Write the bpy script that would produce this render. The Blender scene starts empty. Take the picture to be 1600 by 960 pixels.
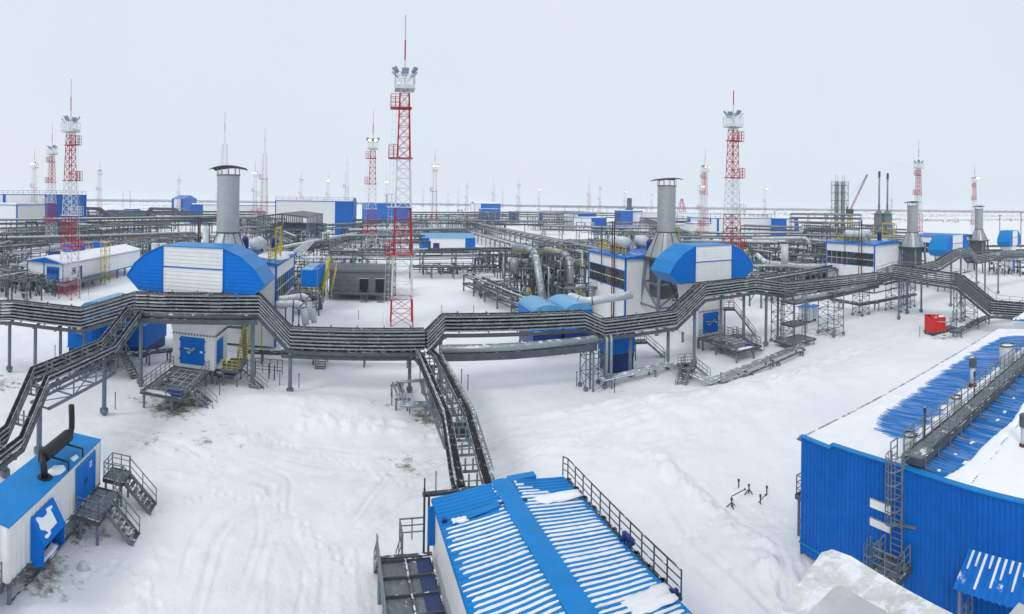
import bpy, math, random
import numpy as np
from mathutils import Vector, Matrix

# ---------------------------------------------------------------- camera, sky, sun, exposure
SC = bpy.context.scene
COL = SC.collection
H = 20.0            # eye height above the yard
F = 800.0           # pixels per radian of the stitched panorama (1600 px wide)
HY = 317.0          # horizon row at the middle of the picture
ROLL = 0.0145       # the panorama hangs a little lower on the right
HAZE = 0.00017
cam = bpy.data.cameras.new('camera')
cam.type = 'PANO'
cam.panorama_type = 'CENTRAL_CYLINDRICAL'
cam.central_cylindrical_range_u_min = -1.0
cam.central_cylindrical_range_u_max = 1.0
cam.central_cylindrical_range_v_min = -(960 - HY) / F
cam.central_cylindrical_range_v_max = HY / F
cam.central_cylindrical_radius = 1.0
cam.clip_start = 0.05
cam.clip_end = 60000
camo = bpy.data.objects.new('camera', cam)
COL.objects.link(camo)
camo.matrix_world = (Matrix.Translation((0, 0, H)) @ Matrix.Rotation(-ROLL, 4, 'Y') @ Matrix.Rotation(math.radians(90), 4, 'X'))
SC.camera = camo

SUN_EL, SUN_AZ = math.radians(40), math.radians(-145)     # azimuth clockwise from +Y
world = bpy.data.worlds.new('World'); SC.world = world; world.use_nodes = True
wn, wl = world.node_tree.nodes, world.node_tree.links
wn.clear()
sky = wn.new('ShaderNodeTexSky'); sky.sky_type = 'NISHITA'; sky.sun_disc = False
sky.sun_elevation = SUN_EL; sky.sun_rotation = SUN_AZ; sky.dust_density = 4.0; sky.air_density = 1.0
b1 = wn.new('ShaderNodeBackground'); b1.inputs['Strength'].default_value = 0.10
b2 = wn.new('ShaderNodeBackground'); b2.inputs['Color'].default_value = (0.738, 0.808, 0.892, 1); b2.inputs['Strength'].default_value = 1.05
mx = wn.new('ShaderNodeMixShader'); mx.inputs[0].default_value = 0.94
wo = wn.new('ShaderNodeOutputWorld')
wl.new(sky.outputs[0], b1.inputs['Color']); wl.new(b1.outputs[0], mx.inputs[1]); wl.new(b2.outputs[0], mx.inputs[2])
wl.new(mx.outputs[0], wo.inputs['Surface'])
# faint unevenness of the cloud deck, all round the sky
tc = wn.new('ShaderNodeTexCoord'); cn = wn.new('ShaderNodeTexNoise'); cn.inputs['Scale'].default_value = 1.6; cn.inputs['Detail'].default_value = 4
cr = wn.new('ShaderNodeValToRGB'); cr.color_ramp.elements[0].position = 0.3; cr.color_ramp.elements[1].position = 0.7
cr.color_ramp.elements[0].color = (0.722, 0.797, 0.887, 1); cr.color_ramp.elements[1].color = (0.752, 0.818, 0.897, 1)
wl.new(tc.outputs['Generated'], cn.inputs['Vector']); wl.new(cn.outputs['Fac'], cr.inputs[0]); wl.new(cr.outputs[0], b2.inputs['Color'])
sun = bpy.data.lights.new('sun', 'SUN'); sun.energy = 1.1; sun.angle = math.radians(14); sun.color = (1.0, 0.97, 0.92)
suno = bpy.data.objects.new('sun', sun); COL.objects.link(suno)
sd = Vector((math.sin(SUN_AZ) * math.cos(SUN_EL), math.cos(SUN_AZ) * math.cos(SUN_EL), math.sin(SUN_EL)))
suno.rotation_euler = sd.to_track_quat('Z', 'Y').to_euler(); suno.location = sd * 100
vs = SC.view_settings
SC.display_settings.display_device = 'sRGB'
vs.view_transform = 'Standard'; vs.look = 'None'; vs.exposure = 0.0; vs.gamma = 1.0; vs.use_curve_mapping = False
SC.cycles.max_bounces = 6; SC.cycles.diffuse_bounces = 3; SC.cycles.glossy_bounces = 3
SC.cycles.volume_bounces = 2; SC.cycles.use_denoising = True
SC.cycles.transparent_max_bounces = 8

# ---------------------------------------------------------------- measuring helpers (survey bearings -> metres)
rnd = random.Random(7)
GA = math.radians(15.0)      # the plant grid is turned 15 degrees
E1 = Vector((math.cos(GA), math.sin(GA), 0)); E2 = Vector((-math.sin(GA), math.cos(GA), 0))
def ray(px, py):
    a = (px - 800) / F; v = (HY - py) / F
    c, s = math.cos(ROLL), math.sin(ROLL)
    return Vector((math.sin(a) * c - v * s, math.cos(a), math.sin(a) * s + v * c))
def W(px, py, z=0.0):
    d = ray(px, py); t = (z - H) / d.z
    return Vector((d.x * t, d.y * t, z))
def R(px, r, z=0.0):
    d = ray(px, HY + 800 * (H - z) / r); k = r / math.hypot(d.x, d.y)
    return Vector((d.x * k, d.y * k, z))
def zpix(px, py, r):
    d = ray(px, py); return H + d.z * r / math.hypot(d.x, d.y)
def RP(px, r, py):
    d = ray(px, py); k = r / math.hypot(d.x, d.y)
    return Vector((d.x * k, d.y * k, H + d.z * k))
def hz(px): return HY + ROLL * F * math.sin((px - 800) / F)
def rof(px, py): return 800 * H / (py - hz(px))

# ---------------------------------------------------------------- object helpers
def tag(o, label=None, cat=None, group=None, kind=None):
    if label: o['label'] = label
    if cat: o['category'] = cat
    if group: o['group'] = group
    if kind: o['kind'] = kind
    return o
def thing(name, label, cat, loc=(0, 0, 0), rz=0.0, group=None):
    o = bpy.data.objects.new(name, None); COL.objects.link(o)
    o.location = loc; o.rotation_euler = (0, 0, rz); o.empty_display_size = 0.5; o['kind'] = 'thing'
    return tag(o, label, cat, group)
def inst(name, mesh, parent=None, loc=(0, 0, 0), rz=0.0, scale=(1, 1, 1)):
    o = bpy.data.objects.new(name, mesh); COL.objects.link(o); o.parent = parent
    o.location = loc; o.rotation_euler = (0, 0, rz); o.scale = scale
    return o
def copy_tree(o, parent=None):
    c = o.copy(); COL.objects.link(c); c.parent = parent
    for ch in list(o.children): copy_tree(ch, c)
    return c

class MB:
    def __init__(s): s.v = []; s.f = []
    def add(s, vs, fs):
        n = len(s.v); s.v += [tuple(p) for p in vs]; s.f += [tuple(i + n for i in q) for q in fs]; return s
    def box(s, x0, x1, y0, y1, z0, z1):
        return s.add([(x0,y0,z0),(x1,y0,z0),(x1,y1,z0),(x0,y1,z0),(x0,y0,z1),(x1,y0,z1),(x1,y1,z1),(x0,y1,z1)],
                     [(0,3,2,1),(4,5,6,7),(0,1,5,4),(1,2,6,5),(2,3,7,6),(3,0,4,7)])
    def bar(s, p, q, w, h=None):
        h = w if h is None else h
        p, q = Vector(p), Vector(q); t = (q - p)
        if t.length < 1e-6: return s
        t.normalize()
        a = t.cross(Vector((0, 0, 1)))
        a = Vector((1, 0, 0)) if a.length < 1e-4 else a.normalized()
        u = a.cross(t); a = a * w / 2; u = u * h / 2
        c = [p-a-u, p+a-u, p+a+u, p-a+u, q-a-u, q+a-u, q+a+u, q-a+u]
        return s.add(c, [(0,1,2,3),(7,6,5,4),(0,4,5,1),(1,5,6,2),(2,6,7,3),(3,7,4,0)])
    def sweep(s, pts, prof, caps=True):
        pts = [Vector(p) for p in pts]; n = len(prof); base = len(s.v)
        T = [(pts[i+1] - pts[i]).normalized() for i in range(len(pts) - 1)]
        t = T[0]; a = t.cross(Vector((0, 0, 1)))
        a = Vector((1, 0, 0)) if a.length < 1e-3 else a.normalized()
        u = a.cross(t)
        ring = [pts[0] + a * x + u * y for x, y in prof]; rings = [ring]
        for i in range(1, len(pts)):
            nn = T[i-1] if i == len(pts) - 1 else (T[i-1] + T[i])
            if nn.length < 1e-3: nn = T[i-1]
            nn = nn.normalized(); d = T[i-1]; den = d.dot(nn)
            if abs(den) < 0.15: den = 0.15
            ring = [p + d * ((pts[i] - p).dot(nn) / den) for p in ring]; rings.append(ring)
        for rg in rings: s.v += [tuple(p) for p in rg]
        for i in range(len(rings) - 1):
            for j in range(n):
                k = (j + 1) % n
                s.f.append((base+i*n+j, base+i*n+k, base+(i+1)*n+k, base+(i+1)*n+j))
        if caps:
            s.f.append(tuple(base + j for j in reversed(range(n))))
            s.f.append(tuple(base + (len(rings)-1)*n + j for j in range(n)))
        return s
    def tube(s, pts, r, n=8):
        return s.sweep(pts, [(r*math.cos(2*math.pi*k/n), r*math.sin(2*math.pi*k/n)) for k in range(n)])
    def lathe(s, prof, n=16, c=(0, 0, 0), caps=True):
        base = len(s.v)
        for r, z in prof:
            for k in range(n):
                a = 2*math.pi*k/n; s.v.append((c[0]+r*math.cos(a), c[1]+r*math.sin(a), c[2]+z))
        for i in range(len(prof)-1):
            for j in range(n):
                k = (j+1) % n
                s.f.append((base+i*n+j, base+i*n+k, base+(i+1)*n+k, base+(i+1)*n+j))
        if caps:
            s.f.append(tuple(base + j for j in reversed(range(n)))); s.f.append(tuple(base+(len(prof)-1)*n+j for j in range(n)))
        return s
    def quad(s, a, b, c, d): return s.add([a, b, c, d], [(0, 1, 2, 3)])
    def prism(s, poly, z0, z1):
        n = len(poly)
        return s.add([(x, y, z0) for x, y in poly] + [(x, y, z1) for x, y in poly],
                     [tuple(reversed(range(n))), tuple(range(n, 2*n))] + [(i, (i+1) % n, n+(i+1) % n, n+i) for i in range(n)])
    def prism_y(s, poly, y0, y1):
        n = len(poly)
        return s.add([(x, y0, z) for x, z in poly] + [(x, y1, z) for x, z in poly],
                     [tuple(range(n)), tuple(reversed(range(n, 2*n)))] + [(i, n+i, n+(i+1) % n, (i+1) % n) for i in range(n)])
    def mesh(s, name, mat, smooth=False):
        me = bpy.data.meshes.new(name); me.from_pydata(s.v, [], s.f)
        if mat: me.materials.append(mat)
        if smooth: me.polygons.foreach_set('use_smooth', [True]*len(me.polygons))
        me.update(); return me
    def islands(s):
        p = list(range(len(s.v)))
        def find(i):
            while p[i] != i: p[i] = p[p[i]]; i = p[i]
            return i
        for f in s.f:
            a = find(f[0])
            for j in f[1:]: p[find(j)] = a
        g = {}
        for i in range(len(s.v)): g.setdefault(find(i), []).append(i)
        return list(g.values()), find
    def take(s, groups, find):
        key = {}
        for n, gr in enumerate(groups):
            for isl in gr: key[find(isl[0])] = n
        out = [MB() for _ in groups]; mp = {}
        for n, gr in enumerate(groups):
            for isl in gr:
                for i in isl: mp[i] = len(out[n].v); out[n].v.append(s.v[i])
        for f in s.f: out[key[find(f[0])]].f.append(tuple(mp[i] for i in f))
        return out
    def apart(s):
        isl, find = s.islands(); k = len(isl)
        if k < 2 or k > 700: return [s]
        P = np.array(s.v); lo = np.array([P[i].min(0) for i in isl]); hi = np.array([P[i].max(0) for i in isl]); size = (hi-lo).max(1)
        gap = np.maximum(0.0, np.maximum(lo[:, None]-hi[None], lo[None]-hi[:, None]))
        near = np.sqrt((gap**2).sum(2)) <= np.maximum(0.02, 0.45*np.maximum(size[:, None], size[None]))
        left = set(range(k)); groups = []
        while left:
            st = [left.pop()]; gr = []
            while st:
                i = st.pop(); gr.append(isl[i])
                nb = [j for j in np.nonzero(near[i])[0] if j in left]
                for j in nb: left.discard(j); st.append(j)
            groups.append(gr)
        return [s] if len(groups) < 2 else s.take(groups, find)
    def obj(s, name, mat, parent=None, smooth=False, loc=(0, 0, 0), rz=0.0):
        ps = s.apart() if parent is not None else [s]
        return [inst(name, q.mesh(name, mat, smooth), parent, loc, rz) for q in ps][0]
    def each(s, name, mat, parent=None, smooth=False):
        isl, find = s.islands()
        return [inst(name, q.mesh(name, mat, smooth), parent) for q in s.take([[i] for i in isl], find)]

# ---------------------------------------------------------------- materials
def mat(name, col, rough=0.6, metal=0.0, var=0.12, scale=1.5, snow=0.0, snow_scale=1.2, spec=0.4, bump=0.0, stain=None, streak=0.0, objvar=0.07):
    m = bpy.data.materials.new(name); m.use_nodes = True
    N, L = m.node_tree.nodes, m.node_tree.links
    p = N['Principled BSDF']; p.inputs['Roughness'].default_value = rough; p.inputs['Metallic'].default_value = metal
    p.inputs['Specular IOR Level'].default_value = spec
    g = N.new('ShaderNodeNewGeometry')
    n1 = N.new('ShaderNodeTexNoise'); n1.inputs['Scale'].default_value = scale; n1.inputs['Detail'].default_value = 5
    L.new(g.outputs['Position'], n1.inputs['Vector'])
    r1 = N.new('ShaderNodeMapRange'); r1.inputs[1].default_value = 0.3; r1.inputs[2].default_value = 0.7
    r1.inputs[3].default_value = 1 - var; r1.inputs[4].default_value = 1 + var
    L.new(n1.outputs['Fac'], r1.inputs[0])
    mul = N.new('ShaderNodeMix'); mul.data_type = 'RGBA'; mul.blend_type = 'MULTIPLY'; mul.inputs[0].default_value = 1
    mul.inputs[6].default_value = (*col, 1)
    cc = N.new('ShaderNodeCombineColor')
    for k in range(3): L.new(r1.outputs[0], cc.inputs[k])
    L.new(cc.outputs[0], mul.inputs[7]); out = mul.outputs[2]
    oi = N.new('ShaderNodeObjectInfo'); ro = N.new('ShaderNodeMapRange'); ro.inputs[3].default_value = 1-objvar; ro.inputs[4].default_value = 1+objvar
    L.new(oi.outputs['Random'], ro.inputs[0]); mo = N.new('ShaderNodeVectorMath'); mo.operation = 'SCALE'
    L.new(out, mo.inputs[0]); L.new(ro.outputs[0], mo.inputs['Scale']); out = mo.outputs[0]
    if stain:
        mp = N.new('ShaderNodeMapping'); mp.inputs['Scale'].default_value = (2.2, 2.2, 0.18)
        L.new(g.outputs['Position'], mp.inputs[0])
        n3 = N.new('ShaderNodeTexNoise'); n3.inputs['Scale'].default_value = 1.3; n3.inputs['Detail'].default_value = 4
        L.new(mp.outputs[0], n3.inputs['Vector'])
        r3 = N.new('ShaderNodeMapRange'); r3.inputs[1].default_value = 0.56; r3.inputs[2].default_value = 0.78; r3.inputs[4].default_value = streak
        L.new(n3.outputs['Fac'], r3.inputs[0])
        ms = N.new('ShaderNodeMix'); ms.data_type = 'RGBA'; L.new(r3.outputs[0], ms.inputs[0]); L.new(out, ms.inputs[6])
        ms.inputs[7].default_value = (*stain, 1); out = ms.outputs[2]
    if snow > 0:
        sx = N.new('ShaderNodeSeparateXYZ'); L.new(g.outputs['True Normal'], sx.inputs[0])
        r2 = N.new('ShaderNodeMapRange'); r2.inputs[1].default_value = 0.35; r2.inputs[2].default_value = 0.75
        L.new(sx.outputs['Z'], r2.inputs[0])
        n2 = N.new('ShaderNodeTexNoise'); n2.inputs['Scale'].default_value = snow_scale; n2.inputs['Detail'].default_value = 6; n2.inputs['Roughness'].default_value = 0.65
        L.new(g.outputs['Position'], n2.inputs['Vector'])
        r4 = N.new('ShaderNodeMapRange'); c0 = 0.72 - 0.44 * snow; r4.inputs[1].default_value = c0 - 0.03; r4.inputs[2].default_value = c0 + 0.05
        L.new(n2.outputs['Fac'], r4.inputs[0])
        mm = N.new('ShaderNodeMath'); mm.operation = 'MULTIPLY'; L.new(r2.outputs[0], mm.inputs[0]); L.new(r4.outputs[0], mm.inputs[1])
        ms = N.new('ShaderNodeMix'); ms.data_type = 'RGBA'; L.new(mm.outputs[0], ms.inputs[0]); L.new(out, ms.inputs[6])
        ms.inputs[7].default_value = (0.84, 0.86, 0.88, 1); out = ms.outputs[2]
        rr = N.new('ShaderNodeMapRange'); rr.inputs[3].default_value = rough; rr.inputs[4].default_value = 0.95
        L.new(mm.outputs[0], rr.inputs[0]); L.new(rr.outputs[0], p.inputs['Roughness'])
        if metal > 0:
            rm = N.new('ShaderNodeMapRange'); rm.inputs[3].default_value = metal; rm.inputs[4].default_value = 0.0
            L.new(mm.outputs[0], rm.inputs[0]); L.new(rm.outputs[0], p.inputs['Metallic'])
    L.new(out, p.inputs['Base Color'])
    if bump > 0:
        nb = N.new('ShaderNodeTexNoise'); nb.inputs['Scale'].default_value = 9; nb.inputs['Detail'].default_value = 6
        L.new(g.outputs['Position'], nb.inputs['Vector'])
        bp = N.new('ShaderNodeBump'); bp.inputs['Strength'].default_value = bump; bp.inputs['Distance'].default_value = 0.05
        L.new(nb.outputs['Fac'], bp.inputs['Height']); L.new(bp.outputs[0], p.inputs['Normal'])
    return m
def frost(m, ang):
    # thin blown frost lying in streaks along the sheet ribs
    N, L = m.node_tree.nodes, m.node_tree.links; p = N['Principled BSDF']; src = p.inputs['Base Color'].links[0].from_socket
    g = N.new('ShaderNodeNewGeometry'); mp = N.new('ShaderNodeMapping'); mp.vector_type = 'TEXTURE'; mp.inputs['Rotation'].default_value = (0, 0, ang); mp.inputs['Scale'].default_value = (3.2, 0.22, 1)
    L.new(g.outputs['Position'], mp.inputs[0]); n = N.new('ShaderNodeTexNoise'); n.inputs['Scale'].default_value = 1.0; n.inputs['Detail'].default_value = 6; n.inputs['Roughness'].default_value = 0.6
    L.new(mp.outputs[0], n.inputs['Vector']); r = N.new('ShaderNodeMapRange'); r.inputs[1].default_value = 0.46; r.inputs[2].default_value = 0.78; r.inputs[4].default_value = 0.5
    L.new(n.outputs['Fac'], r.inputs[0]); x = N.new('ShaderNodeMix'); x.data_type = 'RGBA'; L.new(r.outputs[0], x.inputs[0]); L.new(src, x.inputs[6]); x.inputs[7].default_value = (0.72, 0.80, 0.86, 1)
    L.new(x.outputs[2], p.inputs['Base Color']); return m
def emit(name, col, s):
    m = bpy.data.materials.new(name); m.use_nodes = True
    p = m.node_tree.nodes['Principled BSDF']; p.inputs['Base Color'].default_value = (*col, 1)
    p.inputs['Emission Color'].default_value = (*col, 1); p.inputs['Emission Strength'].default_value = s
    return m

RUST = (0.16, 0.09, 0.05)
M_SNOW  = mat('roof_snow', (0.85, 0.86, 0.88), 0.95, var=0.04, scale=0.8, spec=0.2, bump=0.35)
M_BLUE  = mat('blue_siding', (0.002, 0.118, 0.47), 0.45, var=0.08, stain=(0.006, 0.08, 0.30), streak=0.35, spec=0.2)
M_BLUES = mat('blue_sheet_snow_dusted', (0.004, 0.145, 0.50), 0.4, var=0.10, spec=0.25, snow=0.25, snow_scale=0.9)
M_ROOFB = mat('blue_roof_sheet', (0.006, 0.205, 0.55), 0.4, var=0.08, scale=0.7, stain=(0.03, 0.30, 0.60), streak=0.3, spec=0.2)
M_ROOFF = mat('frosted_roof_sheet', (0.006, 0.16, 0.50), 0.45, var=0.10, scale=0.6, spec=0.2)
M_BLUEH = mat('blue_hood_siding', (0.002, 0.162, 0.60), 0.45, var=0.06, stain=(0.005, 0.115, 0.40), streak=0.3, spec=0.12)
M_BLUEL = mat('pale_blue_vault', (0.10, 0.34, 0.60), 0.30, var=0.10, snow=0.12)
M_NAVY  = mat('navy_sheet', (0.008, 0.030, 0.17), 0.4, var=0.12)
M_WHITE = mat('white_siding', (0.77, 0.78, 0.78), 0.5, var=0.04, stain=(0.52, 0.50, 0.44), streak=0.25)
M_WHITC = mat('white_cladding', (0.60, 0.63, 0.66), 0.5, var=0.06, snow=0.3)
M_STEEL = mat('grey_steel', (0.19, 0.22, 0.24), 0.5, 0.2, var=0.18, stain=RUST, streak=0.25)
M_STEELS = mat('grey_steel_snow_dusted', (0.080, 0.098, 0.115), 0.5, 0.2, var=0.18, snow=0.40, snow_scale=2.2, stain=RUST, streak=0.2)
M_POST  = mat('painted_post', (0.145, 0.185, 0.230), 0.5, 0.1, var=0.12, stain=RUST, streak=0.2)
M_DARK  = mat('dark_steel', (0.055, 0.065, 0.075), 0.55, 0.2, var=0.25, snow=0.30, snow_scale=2.5)
M_SOOT  = mat('sooty_steel', (0.028, 0.031, 0.034), 0.6, 0.2, var=0.3)
M_TRAY  = mat('galvanised_tray', (0.27, 0.30, 0.32), 0.5, 0.15, var=0.3, snow=0.42, snow_scale=3.0)
M_CABLE = mat('black_cable', (0.016, 0.018, 0.021), 0.55, var=0.3, snow=0.22, snow_scale=4.0)
M_PIPE  = mat('clad_pipe', (0.30, 0.34, 0.37), 0.38, 0.45, var=0.12, snow=0.38, snow_scale=1.6)
M_PIPED = mat('grey_pipe', (0.085, 0.105, 0.125), 0.5, 0.2, var=0.2, snow=0.34, snow_scale=1.6)
M_PIPEW = mat('pale_pipe', (0.52, 0.56, 0.58), 0.45, 0.1, var=0.08, snow=0.5)
M_STACK = mat('stack_steel', (0.38, 0.405, 0.42), 0.42, 0.45, var=0.07, stain=(0.24, 0.24, 0.23), streak=0.4)
M_RED   = mat('red_paint', (0.42, 0.012, 0.03), 0.5, var=0.15)
M_REDB  = mat('red_sheet', (0.62, 0.020, 0.020), 0.45, var=0.12, snow=0.2)
M_MASTW = mat('white_paint', (0.62, 0.64, 0.66), 0.5, var=0.1)
M_YEL   = mat('yellow_paint', (0.52, 0.40, 0.03), 0.5, var=0.15)
M_ORNG  = mat('ochre_paint', (0.38, 0.23, 0.05), 0.6, var=0.2)
M_BLACK = mat('black_paint', (0.012, 0.012, 0.013), 0.45, var=0.2)
M_GLASS = mat('dark_glass', (0.035, 0.05, 0.055), 0.08, var=0.5, scale=0.6, spec=0.6)
M_CONC  = mat('concrete', (0.62, 0.63, 0.61), 0.9, var=0.08, scale=5, snow=0.45, snow_scale=7, bump=0.9)
M_CONCD = mat('grey_concrete', (0.55, 0.56, 0.56), 0.85, var=0.1, scale=5, bump=0.5)
M_GRATE = mat('deck_grating', (0.19, 0.215, 0.23), 0.6, 0.3, var=0.22, scale=4, snow=0.22, snow_scale=1.5)
M_GREY  = mat('grey_siding', (0.14, 0.16, 0.165), 0.6, var=0.10, snow=0.08)
M_GREYL = mat('lamp_grey', (0.28, 0.35, 0.42), 0.4, 0.2)
M_SIGN  = mat('sign_white', (0.78, 0.78, 0.77), 0.5, var=0.03)
M_SCRUB = mat('bare_scrub', (0.20, 0.215, 0.235), 0.9, var=0.3, scale=0.02)
frost(M_ROOFF, GA-math.pi/2)
M_LAMP  = emit('lit_lamp', (1.0, 0.93, 0.78), 6.0)
M_LAMPA = emit('amber_lamp', (1.0, 0.62, 0.25), 5.0)
# ---------------------------------------------------------------- snow field
def _vn(x, y, seed):
    xi = np.floor(x).astype(np.int64); yi = np.floor(y).astype(np.int64); fx = x - xi; fy = y - yi
    def h(a, b):
        n = (a * 374761393 + b * 668265263 + seed * 1442695) & 0x7fffffff
        n = ((n ^ (n >> 13)) * 1274126177) & 0x7fffffff
        return ((n ^ (n >> 16)) & 0xffff) / 65535.0
    sx = fx*fx*(3-2*fx); sy = fy*fy*(3-2*fy)
    return (h(xi,yi)*(1-sx)+h(xi+1,yi)*sx)*(1-sy) + (h(xi,yi+1)*(1-sx)+h(xi+1,yi+1)*sx)*sy
def fbm(x, y, s, octv=4, seed=1):
    t = 0; a = 0.5; q = 0
    for k in range(octv): t = t + a*_vn(x/s, y/s, seed+k*17); q += a; a *= 0.5; s *= 0.5
    return t / q
def seg_d(x, y, pts):
    d = np.full_like(x, 1e9)
    for (a, b) in zip(pts[:-1], pts[1:]):
        ax, ay = a.x, a.y; dx, dy = b.x-ax, b.y-ay
        t = np.clip(((x-ax)*dx+(y-ay)*dy)/(dx*dx+dy*dy), 0, 1)
        d = np.minimum(d, np.hypot(x-ax-t*dx, y-ay-t*dy))
    return d
TRACKS = [[W(300, 1050), W(390, 820), W(560, 735), W(790, 700), W(1000, 690), W(1180, 640), W(1330, 560), W(1440, 510), W(1400, 480)],
          [W(520, 1050), W(520, 850), W(620, 760), W(860, 690), W(1060, 640), W(1260, 590), W(1390, 540)],
          [W(0, 660), W(190, 690), W(420, 760), W(450, 1000)],
          [W(1250, 990), W(1150, 860), W(1060, 760), W(900, 715), W(700, 690)],
          [W(230, 760), W(300, 740), W(420, 700), W(650, 730)]]
SOIL = [(W(272, 640), 3.6, 0.8), (W(300, 632), 2.8, 0.8), (W(228, 622), 2.6, 0.6), (W(678, 655), 3.0, 0.9), (W(655, 640), 2.2, 0.7), (W(1292, 519), 4.5, 0.75),
        (W(5, 600), 4.0, 0.6), (W(120, 820), 3.2, 0.65), (W(60, 900), 3.0, 0.7), (W(330, 690), 5.0, 0.42), (W(1475, 528), 3.5, 0.6), (W(955, 610), 3.0, 0.45),
        (W(230, 690), 3.5, 0.4), (W(640, 725), 3.0, 0.5), (W(740, 708), 4.0, 0.32), (W(1130, 600), 4, 0.35), (W(600, 640), 2.5, 0.4)]
BANKS = [(W(450, 640), 6.5, 3.2, 0.95), (W(330, 690), 5, 3, 0.3), (W(1180, 625), 14, 5, 0.9), (W(1050, 650), 9, 4, 0.55), (W(1080, 720), 7, 4, 0.5),
         (W(1215, 880), 3.5, 3.0, 0.8), (W(60, 960), 3, 3, 0.4), (W(880, 690), 8, 4, 0.35), (W(560, 640), 5, 3, 0.45), (W(1360, 570), 10, 4, 0.4), (W(960, 640), 6, 3, 0.5)]
NA = 900
az = np.concatenate([np.linspace(-math.radians(72), math.radians(72), NA), np.linspace(math.radians(75), math.radians(285), 60)])
rr = np.concatenate([np.linspace(1.0, 14, 12)[:-1], np.geomspace(14, 140, 420)[:-1], np.geomspace(140, 1200, 60)[:-1], np.geomspace(1200, 26000, 24)])
A_, R_ = np.meshgrid(az, rr)
X_ = (R_*np.sin(A_)).ravel(); Y_ = (R_*np.cos(A_)).ravel(); Rf = R_.ravel()
near = np.clip((150-Rf)/60, 0, 1)
Z_ = near*((fbm(X_, Y_, 9, 4, 3)-0.5)*0.55 + (fbm(X_, Y_, 1.6, 3, 9)-0.5)*0.14)
for (c, a, b, h) in BANKS:
    dx, dy = X_-c.x, Y_-c.y; u = dx*E1.x+dy*E1.y; w = dx*E2.x+dy*E2.y
    Z_ += h*np.exp(-(u/a)**2-(w/b)**2)*(0.7+0.6*fbm(X_, Y_, 2.2, 4, 5))
trk = np.zeros_like(X_)
for i, t in enumerate(TRACKS):
    wob = (fbm(X_, Y_, 14, 3, 21+i)-0.5)*4.5
    d = seg_d(X_, Y_, t) + wob
    rut = np.exp(-((np.abs(d)-0.95)/0.20)**4) + 0.7*np.exp(-((np.abs(d-1.3)-0.95)/0.17)**4) + 0.6*np.exp(-((np.abs(d+2.6)-0.9)/0.2)**4)
    rut = np.clip(rut, 0, 1)*(0.1+1.0*np.clip(fbm(X_, Y_, 4, 3, 51+i)*3.2-1.3, 0, 1))
    Z_ -= near*rut*0.085; Z_ += near*0.06*np.exp(-((np.abs(d)-1.42)/0.16)**2)*fbm(X_, Y_, 1.2, 3, 61)
    trk = np.maximum(trk, np.clip(rut, 0, 1)*0.8 + 0.55*np.exp(-(d/3.4)**2))
# ploughed rubble along the yard edges and footprints
for (pts, wd, hh) in (([W(1010, 720), W(1120, 800), W(1190, 880), W(1230, 960)], 0.9, 0.5), ([W(640, 690), W(800, 660), W(960, 640)], 0.8, 0.28), ([W(380, 690), W(480, 665), W(620, 670)], 0.9, 0.3), ([W(1000, 640), W(1120, 630), W(1250, 590), W(1330, 545)], 1.0, 0.35), ([W(250, 860), W(210, 960)], 0.7, 0.2)):
    d = seg_d(X_, Y_, pts)+(fbm(X_, Y_, 5, 3, 71)-0.5)*2.2
    Z_ += near*hh*np.exp(-(d/wd)**2)*np.clip(fbm(X_, Y_, 0.8, 3, 73)*2.2-0.55, 0, 1.2)
rf = random.Random(12)
for pts in ([W(235, 800), W(330, 770), W(430, 780), W(560, 900)], [W(640, 760), W(540, 720), W(430, 690), W(345, 655)], [W(1140, 800), W(1060, 850), W(1040, 930)], [W(1180, 800), W(1235, 830)], [W(900, 700), W(1000, 660), W(1060, 610)], [W(760, 700), W(700, 660), W(660, 640)], [W(130, 900), W(200, 880), W(250, 960)]):
    k = 0
    for p, q in zip(pts[:-1], pts[1:]):
        n_ = int((q-p).length/0.62); s_ = Vector(((q-p).y, -(q-p).x, 0)).normalized()
        for i in range(n_):
            k += 1; c = p.lerp(q, i/n_)+s_*(0.16 if k % 2 else -0.16)+Vector((rf.uniform(-.12, .12), rf.uniform(-.12, .12), 0))
            ix = np.nonzero((np.abs(X_-c.x) < 0.6) & (np.abs(Y_-c.y) < 0.6))[0]; dd2 = (X_[ix]-c.x)**2+(Y_[ix]-c.y)**2
            Z_[ix] += -0.10*np.exp(-dd2/0.028)+0.03*np.exp(-(np.sqrt(dd2)-0.33)**2/0.01)
soil = np.zeros_like(X_)
for (c, a, k) in SOIL:
    dd = np.hypot(X_-c.x, (Y_-c.y))/a
    soil = np.maximum(soil, k*np.clip(1.25-dd, 0, 1))
soil *= (Rf < 400)
far = np.clip((Rf-500)/900, 0, 1)
Z_ += far*(fbm(X_, Y_, 900, 3, 31)-0.5)*4
bad = np.array([-1.0])
me = bpy.data.meshes.new('snow_ground')
na = len(az); nr = len(rr)
faces = []
for i in range(nr-1):
    for j in range(na):
        k = (j+1) % na
        faces.append((i*na+j, i*na+k, (i+1)*na+k, (i+1)*na+j))
c0 = len(X_)
verts = np.column_stack([X_, Y_, Z_]).tolist() + [[0, 0, 0]]
faces += [(c0, (j+1) % na, j) for j in range(na)]
me.from_pydata(verts, [], faces)
at = me.attributes.new('soil', 'FLOAT', 'POINT'); at.data.foreach_set('value', np.append(soil, 0).astype(np.float32))
at = me.attributes.new('track', 'FLOAT', 'POINT'); at.data.foreach_set('value', np.append(trk, 0).astype(np.float32))
me.polygons.foreach_set('use_smooth', [True]*len(me.polygons)); me.update()
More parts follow.
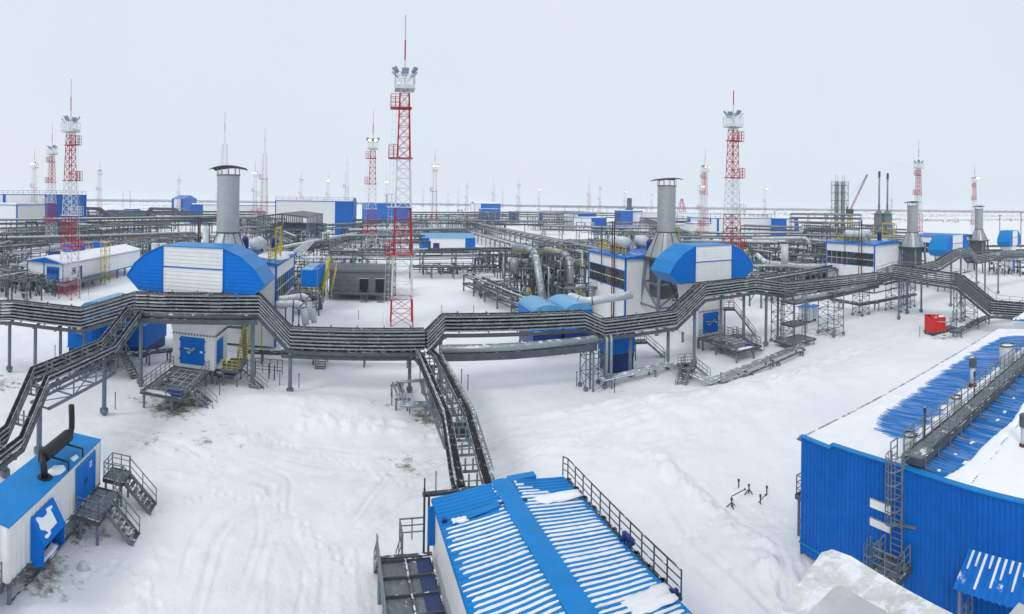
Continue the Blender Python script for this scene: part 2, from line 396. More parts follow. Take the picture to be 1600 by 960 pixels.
def snow_ground_mat():
    m = bpy.data.materials.new('snow_ground'); m.use_nodes = True
    N, L = m.node_tree.nodes, m.node_tree.links; p = N['Principled BSDF']
    p.inputs['Roughness'].default_value = 0.92; p.inputs['Specular IOR Level'].default_value = 0.15
    g = N.new('ShaderNodeNewGeometry')
    def noise(sc, det=5, rg=0.55):
        n = N.new('ShaderNodeTexNoise'); n.inputs['Scale'].default_value = sc; n.inputs['Detail'].default_value = det; n.inputs['Roughness'].default_value = rg
        L.new(g.outputs['Position'], n.inputs['Vector']); return n.outputs['Fac']
    def rng(i, a, b, c=0.0, d=1.0):
        r = N.new('ShaderNodeMapRange'); r.inputs[1].default_value = a; r.inputs[2].default_value = b; r.inputs[3].default_value = c; r.inputs[4].default_value = d
        L.new(i, r.inputs[0]); return r.outputs[0]
    def math_(op, a, b):
        r = N.new('ShaderNodeMath'); r.operation = op
        for k, x in enumerate((a, b)):
            if isinstance(x, float): r.inputs[k].default_value = x
            else: L.new(x, r.inputs[k])
        return r.outputs[0]
    def mixc(f, a, b):
        r = N.new('ShaderNodeMix'); r.data_type = 'RGBA'; L.new(f, r.inputs[0])
        if isinstance(a, tuple): r.inputs[6].default_value = (*a, 1)
        else: L.new(a, r.inputs[6])
        r.inputs[7].default_value = (*b, 1); return r.outputs[2]
    a1 = N.new('ShaderNodeAttribute'); a1.attribute_name = 'soil'
    a2 = N.new('ShaderNodeAttribute'); a2.attribute_name = 'track'
    col = mixc(rng(noise(0.11), 0.42, 0.62), (0.88, 0.885, 0.89), (0.82, 0.835, 0.855))
    tr = math_('MULTIPLY', a2.outputs['Fac'], rng(noise(0.55, 6, 0.65), 0.42, 0.70))
    col = mixc(math_('MULTIPLY', tr, 0.45), col, (0.66, 0.62, 0.54))
    grain = math_('MULTIPLY', rng(noise(0.30, 7, 0.7), 0.55, 0.72), rng(noise(2.2, 6, 0.7), 0.50, 0.66))
    col = mixc(math_('MULTIPLY', grain, math_('MULTIPLY', a2.outputs['Fac'], 0.45)), col, (0.47, 0.41, 0.32))
    so = rng(math_('ADD', a1.outputs['Fac'], rng(noise(1.1, 8, 0.72), 0.3, 0.7, -0.55, 0.35)), 0.38, 0.72)
    soc = mixc(rng(noise(3.0, 6), 0.4, 0.6), (0.19, 0.165, 0.125), (0.33, 0.30, 0.25))
    mm = N.new('ShaderNodeMix'); mm.data_type = 'RGBA'; L.new(so, mm.inputs[0]); L.new(col, mm.inputs[6]); L.new(soc, mm.inputs[7])
    L.new(mm.outputs[2], p.inputs['Base Color'])
    bp = N.new('ShaderNodeBump'); bp.inputs['Strength'].default_value = 0.8; bp.inputs['Distance'].default_value = 0.14
    hh = math_('ADD', noise(0.9, 8, 0.66), math_('MULTIPLY', noise(4.0, 6, 0.7), 0.5))
    L.new(hh, bp.inputs['Height']); L.new(bp.outputs[0], p.inputs['Normal'])
    return m
me.materials.append(snow_ground_mat())
o = bpy.data.objects.new('snow_ground', me); COL.objects.link(o)
tag(o, 'trampled snow of the plant yard and the white plain beyond', 'snow ground', kind='structure')

# ---------------------------------------------------------------- generic pieces
def post(parent, x, y, z1, w=0.36, m=None, name='post', z0=-0.5, foot=True):
    b = MB().tube([(x, y, z0), (x, y, z1)], w/2, 8)
    if foot: b.lathe([(w*0.95, 0.25), (w*0.95, 0.62)], 8, (x, y, 0))
    return b.obj(name, m or M_POST, parent)
def rail_mb(b, pts, h=1.1, step=1.5, w=0.05, mids=(0.55,), kick=False):
    pts = [Vector(p) for p in pts]; up = Vector((0, 0, 1))
    for p, q in zip(pts[:-1], pts[1:]):
        b.bar(p+up*h, q+up*h, w, w)
        for mz in mids: b.bar(p+up*mz, q+up*mz, w*0.75, w*0.75)
        if kick: b.bar(p+up*0.1, q+up*0.1, 0.02, 0.16)
        n = max(1, round((q-p).length/step))
        for i in range(n+1):
            c = p.lerp(q, i/n); b.bar(c, c+up*(h+w/2), w, w)
    return b
def railing(parent, pts, h=1.1, step=1.5, w=0.055, m=None, mids=(0.38, 0.74), name='railing'):
    return rail_mb(MB(), pts, h, step, w, mids).obj(name, m or M_STEEL, parent)
TREAD = {}
def stairs(parent, top, d, width, run, m=None, z_bot=-0.1, rails=(1, 1), each=True):
    """flight down from top (local coords, left-right centre of the top edge) along unit direction d"""
    top = Vector(top); d = Vector((d[0], d[1], 0)).normalized(); sdir = Vector((-d.y, d.x, 0))
    drop = top.z - z_bot; bot = top + d*run + Vector((0, 0, -drop)); n = max(3, round(drop/0.24))
    m = m or M_STEEL
    for s in (-1, 1):
        off = sdir*(s*width/2)
        MB().bar(top+off, bot+off, 0.06, 0.22).obj('stringer', m, parent)
        if rails[(s+1)//2]:
            b = MB(); up = Vector((0, 0, 1.05))
            b.bar(top+off+up, bot+off+up, 0.05); b.bar(top+off+up*0.52, bot+off+up*0.52, 0.04)
            k = max(2, round(run/1.2))
            for i in range(k+1):
                c = (top+off).lerp(bot+off, i/k); b.bar(c, c+up, 0.05)
            b.obj('handrail', m, parent)
    key = (round(width, 2), m.name)
    if key not in TREAD: TREAD[key] = MB().box(-0.13, 0.13, -width/2+0.04, width/2-0.04, -0.02, 0.02).mesh('tread', M_STEELS if m is M_STEEL else m)
    for i in range(n):
        c = top.lerp(bot, (i+0.6)/n)
        inst('tread', TREAD[key], parent, c, math.atan2(d.y, d.x))
def deck(parent, x0, x1, y0, y1, z, nx=3, ny=4, frame=True, m=None, beam=0.22):
    px, py = (x1-x0)/nx, (y1-y0)/ny
    me = MB().box(0.03, px-0.03, 0.03, py-0.03, -0.04, 0).mesh('deck_panel', m or M_GRATE)
    for i in range(nx):
        for j in range(ny): inst('deck_panel', me, parent, (x0+i*px, y0+j*py, z))
    if frame:
        b = MB()
        b.box(x0-0.06, x1+0.06, y0-0.08, y0-0.002, z-beam, z+0.06); b.box(x0-0.06, x1+0.06, y1+0.002, y1+0.08, z-beam, z+0.06)
        b.box(x0-0.08, x0-0.002, y0, y1, z-beam, z+0.055); b.box(x1+0.002, x1+0.08, y0, y1, z-beam, z+0.055)
        for i in range(1, nx): b.box(x0+i*px-0.03, x0+i*px+0.03, y0, y1, z-beam*0.9, z-0.045)
        b.obj('deck_frame', M_STEELS, parent)
def corr_profile(length, pitch=0.3, depth=0.035, top=0.45):
    """trapezoid profile as (s, d) pairs along a wall"""
    out = []; s = 0.0; a = pitch*0.12; t = pitch*top
    while s < length - 1e-6:
        out += [(s, 0), (min(s+a, length), depth), (min(s+a+t, length), depth), (min(s+2*a+t, length), 0)]
        s += pitch
    out.append((length, 0))
    return [p for i, p in enumerate(out) if i == 0 or p[0] > out[i-1][0]+1e-6]
def corr_wall(b, p0, p1, z0, z1f, nrm, pitch=0.3, depth=0.035):
    """ribbed wall sheet from p0 to p1; z1f(s) gives its top"""
    p0, p1 = Vector(p0), Vector(p1); L_ = (p1-p0).length; t = (p1-p0)/L_; nrm = Vector(nrm)
    pr = corr_profile(L_, pitch, depth); n0 = len(b.v)
    for s, d in pr:
        q = p0+t*s+nrm*d
        b.v.append((q.x, q.y, z0)); b.v.append((q.x, q.y, z1f(s)))
    for i in range(len(pr)-1): b.f.append((n0+2*i, n0+2*i+2, n0+2*i+3, n0+2*i+1))
    return b
def blob(parent, name, poly_pts, z, h, m=None, seed=0):
    """a low pillow of lying snow over an outline of (x, y) points"""
    r = random.Random(seed); c = Vector((sum(p[0] for p in poly_pts)/len(poly_pts), sum(p[1] for p in poly_pts)/len(poly_pts), 0))
    n = len(poly_pts); V = []; Fs = []
    for k, (f, hh) in enumerate(((1.0, 0.0), (0.96, 0.55), (0.75, 0.9), (0.4, 1.0))):
        for p in poly_pts:
            q = c + (Vector((p[0], p[1], 0))-c)*f; V.append((q.x, q.y, z+h*hh*(0.8+0.4*r.random() if k else 1)))
    for k in range(3):
        for j in range(n): Fs.append((k*n+j, k*n+(j+1) % n, (k+1)*n+(j+1) % n, (k+1)*n+j))
    Fs.append(tuple(range(3*n, 4*n)))
    return MB().add(V, Fs).obj(name, m or M_SNOW, parent, smooth=True)
def rag(x0, x1, y0, y1, n=8, amp=0.15, seed=0):
    r = random.Random(seed); out = []
    for (ax, ay), (bx, by) in zip([(x0,y0),(x1,y0),(x1,y1),(x0,y1)], [(x1,y0),(x1,y1),(x0,y1),(x0,y0)]):
        for i in range(n):
            f = i/n; out.append((ax+(bx-ax)*f+(r.random()-0.5)*amp*2, ay+(by-ay)*f+(r.random()-0.5)*amp*2))
    return out
# ================================================================ blue warehouse on the right
def hf_snow(parent, name, x0, x1, y0, y1, base, thick, nx, ny):
    xs = np.linspace(x0, x1, nx); ys = np.linspace(y0, y1, ny); XX, YY = np.meshgrid(xs, ys)
    ZZ = base(XX) + thick(XX, YY)
    V = np.column_stack([XX.ravel(), YY.ravel(), ZZ.ravel()]).tolist()
    Fs = [(j*nx+i, j*nx+i+1, (j+1)*nx+i+1, (j+1)*nx+i) for j in range(ny-1) for i in range(nx-1)]
    return MB().add(V, Fs).obj(name, M_SNOW, parent, smooth=True)
A = W(1250, 883)
WH = thing('warehouse', 'large blue ribbed-sheet warehouse with snowy roof and roof walkway, bottom right', 'building', A, GA - math.pi/2)
WX, WY, RX = 13.4, 30.5, 6.6
EZ, RZ = 7.02, 7.45
def wz(x): return EZ + (RZ-EZ)*(1-abs(x-RX)/RX) if np.isscalar(x) else EZ + (RZ-EZ)*(1-np.abs(x-RX)/RX)
def fz(s): return 7.2 if s < 2.2 else 7.36 + 0.22*(1-abs(s-RX)/RX)
x = 0.0
while x < WX-0.1:
    xe = min(WX, x+1.04, 2.2 if x < 2.1 else 99); dy = -0.004*(int(x*7) % 2)
    for za, zb_, k in ((0.8, 4.2, 0), (4.16, None, 1)):
        corr_wall(MB(), (x, dy-0.003*k, 0), (xe, dy-0.003*k, 0), za, (lambda s, x=x: fz(min(x+s, 2.199) if x < 2.1 else x+s+0.002)) if zb_ is None else (lambda s: zb_), (0, -1, 0), 0.26, 0.045).obj('wall_sheet', M_BLUE, WH)
    x = xe
corr_wall(MB(), (0, WY, 0), (0, 0, 0), 0.8, lambda s: EZ, (-1, 0, 0), 0.3, 0.045).obj('side_wall', M_BLUE, WH)
MB().box(0.02, WX, 0.03, 0.2, 0.8, 7.0).box(0.02, WX, WY-0.2, WY, 0.8, 7.0).box(WX-0.2, WX, 0.2, WY-0.2, 0.8, 7.0).box(0.02, 0.2, 0.2, WY-0.2, 0.8, 7.0).obj('inner_wall', M_BLUE, WH)
b = MB().bar((0, -0.06, 7.22), (2.2, -0.06, 7.22), 0.3, 0.07).bar((2.2, -0.06, fz(2.21)), (RX, -0.06, fz(RX)), 0.3, 0.07).bar((RX, -0.06, fz(RX)), (WX, -0.06, fz(WX)), 0.3, 0.07)
b.obj('parapet_cap', M_ROOFB, WH)
MB().box(2.2, RX, 0.0, 0.12, 7.0, 7.36).obj('parapet_back', M_BLUE, WH)
MB().box(-0.02, WX, -0.10, 0.0, 1.28, 1.38).obj('drip_strip', M_ROOFB, WH)
MB().box(-0.10, 0.08, 0.02, WY, 6.99, 7.10).obj('gutter', M_TRAY, WH)
MB().box(-0.35, 0.0, 0.0, 0.16, 6.85, 6.95).obj('gutter_end', M_POST, WH)
for i in range(6): MB().tube([(0.3+i*2.55, 0.45, -0.4), (0.3+i*2.55, 0.45, 0.8)], 0.2, 8).obj('pile', M_POST, WH)
MB().box(-0.05, 0.02, 0.05, 0.9, -0.2, 0.8).obj('skirt_panel', M_POST, WH)
for nm, xa, xb in (('roof_sheet', 0.0, RX), ('roof_sheet', WX, RX)):
    b = MB(); pr = corr_profile(WY, 0.21, 0.035)
    n0 = 0
    for s, d in pr: b.v += [(xa, s, EZ+d-0.02), (xb, s, RZ+d-0.02)]
    for i in range(len(pr)-1): b.f.append((2*i, 2*i+2, 2*i+3, 2*i+1))
    b.obj(nm, M_ROOFF, WH)
def thickL(X, Y):
    edge = fbm(X*0.35, Y*3.0, 0.9, 4, 77)
    px = np.clip((X-0.6-0.25*np.sin(Y*0.25)-0.7*(fbm(X*0, Y, 0.55, 3, 13)-0.5))/1.9, 0, 1)*np.clip((5.7-X+0.25*np.sin(Y*0.31+1)+0.8*(fbm(X*0, Y, 0.5, 3, 29)-0.5))/1.9, 0, 1)
    py = np.clip((Y-2.4+0.6*(X-3))/2.2, 0, 1)*np.clip((28.6-Y)/1.5, 0, 1)
    return 0.075 + 0.03*(fbm(X, Y, 1.5, 3, 5)-0.5) - 0.12*np.clip(px*py*1.35+(edge-0.5)*0.5*np.clip(px*py*6, 0, 1), 0, 1)
hf_snow(WH, 'roof_snow', 0.06, RX+0.1, 0.14, WY, wz, thickL, 80, 560)
def thickR(X, Y):
    e = fbm(X, Y, 1.3, 4, 91)-0.5
    edge = 9.05 + 1.5*(fbm(Y*0+1.0, Y, 3.5, 3, 15)-0.5) + 0.3*e
    t = np.clip((X-edge)/0.07, 0, 1)
    crack = np.exp(-((X-9.85-0.05*np.sin(Y*2.1))/0.06)**2)*(fbm(X*0, Y, 0.9, 3, 44) > 0.5)
    dab = (fbm(X, Y, 0.45, 2, 63) > 0.83)*0.08*(X < 9)
    return -0.03 + 0.15*t*(1-crack) + 0.03*e*t + dab
hf_snow(WH, 'roof_snow', RX+0.1, WX, 0.12, WY, wz, thickR, 90, 460)
# roof walkway along the ridge
WK = thing('roof_walkway', 'long grated walkway with railings running along the snowy warehouse roof', 'walkway', A, GA - math.pi/2)
wzt = 7.95
deck(WK, RX-0.15, RX+0.85, 0.25, WY-0.5, wzt, 1, 16, beam=0.3)
railing(WK, [(RX-0.15, 0.3, wzt), (RX-0.15, WY-0.5, wzt)], 1.15, 0.95, 0.05)
railing(WK, [(RX+0.85, 1.4, wzt), (RX+0.85, WY-0.5, wzt)], 1.15, 0.95, 0.05)
for i in range(22): MB().bar((RX+0.95, 0.5+i*1.36, 7.36), (RX+0.95, 0.5+i*1.36, wzt), 0.06).bar((RX+0.95, 0.5+i*1.36, 7.5), (RX+1.45, 0.5+i*1.36, 7.42), 0.05).obj('bracket', M_STEEL, WK)
for y in (2.4, 9.0): MB().bar((RX-0.15, y, wzt), (RX-0.15, y, wzt+1.55), 0.07).box(RX-0.21, RX-0.09, y-0.06, y+0.06, wzt+1.3, wzt+1.62).obj('lamp_post', M_DARK, WK)
MB().box(RX+0.83, RX+0.87, 1.5, WY-0.6, wzt+0.0, wzt+0.2).obj('kick_plate', M_STEELS, WK)
# roof vents
def vent(x, y, r, h, label, base=None, top=False):
    o = thing('roof_vent', label, 'vent', WH.matrix_basis @ Vector((x, y, wz(x)+0.02)), 0, 'vents on the warehouse roof')
    MB().lathe([(r, -0.1), (r, h)], 20).obj('pipe', M_PIPEW, o, True)
    MB().lathe([(r*1.06, h), (r*1.08, h+0.06), (r*0.86, h+0.06), (r*0.86, h-0.2)], 20, caps=False).obj('rim', M_DARK, o)
    if base: MB().lathe([(r*1.7, -0.12), (r*1.5, 0.18), (r*1.02, 0.25)], 16).obj('flashing', base, o)
    if top: MB().lathe([(r*1.5, h-0.15), (r*1.55, h+0.45), (r*1.2, h+0.5)], 16).obj('cowl', M_PIPED, o)
M_BRWN = mat('rusty_flashing', (0.10, 0.03, 0.02), 0.7, var=0.3)
vent(5.85, 1.9, 0.36, 0.75, 'short white drum vent at the near end of the roof walkway')
vent(5.7, 7.9, 0.36, 0.75, 'short drum vent halfway along the roof walkway, behind its railing')
vent(4.9, 12.3, 0.19, 1.55, 'thin vent pipe with cowl and brown flashing on the blue roof patch', M_BRWN, True)
vent(5.75, 17.2, 0.62, 1.75, 'large tall drum vent at the far end of the warehouse roof walkway')
vent(11.0, 5.1, 0.16, 1.3, 'thin dark pipe vent on the snow at the right picture edge', M_BRWN, True)
# caged ladder with landing on the front wall
LD = thing('caged_ladder', 'grey two-flight caged ladder with landing on the blue warehouse front', 'ladder', A, GA - math.pi/2)
def ladder(parent, x, y, z0, z1, w=0.55, cage=True, d=0.75):
    b = MB()
    for s in (-1, 1): b.bar((x+s*w/2, y, z0), (x+s*w/2, y, z1), 0.06)
    b.obj('ladder_rail', M_STEEL, parent)
    rg = MB().box(-w/2, w/2, -0.015, 0.015, -0.015, 0.015).mesh('rung', M_STEEL)
    for i in range(int((z1-z0)/0.3)): inst('rung', rg, parent, (x, y, z0+0.2+i*0.3))
    if cage:
        zz = z0+2.1
        hp = [(-w/2-0.06, 0)]+[(-math.cos(math.pi*k/8)*d/2, -0.2-math.sin(math.pi*k/8)*d*0.75) for k in range(9)]+[(w/2+0.06, 0)]
        hb = MB()
        for p, q in zip(hp[:-1], hp[1:]): hb.bar((*p, 0), (*q, 0), 0.03, 0.05)
        hm = hb.mesh('cage_hoop', M_STEEL)
        while zz < z1+0.05: inst('cage_hoop', hm, parent, (x, y, zz)); zz += 0.62
        b = MB()
        for k in (1, 3, 5, 7, 9): b.bar((x+hp[k][0], y+hp[k][1], z0+2.1), (x+hp[k][0], y+hp[k][1], z1), 0.03)
        b.obj('cage_bar', M_STEEL, parent)
ladder(LD, 6.45, -0.32, 3.1, 8.3, 0.62)
ladder(LD, 5.35, -0.45, 0.1, 3.9, 0.6)
deck(LD, 5.75, 7.15, -1.3, -0.16, 3.0, 2, 2)
railing(LD, [(5.75, -0.2, 3.0), (5.75, -1.3, 3.0), (7.15, -1.3, 3.0), (7.15, -0.2, 3.0)], 1.1, 0.7, 0.05)
for x in (6.0, 7.0): MB().tube([(x, -0.7, -0.4), (x, -0.7, 3.0)], 0.11, 8).obj('post', M_POST, LD)
MB().bar((6.2, -0.35, 4.9), (7.4, -0.1, 4.9), 0.16, 0.05).obj('wall_bracket', M_STEEL, LD)
railing(LD, [(6.1, 0.25, 7.6), (6.1, -0.35, 7.6)], 1.1, 0.6, 0.05); railing(LD, [(6.85, 0.25, 7.6), (6.85, -0.35, 7.6)], 1.1, 0.6, 0.05)
MB().box(4.75, 6.05, -0.085, -0.05, 5.02, 5.5).obj('wall_sign', M_SIGN, LD) if False else None
for z0, z1, x1, lb in ((5.05, 5.5, 6.0, 'upper of two blank white boards left of the caged ladder'), (4.15, 4.55, 5.95, 'lower of two blank white boards left of the caged ladder')):
    o = thing('wall_board', lb, 'board', A, GA - math.pi/2, 'white boards on the warehouse front')
    MB().box(4.75, x1, -0.10, -0.055, z0, z1).obj('board', M_SIGN, o)
    MB().bar((4.75, -0.11, z1), (x1, -0.11, z1), 0.02, 0.03).obj('trim', M_STEEL, o)
# canopy over a door
CN = thing('door_canopy', 'blue corrugated canopy with snow in its grooves on the warehouse front', 'canopy', A, GA - math.pi/2)
cx0, cx1, cz0, cz1, cd = 10.1, 13.2, 4.75, 4.05, 1.75
b = MB(); pr = corr_profile(cx1-cx0, 0.31, 0.05)
for s, d in pr: b.v += [(cx0+s, -0.08, cz0+d), (cx0+s, -cd, cz1+d)]
for i in range(len(pr)-1): b.f.append((2*i, 2*i+1, 2*i+3, 2*i+2))
b.obj('canopy_sheet', M_BLUES, CN)
sm = MB().add([(0, 0, 0.035), (0.13, 0, 0.035), (0.13, -cd+0.25, cz1-cz0+0.135), (0, -cd+0.25, cz1-cz0+0.135), (0.02, 0, 0.06), (0.11, 0, 0.06), (0.11, -cd+0.3, cz1-cz0+0.16), (0.02, -cd+0.3, cz1-cz0+0.16)],
              [(0,3,7,4),(4,7,6,5),(5,6,2,1),(3,2,6,7),(0,4,5,1)]).mesh('snow_strip', M_SNOW)
for i in range(10):
    if cx0+0.2+i*0.31 < cx1-0.15: inst('snow_strip', sm, CN, (cx0+0.205+i*0.31, -0.12, cz0-0.02), 0, (1, 0.75+0.25*rnd.random(), 1))
for x in (cx0+0.25, cx1-0.1): MB().box(x-0.06, x+0.06, -cd+0.15, -cd+0.27, -0.4, cz1-0.03).obj('post', M_POST, CN)
railing(CN, [(cx0+0.25, -cd+0.2, 1.9), (cx0+0.25, -0.2, 1.9)], 1.1, 0.7, 0.05); railing(CN, [(cx0+0.25, -cd+0.2, 1.9), (cx1+0.4, -cd+0.2, 1.9)], 1.1, 0.9, 0.05)
deck(CN, cx0+0.25, cx1+0.4, -cd+0.2, -0.15, 1.85, 3, 1)
# side landing behind the warehouse corner
SL = thing('side_landing', 'small grey landing with railing at the left warehouse corner', 'landing', A, GA - math.pi/2)
deck(SL, -1.25, -0.06, 1.0, 4.5, 3.0, 1, 3)
railing(SL, [(-1.25, 4.5, 3.0), (-1.25, 1.0, 3.0), (-0.1, 1.0, 3.0)], 1.15, 1.1, 0.05)
for y in (1.1, 4.4): post(SL, -1.15, y, 3.0, 0.16, foot=False)
MB().bar((-1.15, 1.1, 1.4), (-0.1, 1.1, 2.7), 0.1).bar((-1.15, 1.1, 0.9), (-0.1, 1.1, 0.9), 0.1).obj('brace', M_POST, SL)
# neighbouring roof beyond the warehouse
NB = thing('neighbour_hall', 'white-walled hall with blue snowy roof just beyond the warehouse, right edge', 'building', A, GA - math.pi/2)
MB().box(0.6, 11, WY+3.2, WY+20, 0.3, 7.25).obj('wall', M_SIGN, NB)
MB().prism_y([(0.3, 7.26), (5.8, 7.9), (11.3, 7.26)], WY+3.6, WY+20.5).obj('roof', M_ROOFB, NB)
blob(NB, 'roof_snow', rag(0.5, 1.6, WY+4, WY+19, 10, 0.3, 4), 7.3, 0.3); blob(NB, 'roof_snow', rag(4.2, 7.2, WY+4, WY+19, 10, 0.5, 8), 7.72, 0.35)

# ================================================================ concrete ledge of the roof the view is taken from
LG = thing('concrete_ledge', 'snow-dusted pale concrete ledge corner at the bottom right, close to the view', 'ledge')
zl = 18.45
P_ = [W(1283, 862, zl), W(1300, 857, zl), W(1330, 868, zl), W(1490, 958, zl), W(1640, 1075, zl), W(1500, 1300, zl), W(1150, 1300, zl), W(1180, 1010, zl), W(1222, 945, zl)]
b = MB(); n = len(P_); c = sum(P_, Vector())/n
for k, (f, dz) in enumerate(((1.0, -0.32), (1.0, -0.035), (0.985, 0.0))):
    for p in P_: q = c+(p-c)*f; b.v.append((q.x, q.y, zl+dz))
for k in range(2):
    for j in range(n): b.f.append((k*n+j, (k+1)*n+j, (k+1)*n+(j+1) % n, k*n+(j+1) % n))
b.f.append(tuple(range(n))); b.f.append(tuple(reversed(range(2*n, 3*n))))
b.obj('slab', M_CONC, LG)
Q_ = [W(1304, 928, zl), W(1315, 928, zl), W(1385, 968, zl), W(1300, 1060, zl), W(1225, 1010, zl)]
MB().prism([(p.x, p.y) for p in Q_], zl+0.001, zl+0.03).obj('recess_shade_plate', M_CONCD, LG)  # flat plate on the slab; its greyer colour paints the shade of a recess
b = MB()
for p in Q_: b.bar((p.x, p.y, zl+0.01), tuple(Q_[(Q_.index(p)+1) % 5][:2])+(zl+0.01,), 0.012, 0.012)
b.obj('recess_edge', M_CONC, LG)
MB().box(c.x-0.35, c.x+0.9, c.y-1.1, c.y-0.1, -0.5, zl-0.33).obj('wall_below', M_CONCD, LG)

# ================================================================ hut with snow-striped corrugated roof, bottom centre
CA = math.radians(19.5)
CB0 = W(782, 752, 4.9)
CB = thing('corrugated_roof_hut', 'white hut with blue corrugated roof striped by snow, bottom centre', 'building', (CB0.x, CB0.y, 0), CA)
cw, cl, ce, cr = 3.78, 17.0, 4.42, 4.9
for s in (-1, 1):
    pr = corr_profile(1.2, 0.30, 0.05, 0.4); b = MB()
    for t, d in pr: b.v += [(s*0.42, -t, cr-0.03+d), (s*cw, -t, ce+d)]
    for i in range(len(pr)-1): b.f.append((2*i, 2*i+1, 2*i+3, 2*i+2) if s < 0 else (2*i, 2*i+2, 2*i+3, 2*i+1))
    rm = b.mesh('roof_sheet', M_ROOFB)
    for k in range(int(cl/1.2)+1): inst('roof_sheet', rm, CB, (rnd.uniform(-0.015, 0.015), -1.2*k, -0.003*(k % 2)))
b = MB()
b.add([(-0.52, 0.12, cr+0.03), (0, 0.12, cr+0.075), (0.52, 0.12, cr+0.03), (-0.52, -cl, cr+0.03), (0, -cl, cr+0.075), (0.52, -cl, cr+0.03), (-0.52, 0.12, cr-0.03), (0.52, 0.12, cr-0.03)], [(0,3,4,1),(1,4,5,2),(6,0,1,2,7)])
b.obj('ridge_cap', M_ROOFB, CB)
MB().box(0.55, 2.1, 0.0, 0.5, cr-0.25, cr-0.06).obj('roof_tab', M_ROOFB, CB)
r5 = random.Random(5)
def strip_mesh(seed, w=0.155):
    r = random.Random(seed); n = 14; b = MB()
    for i in range(n+1):
        f = i/n; e = min(1, 22*f+0.25, 22*(1-f)+0.25); a = w/2*(0.75+0.35*r.random())*(0.25+0.75*e); h = 0.018+0.038*e*(0.75+0.5*r.random())
        b.v += [(f, -a, 0.0), (f, -a*0.6, h), (f, a*0.6, h), (f, a, 0.0)]
    for i in range(n):
        for k in range(3): b.f.append((4*i+k, 4*i+4+k, 4*i+5+k, 4*i+k+1))
    b.f += [(3, 2, 1, 0), (4*n, 4*n+1, 4*n+2, 4*n+3)]
    return b.mesh('snow_strip', M_SNOW, True)
SM = [strip_mesh(k, 0.17) for k in range(6)]; SMW = [strip_mesh(20+k, 0.235) for k in range(4)]
ang = math.atan2(cr-0.03-ce, cw-0.42)
for s in (-1, 1):
    for i in range(int(cl/0.30)):
        y = -(0.03*2+0.12+0.30*i) - 0.075
        if s < 0: lo, hi = (0.47, 0.62) if i < 5 else ((0.5, 1.0) if i == 6 else (0.48, 3.5 + 0.3*r5.random() if i > 7 else 0.9))
        else: lo, hi = (0.6, 0.9+0.35*i) if i < 5 else (0.46, 3.7)
        lo += 0.10*r5.random(); hi -= 0.22*r5.random()**2; x0, x1 = s*lo, s*hi
        zz = cr-0.03-(lo-0.42)*math.tan(ang)
        o = inst('snow_strip', r5.choice(SMW if s > 0 and i > 5 else SM), CB, (x0, y, zz+0.004), 0 if s > 0 else math.pi, ((hi-lo)/math.cos(ang), r5.uniform(0.7, 1.12), r5.uniform(0.6, 1.5)))
        o.rotation_euler = (0, ang, 0 if s > 0 else math.pi)
for (sx, y, nm) in ((-3.55, -2.15, 1), (-0.6, -2.0, 1), (0.62, -2.05, 1), (3.75, -2.0, 1), (3.85, -10.2, 1), (3.8, -6.3, 1)):
    MB().box(sx-0.12, sx+0.12, y-0.08, y+0.08, 4.4, 5.02-0.1*abs(sx)).obj('snow_guard', M_NAVY, CB)
blob(CB, 'roof_snow', rag(0.6, 3.7, -2.5, -1.85, 6, 0.08, 3), 4.66, 0.16); blob(CB, 'roof_snow', rag(1.2, 3.7, -10.6, -9.6, 6, 0.1, 5), 4.62, 0.14)
MB().add([(-3.3, -2.55, 4.58), (-0.7, -2.2, 4.93), (-0.7, -1.75, 4.93), (-3.1, -2.1, 4.60)], [(0, 1, 2, 3)]).add([(-3.3, -2.55, 4.52), (-0.7, -2.2, 4.86), (-0.7, -1.75, 4.86), (-3.1, -2.1, 4.54)], [(3, 2, 1, 0)]).obj('sheet_patch', M_ROOFB, CB)
blob(CB, 'roof_snow', rag(-3.2, -2.4, -2.5, -2.15, 5, 0.05, 9), 4.60, 0.10)
corr_wall(MB(), (-cw+0.12, -cl, 0), (-cw+0.12, 0, 0), 1.2, lambda s: ce-0.02, (-1, 0, 0), 1.1, 0.012).obj('side_wall', M_WHITE, CB)
MB().box(-cw+0.14, cw-0.12, -cl, -0.02, 1.2, ce-0.03).obj('inner_wall', M_WHITE, CB)
MB().box(-cw-0.02, -cw+0.1, -cl, -0.0, ce-0.14, ce-0.02).obj('eave_trim', M_ROOFB, CB)
MB().box(cw-0.05, cw+0.05, -cl, 0, ce-0.16, ce-0.02).obj('eave_trim', M_ROOFB, CB)
for i in range(4):
    for x in (-cw+0.4, cw-0.4): MB().tube([(x, -0.4-5.3*i, -0.4), (x, -0.4-5.3*i, 1.2)], 0.16, 8).obj('pile', M_POST, CB)
MB().box(-cw-0.25, -cw+0.10, -0.5, -0.35, 2.3, 4.25).obj('blue_panel', M_BLUES, CB)
MB().box(-4.2, -4.1, 0.0, 0.12, -0.4, 4.95).box(-3.95, -3.85, 0.05, 0.17, -0.4, 4.6).box(-4.2, 0.0, 0.2, 0.45, 4.42, 4.58).bar((-3.5, 0.3, 4.5), (-3.5, 0.3, 5.7), 0.05).bar((-4.15, 0.06, 4.9), (-4.15, 0.06, 5.5), 0.07).obj('corner_frame', M_DARK, CB)
MB().bar((-0.9, 0.3, 4.5), (1.1, 0.35, 4.55), 0.5, 0.14).obj('cable_entry_tray', M_DARK, CB)
RC = thing('roof_edge_railing', 'dark railing along the right edge of the snow-striped roof', 'railing', (CB0.x, CB0.y, 0), CA)
railing(RC, [(3.9, 0.35, 4.3), (4.0, -0.1, 4.35), (4.0, -10.4, 4.35)], 1.1, 0.98, 0.05, M_DARK)
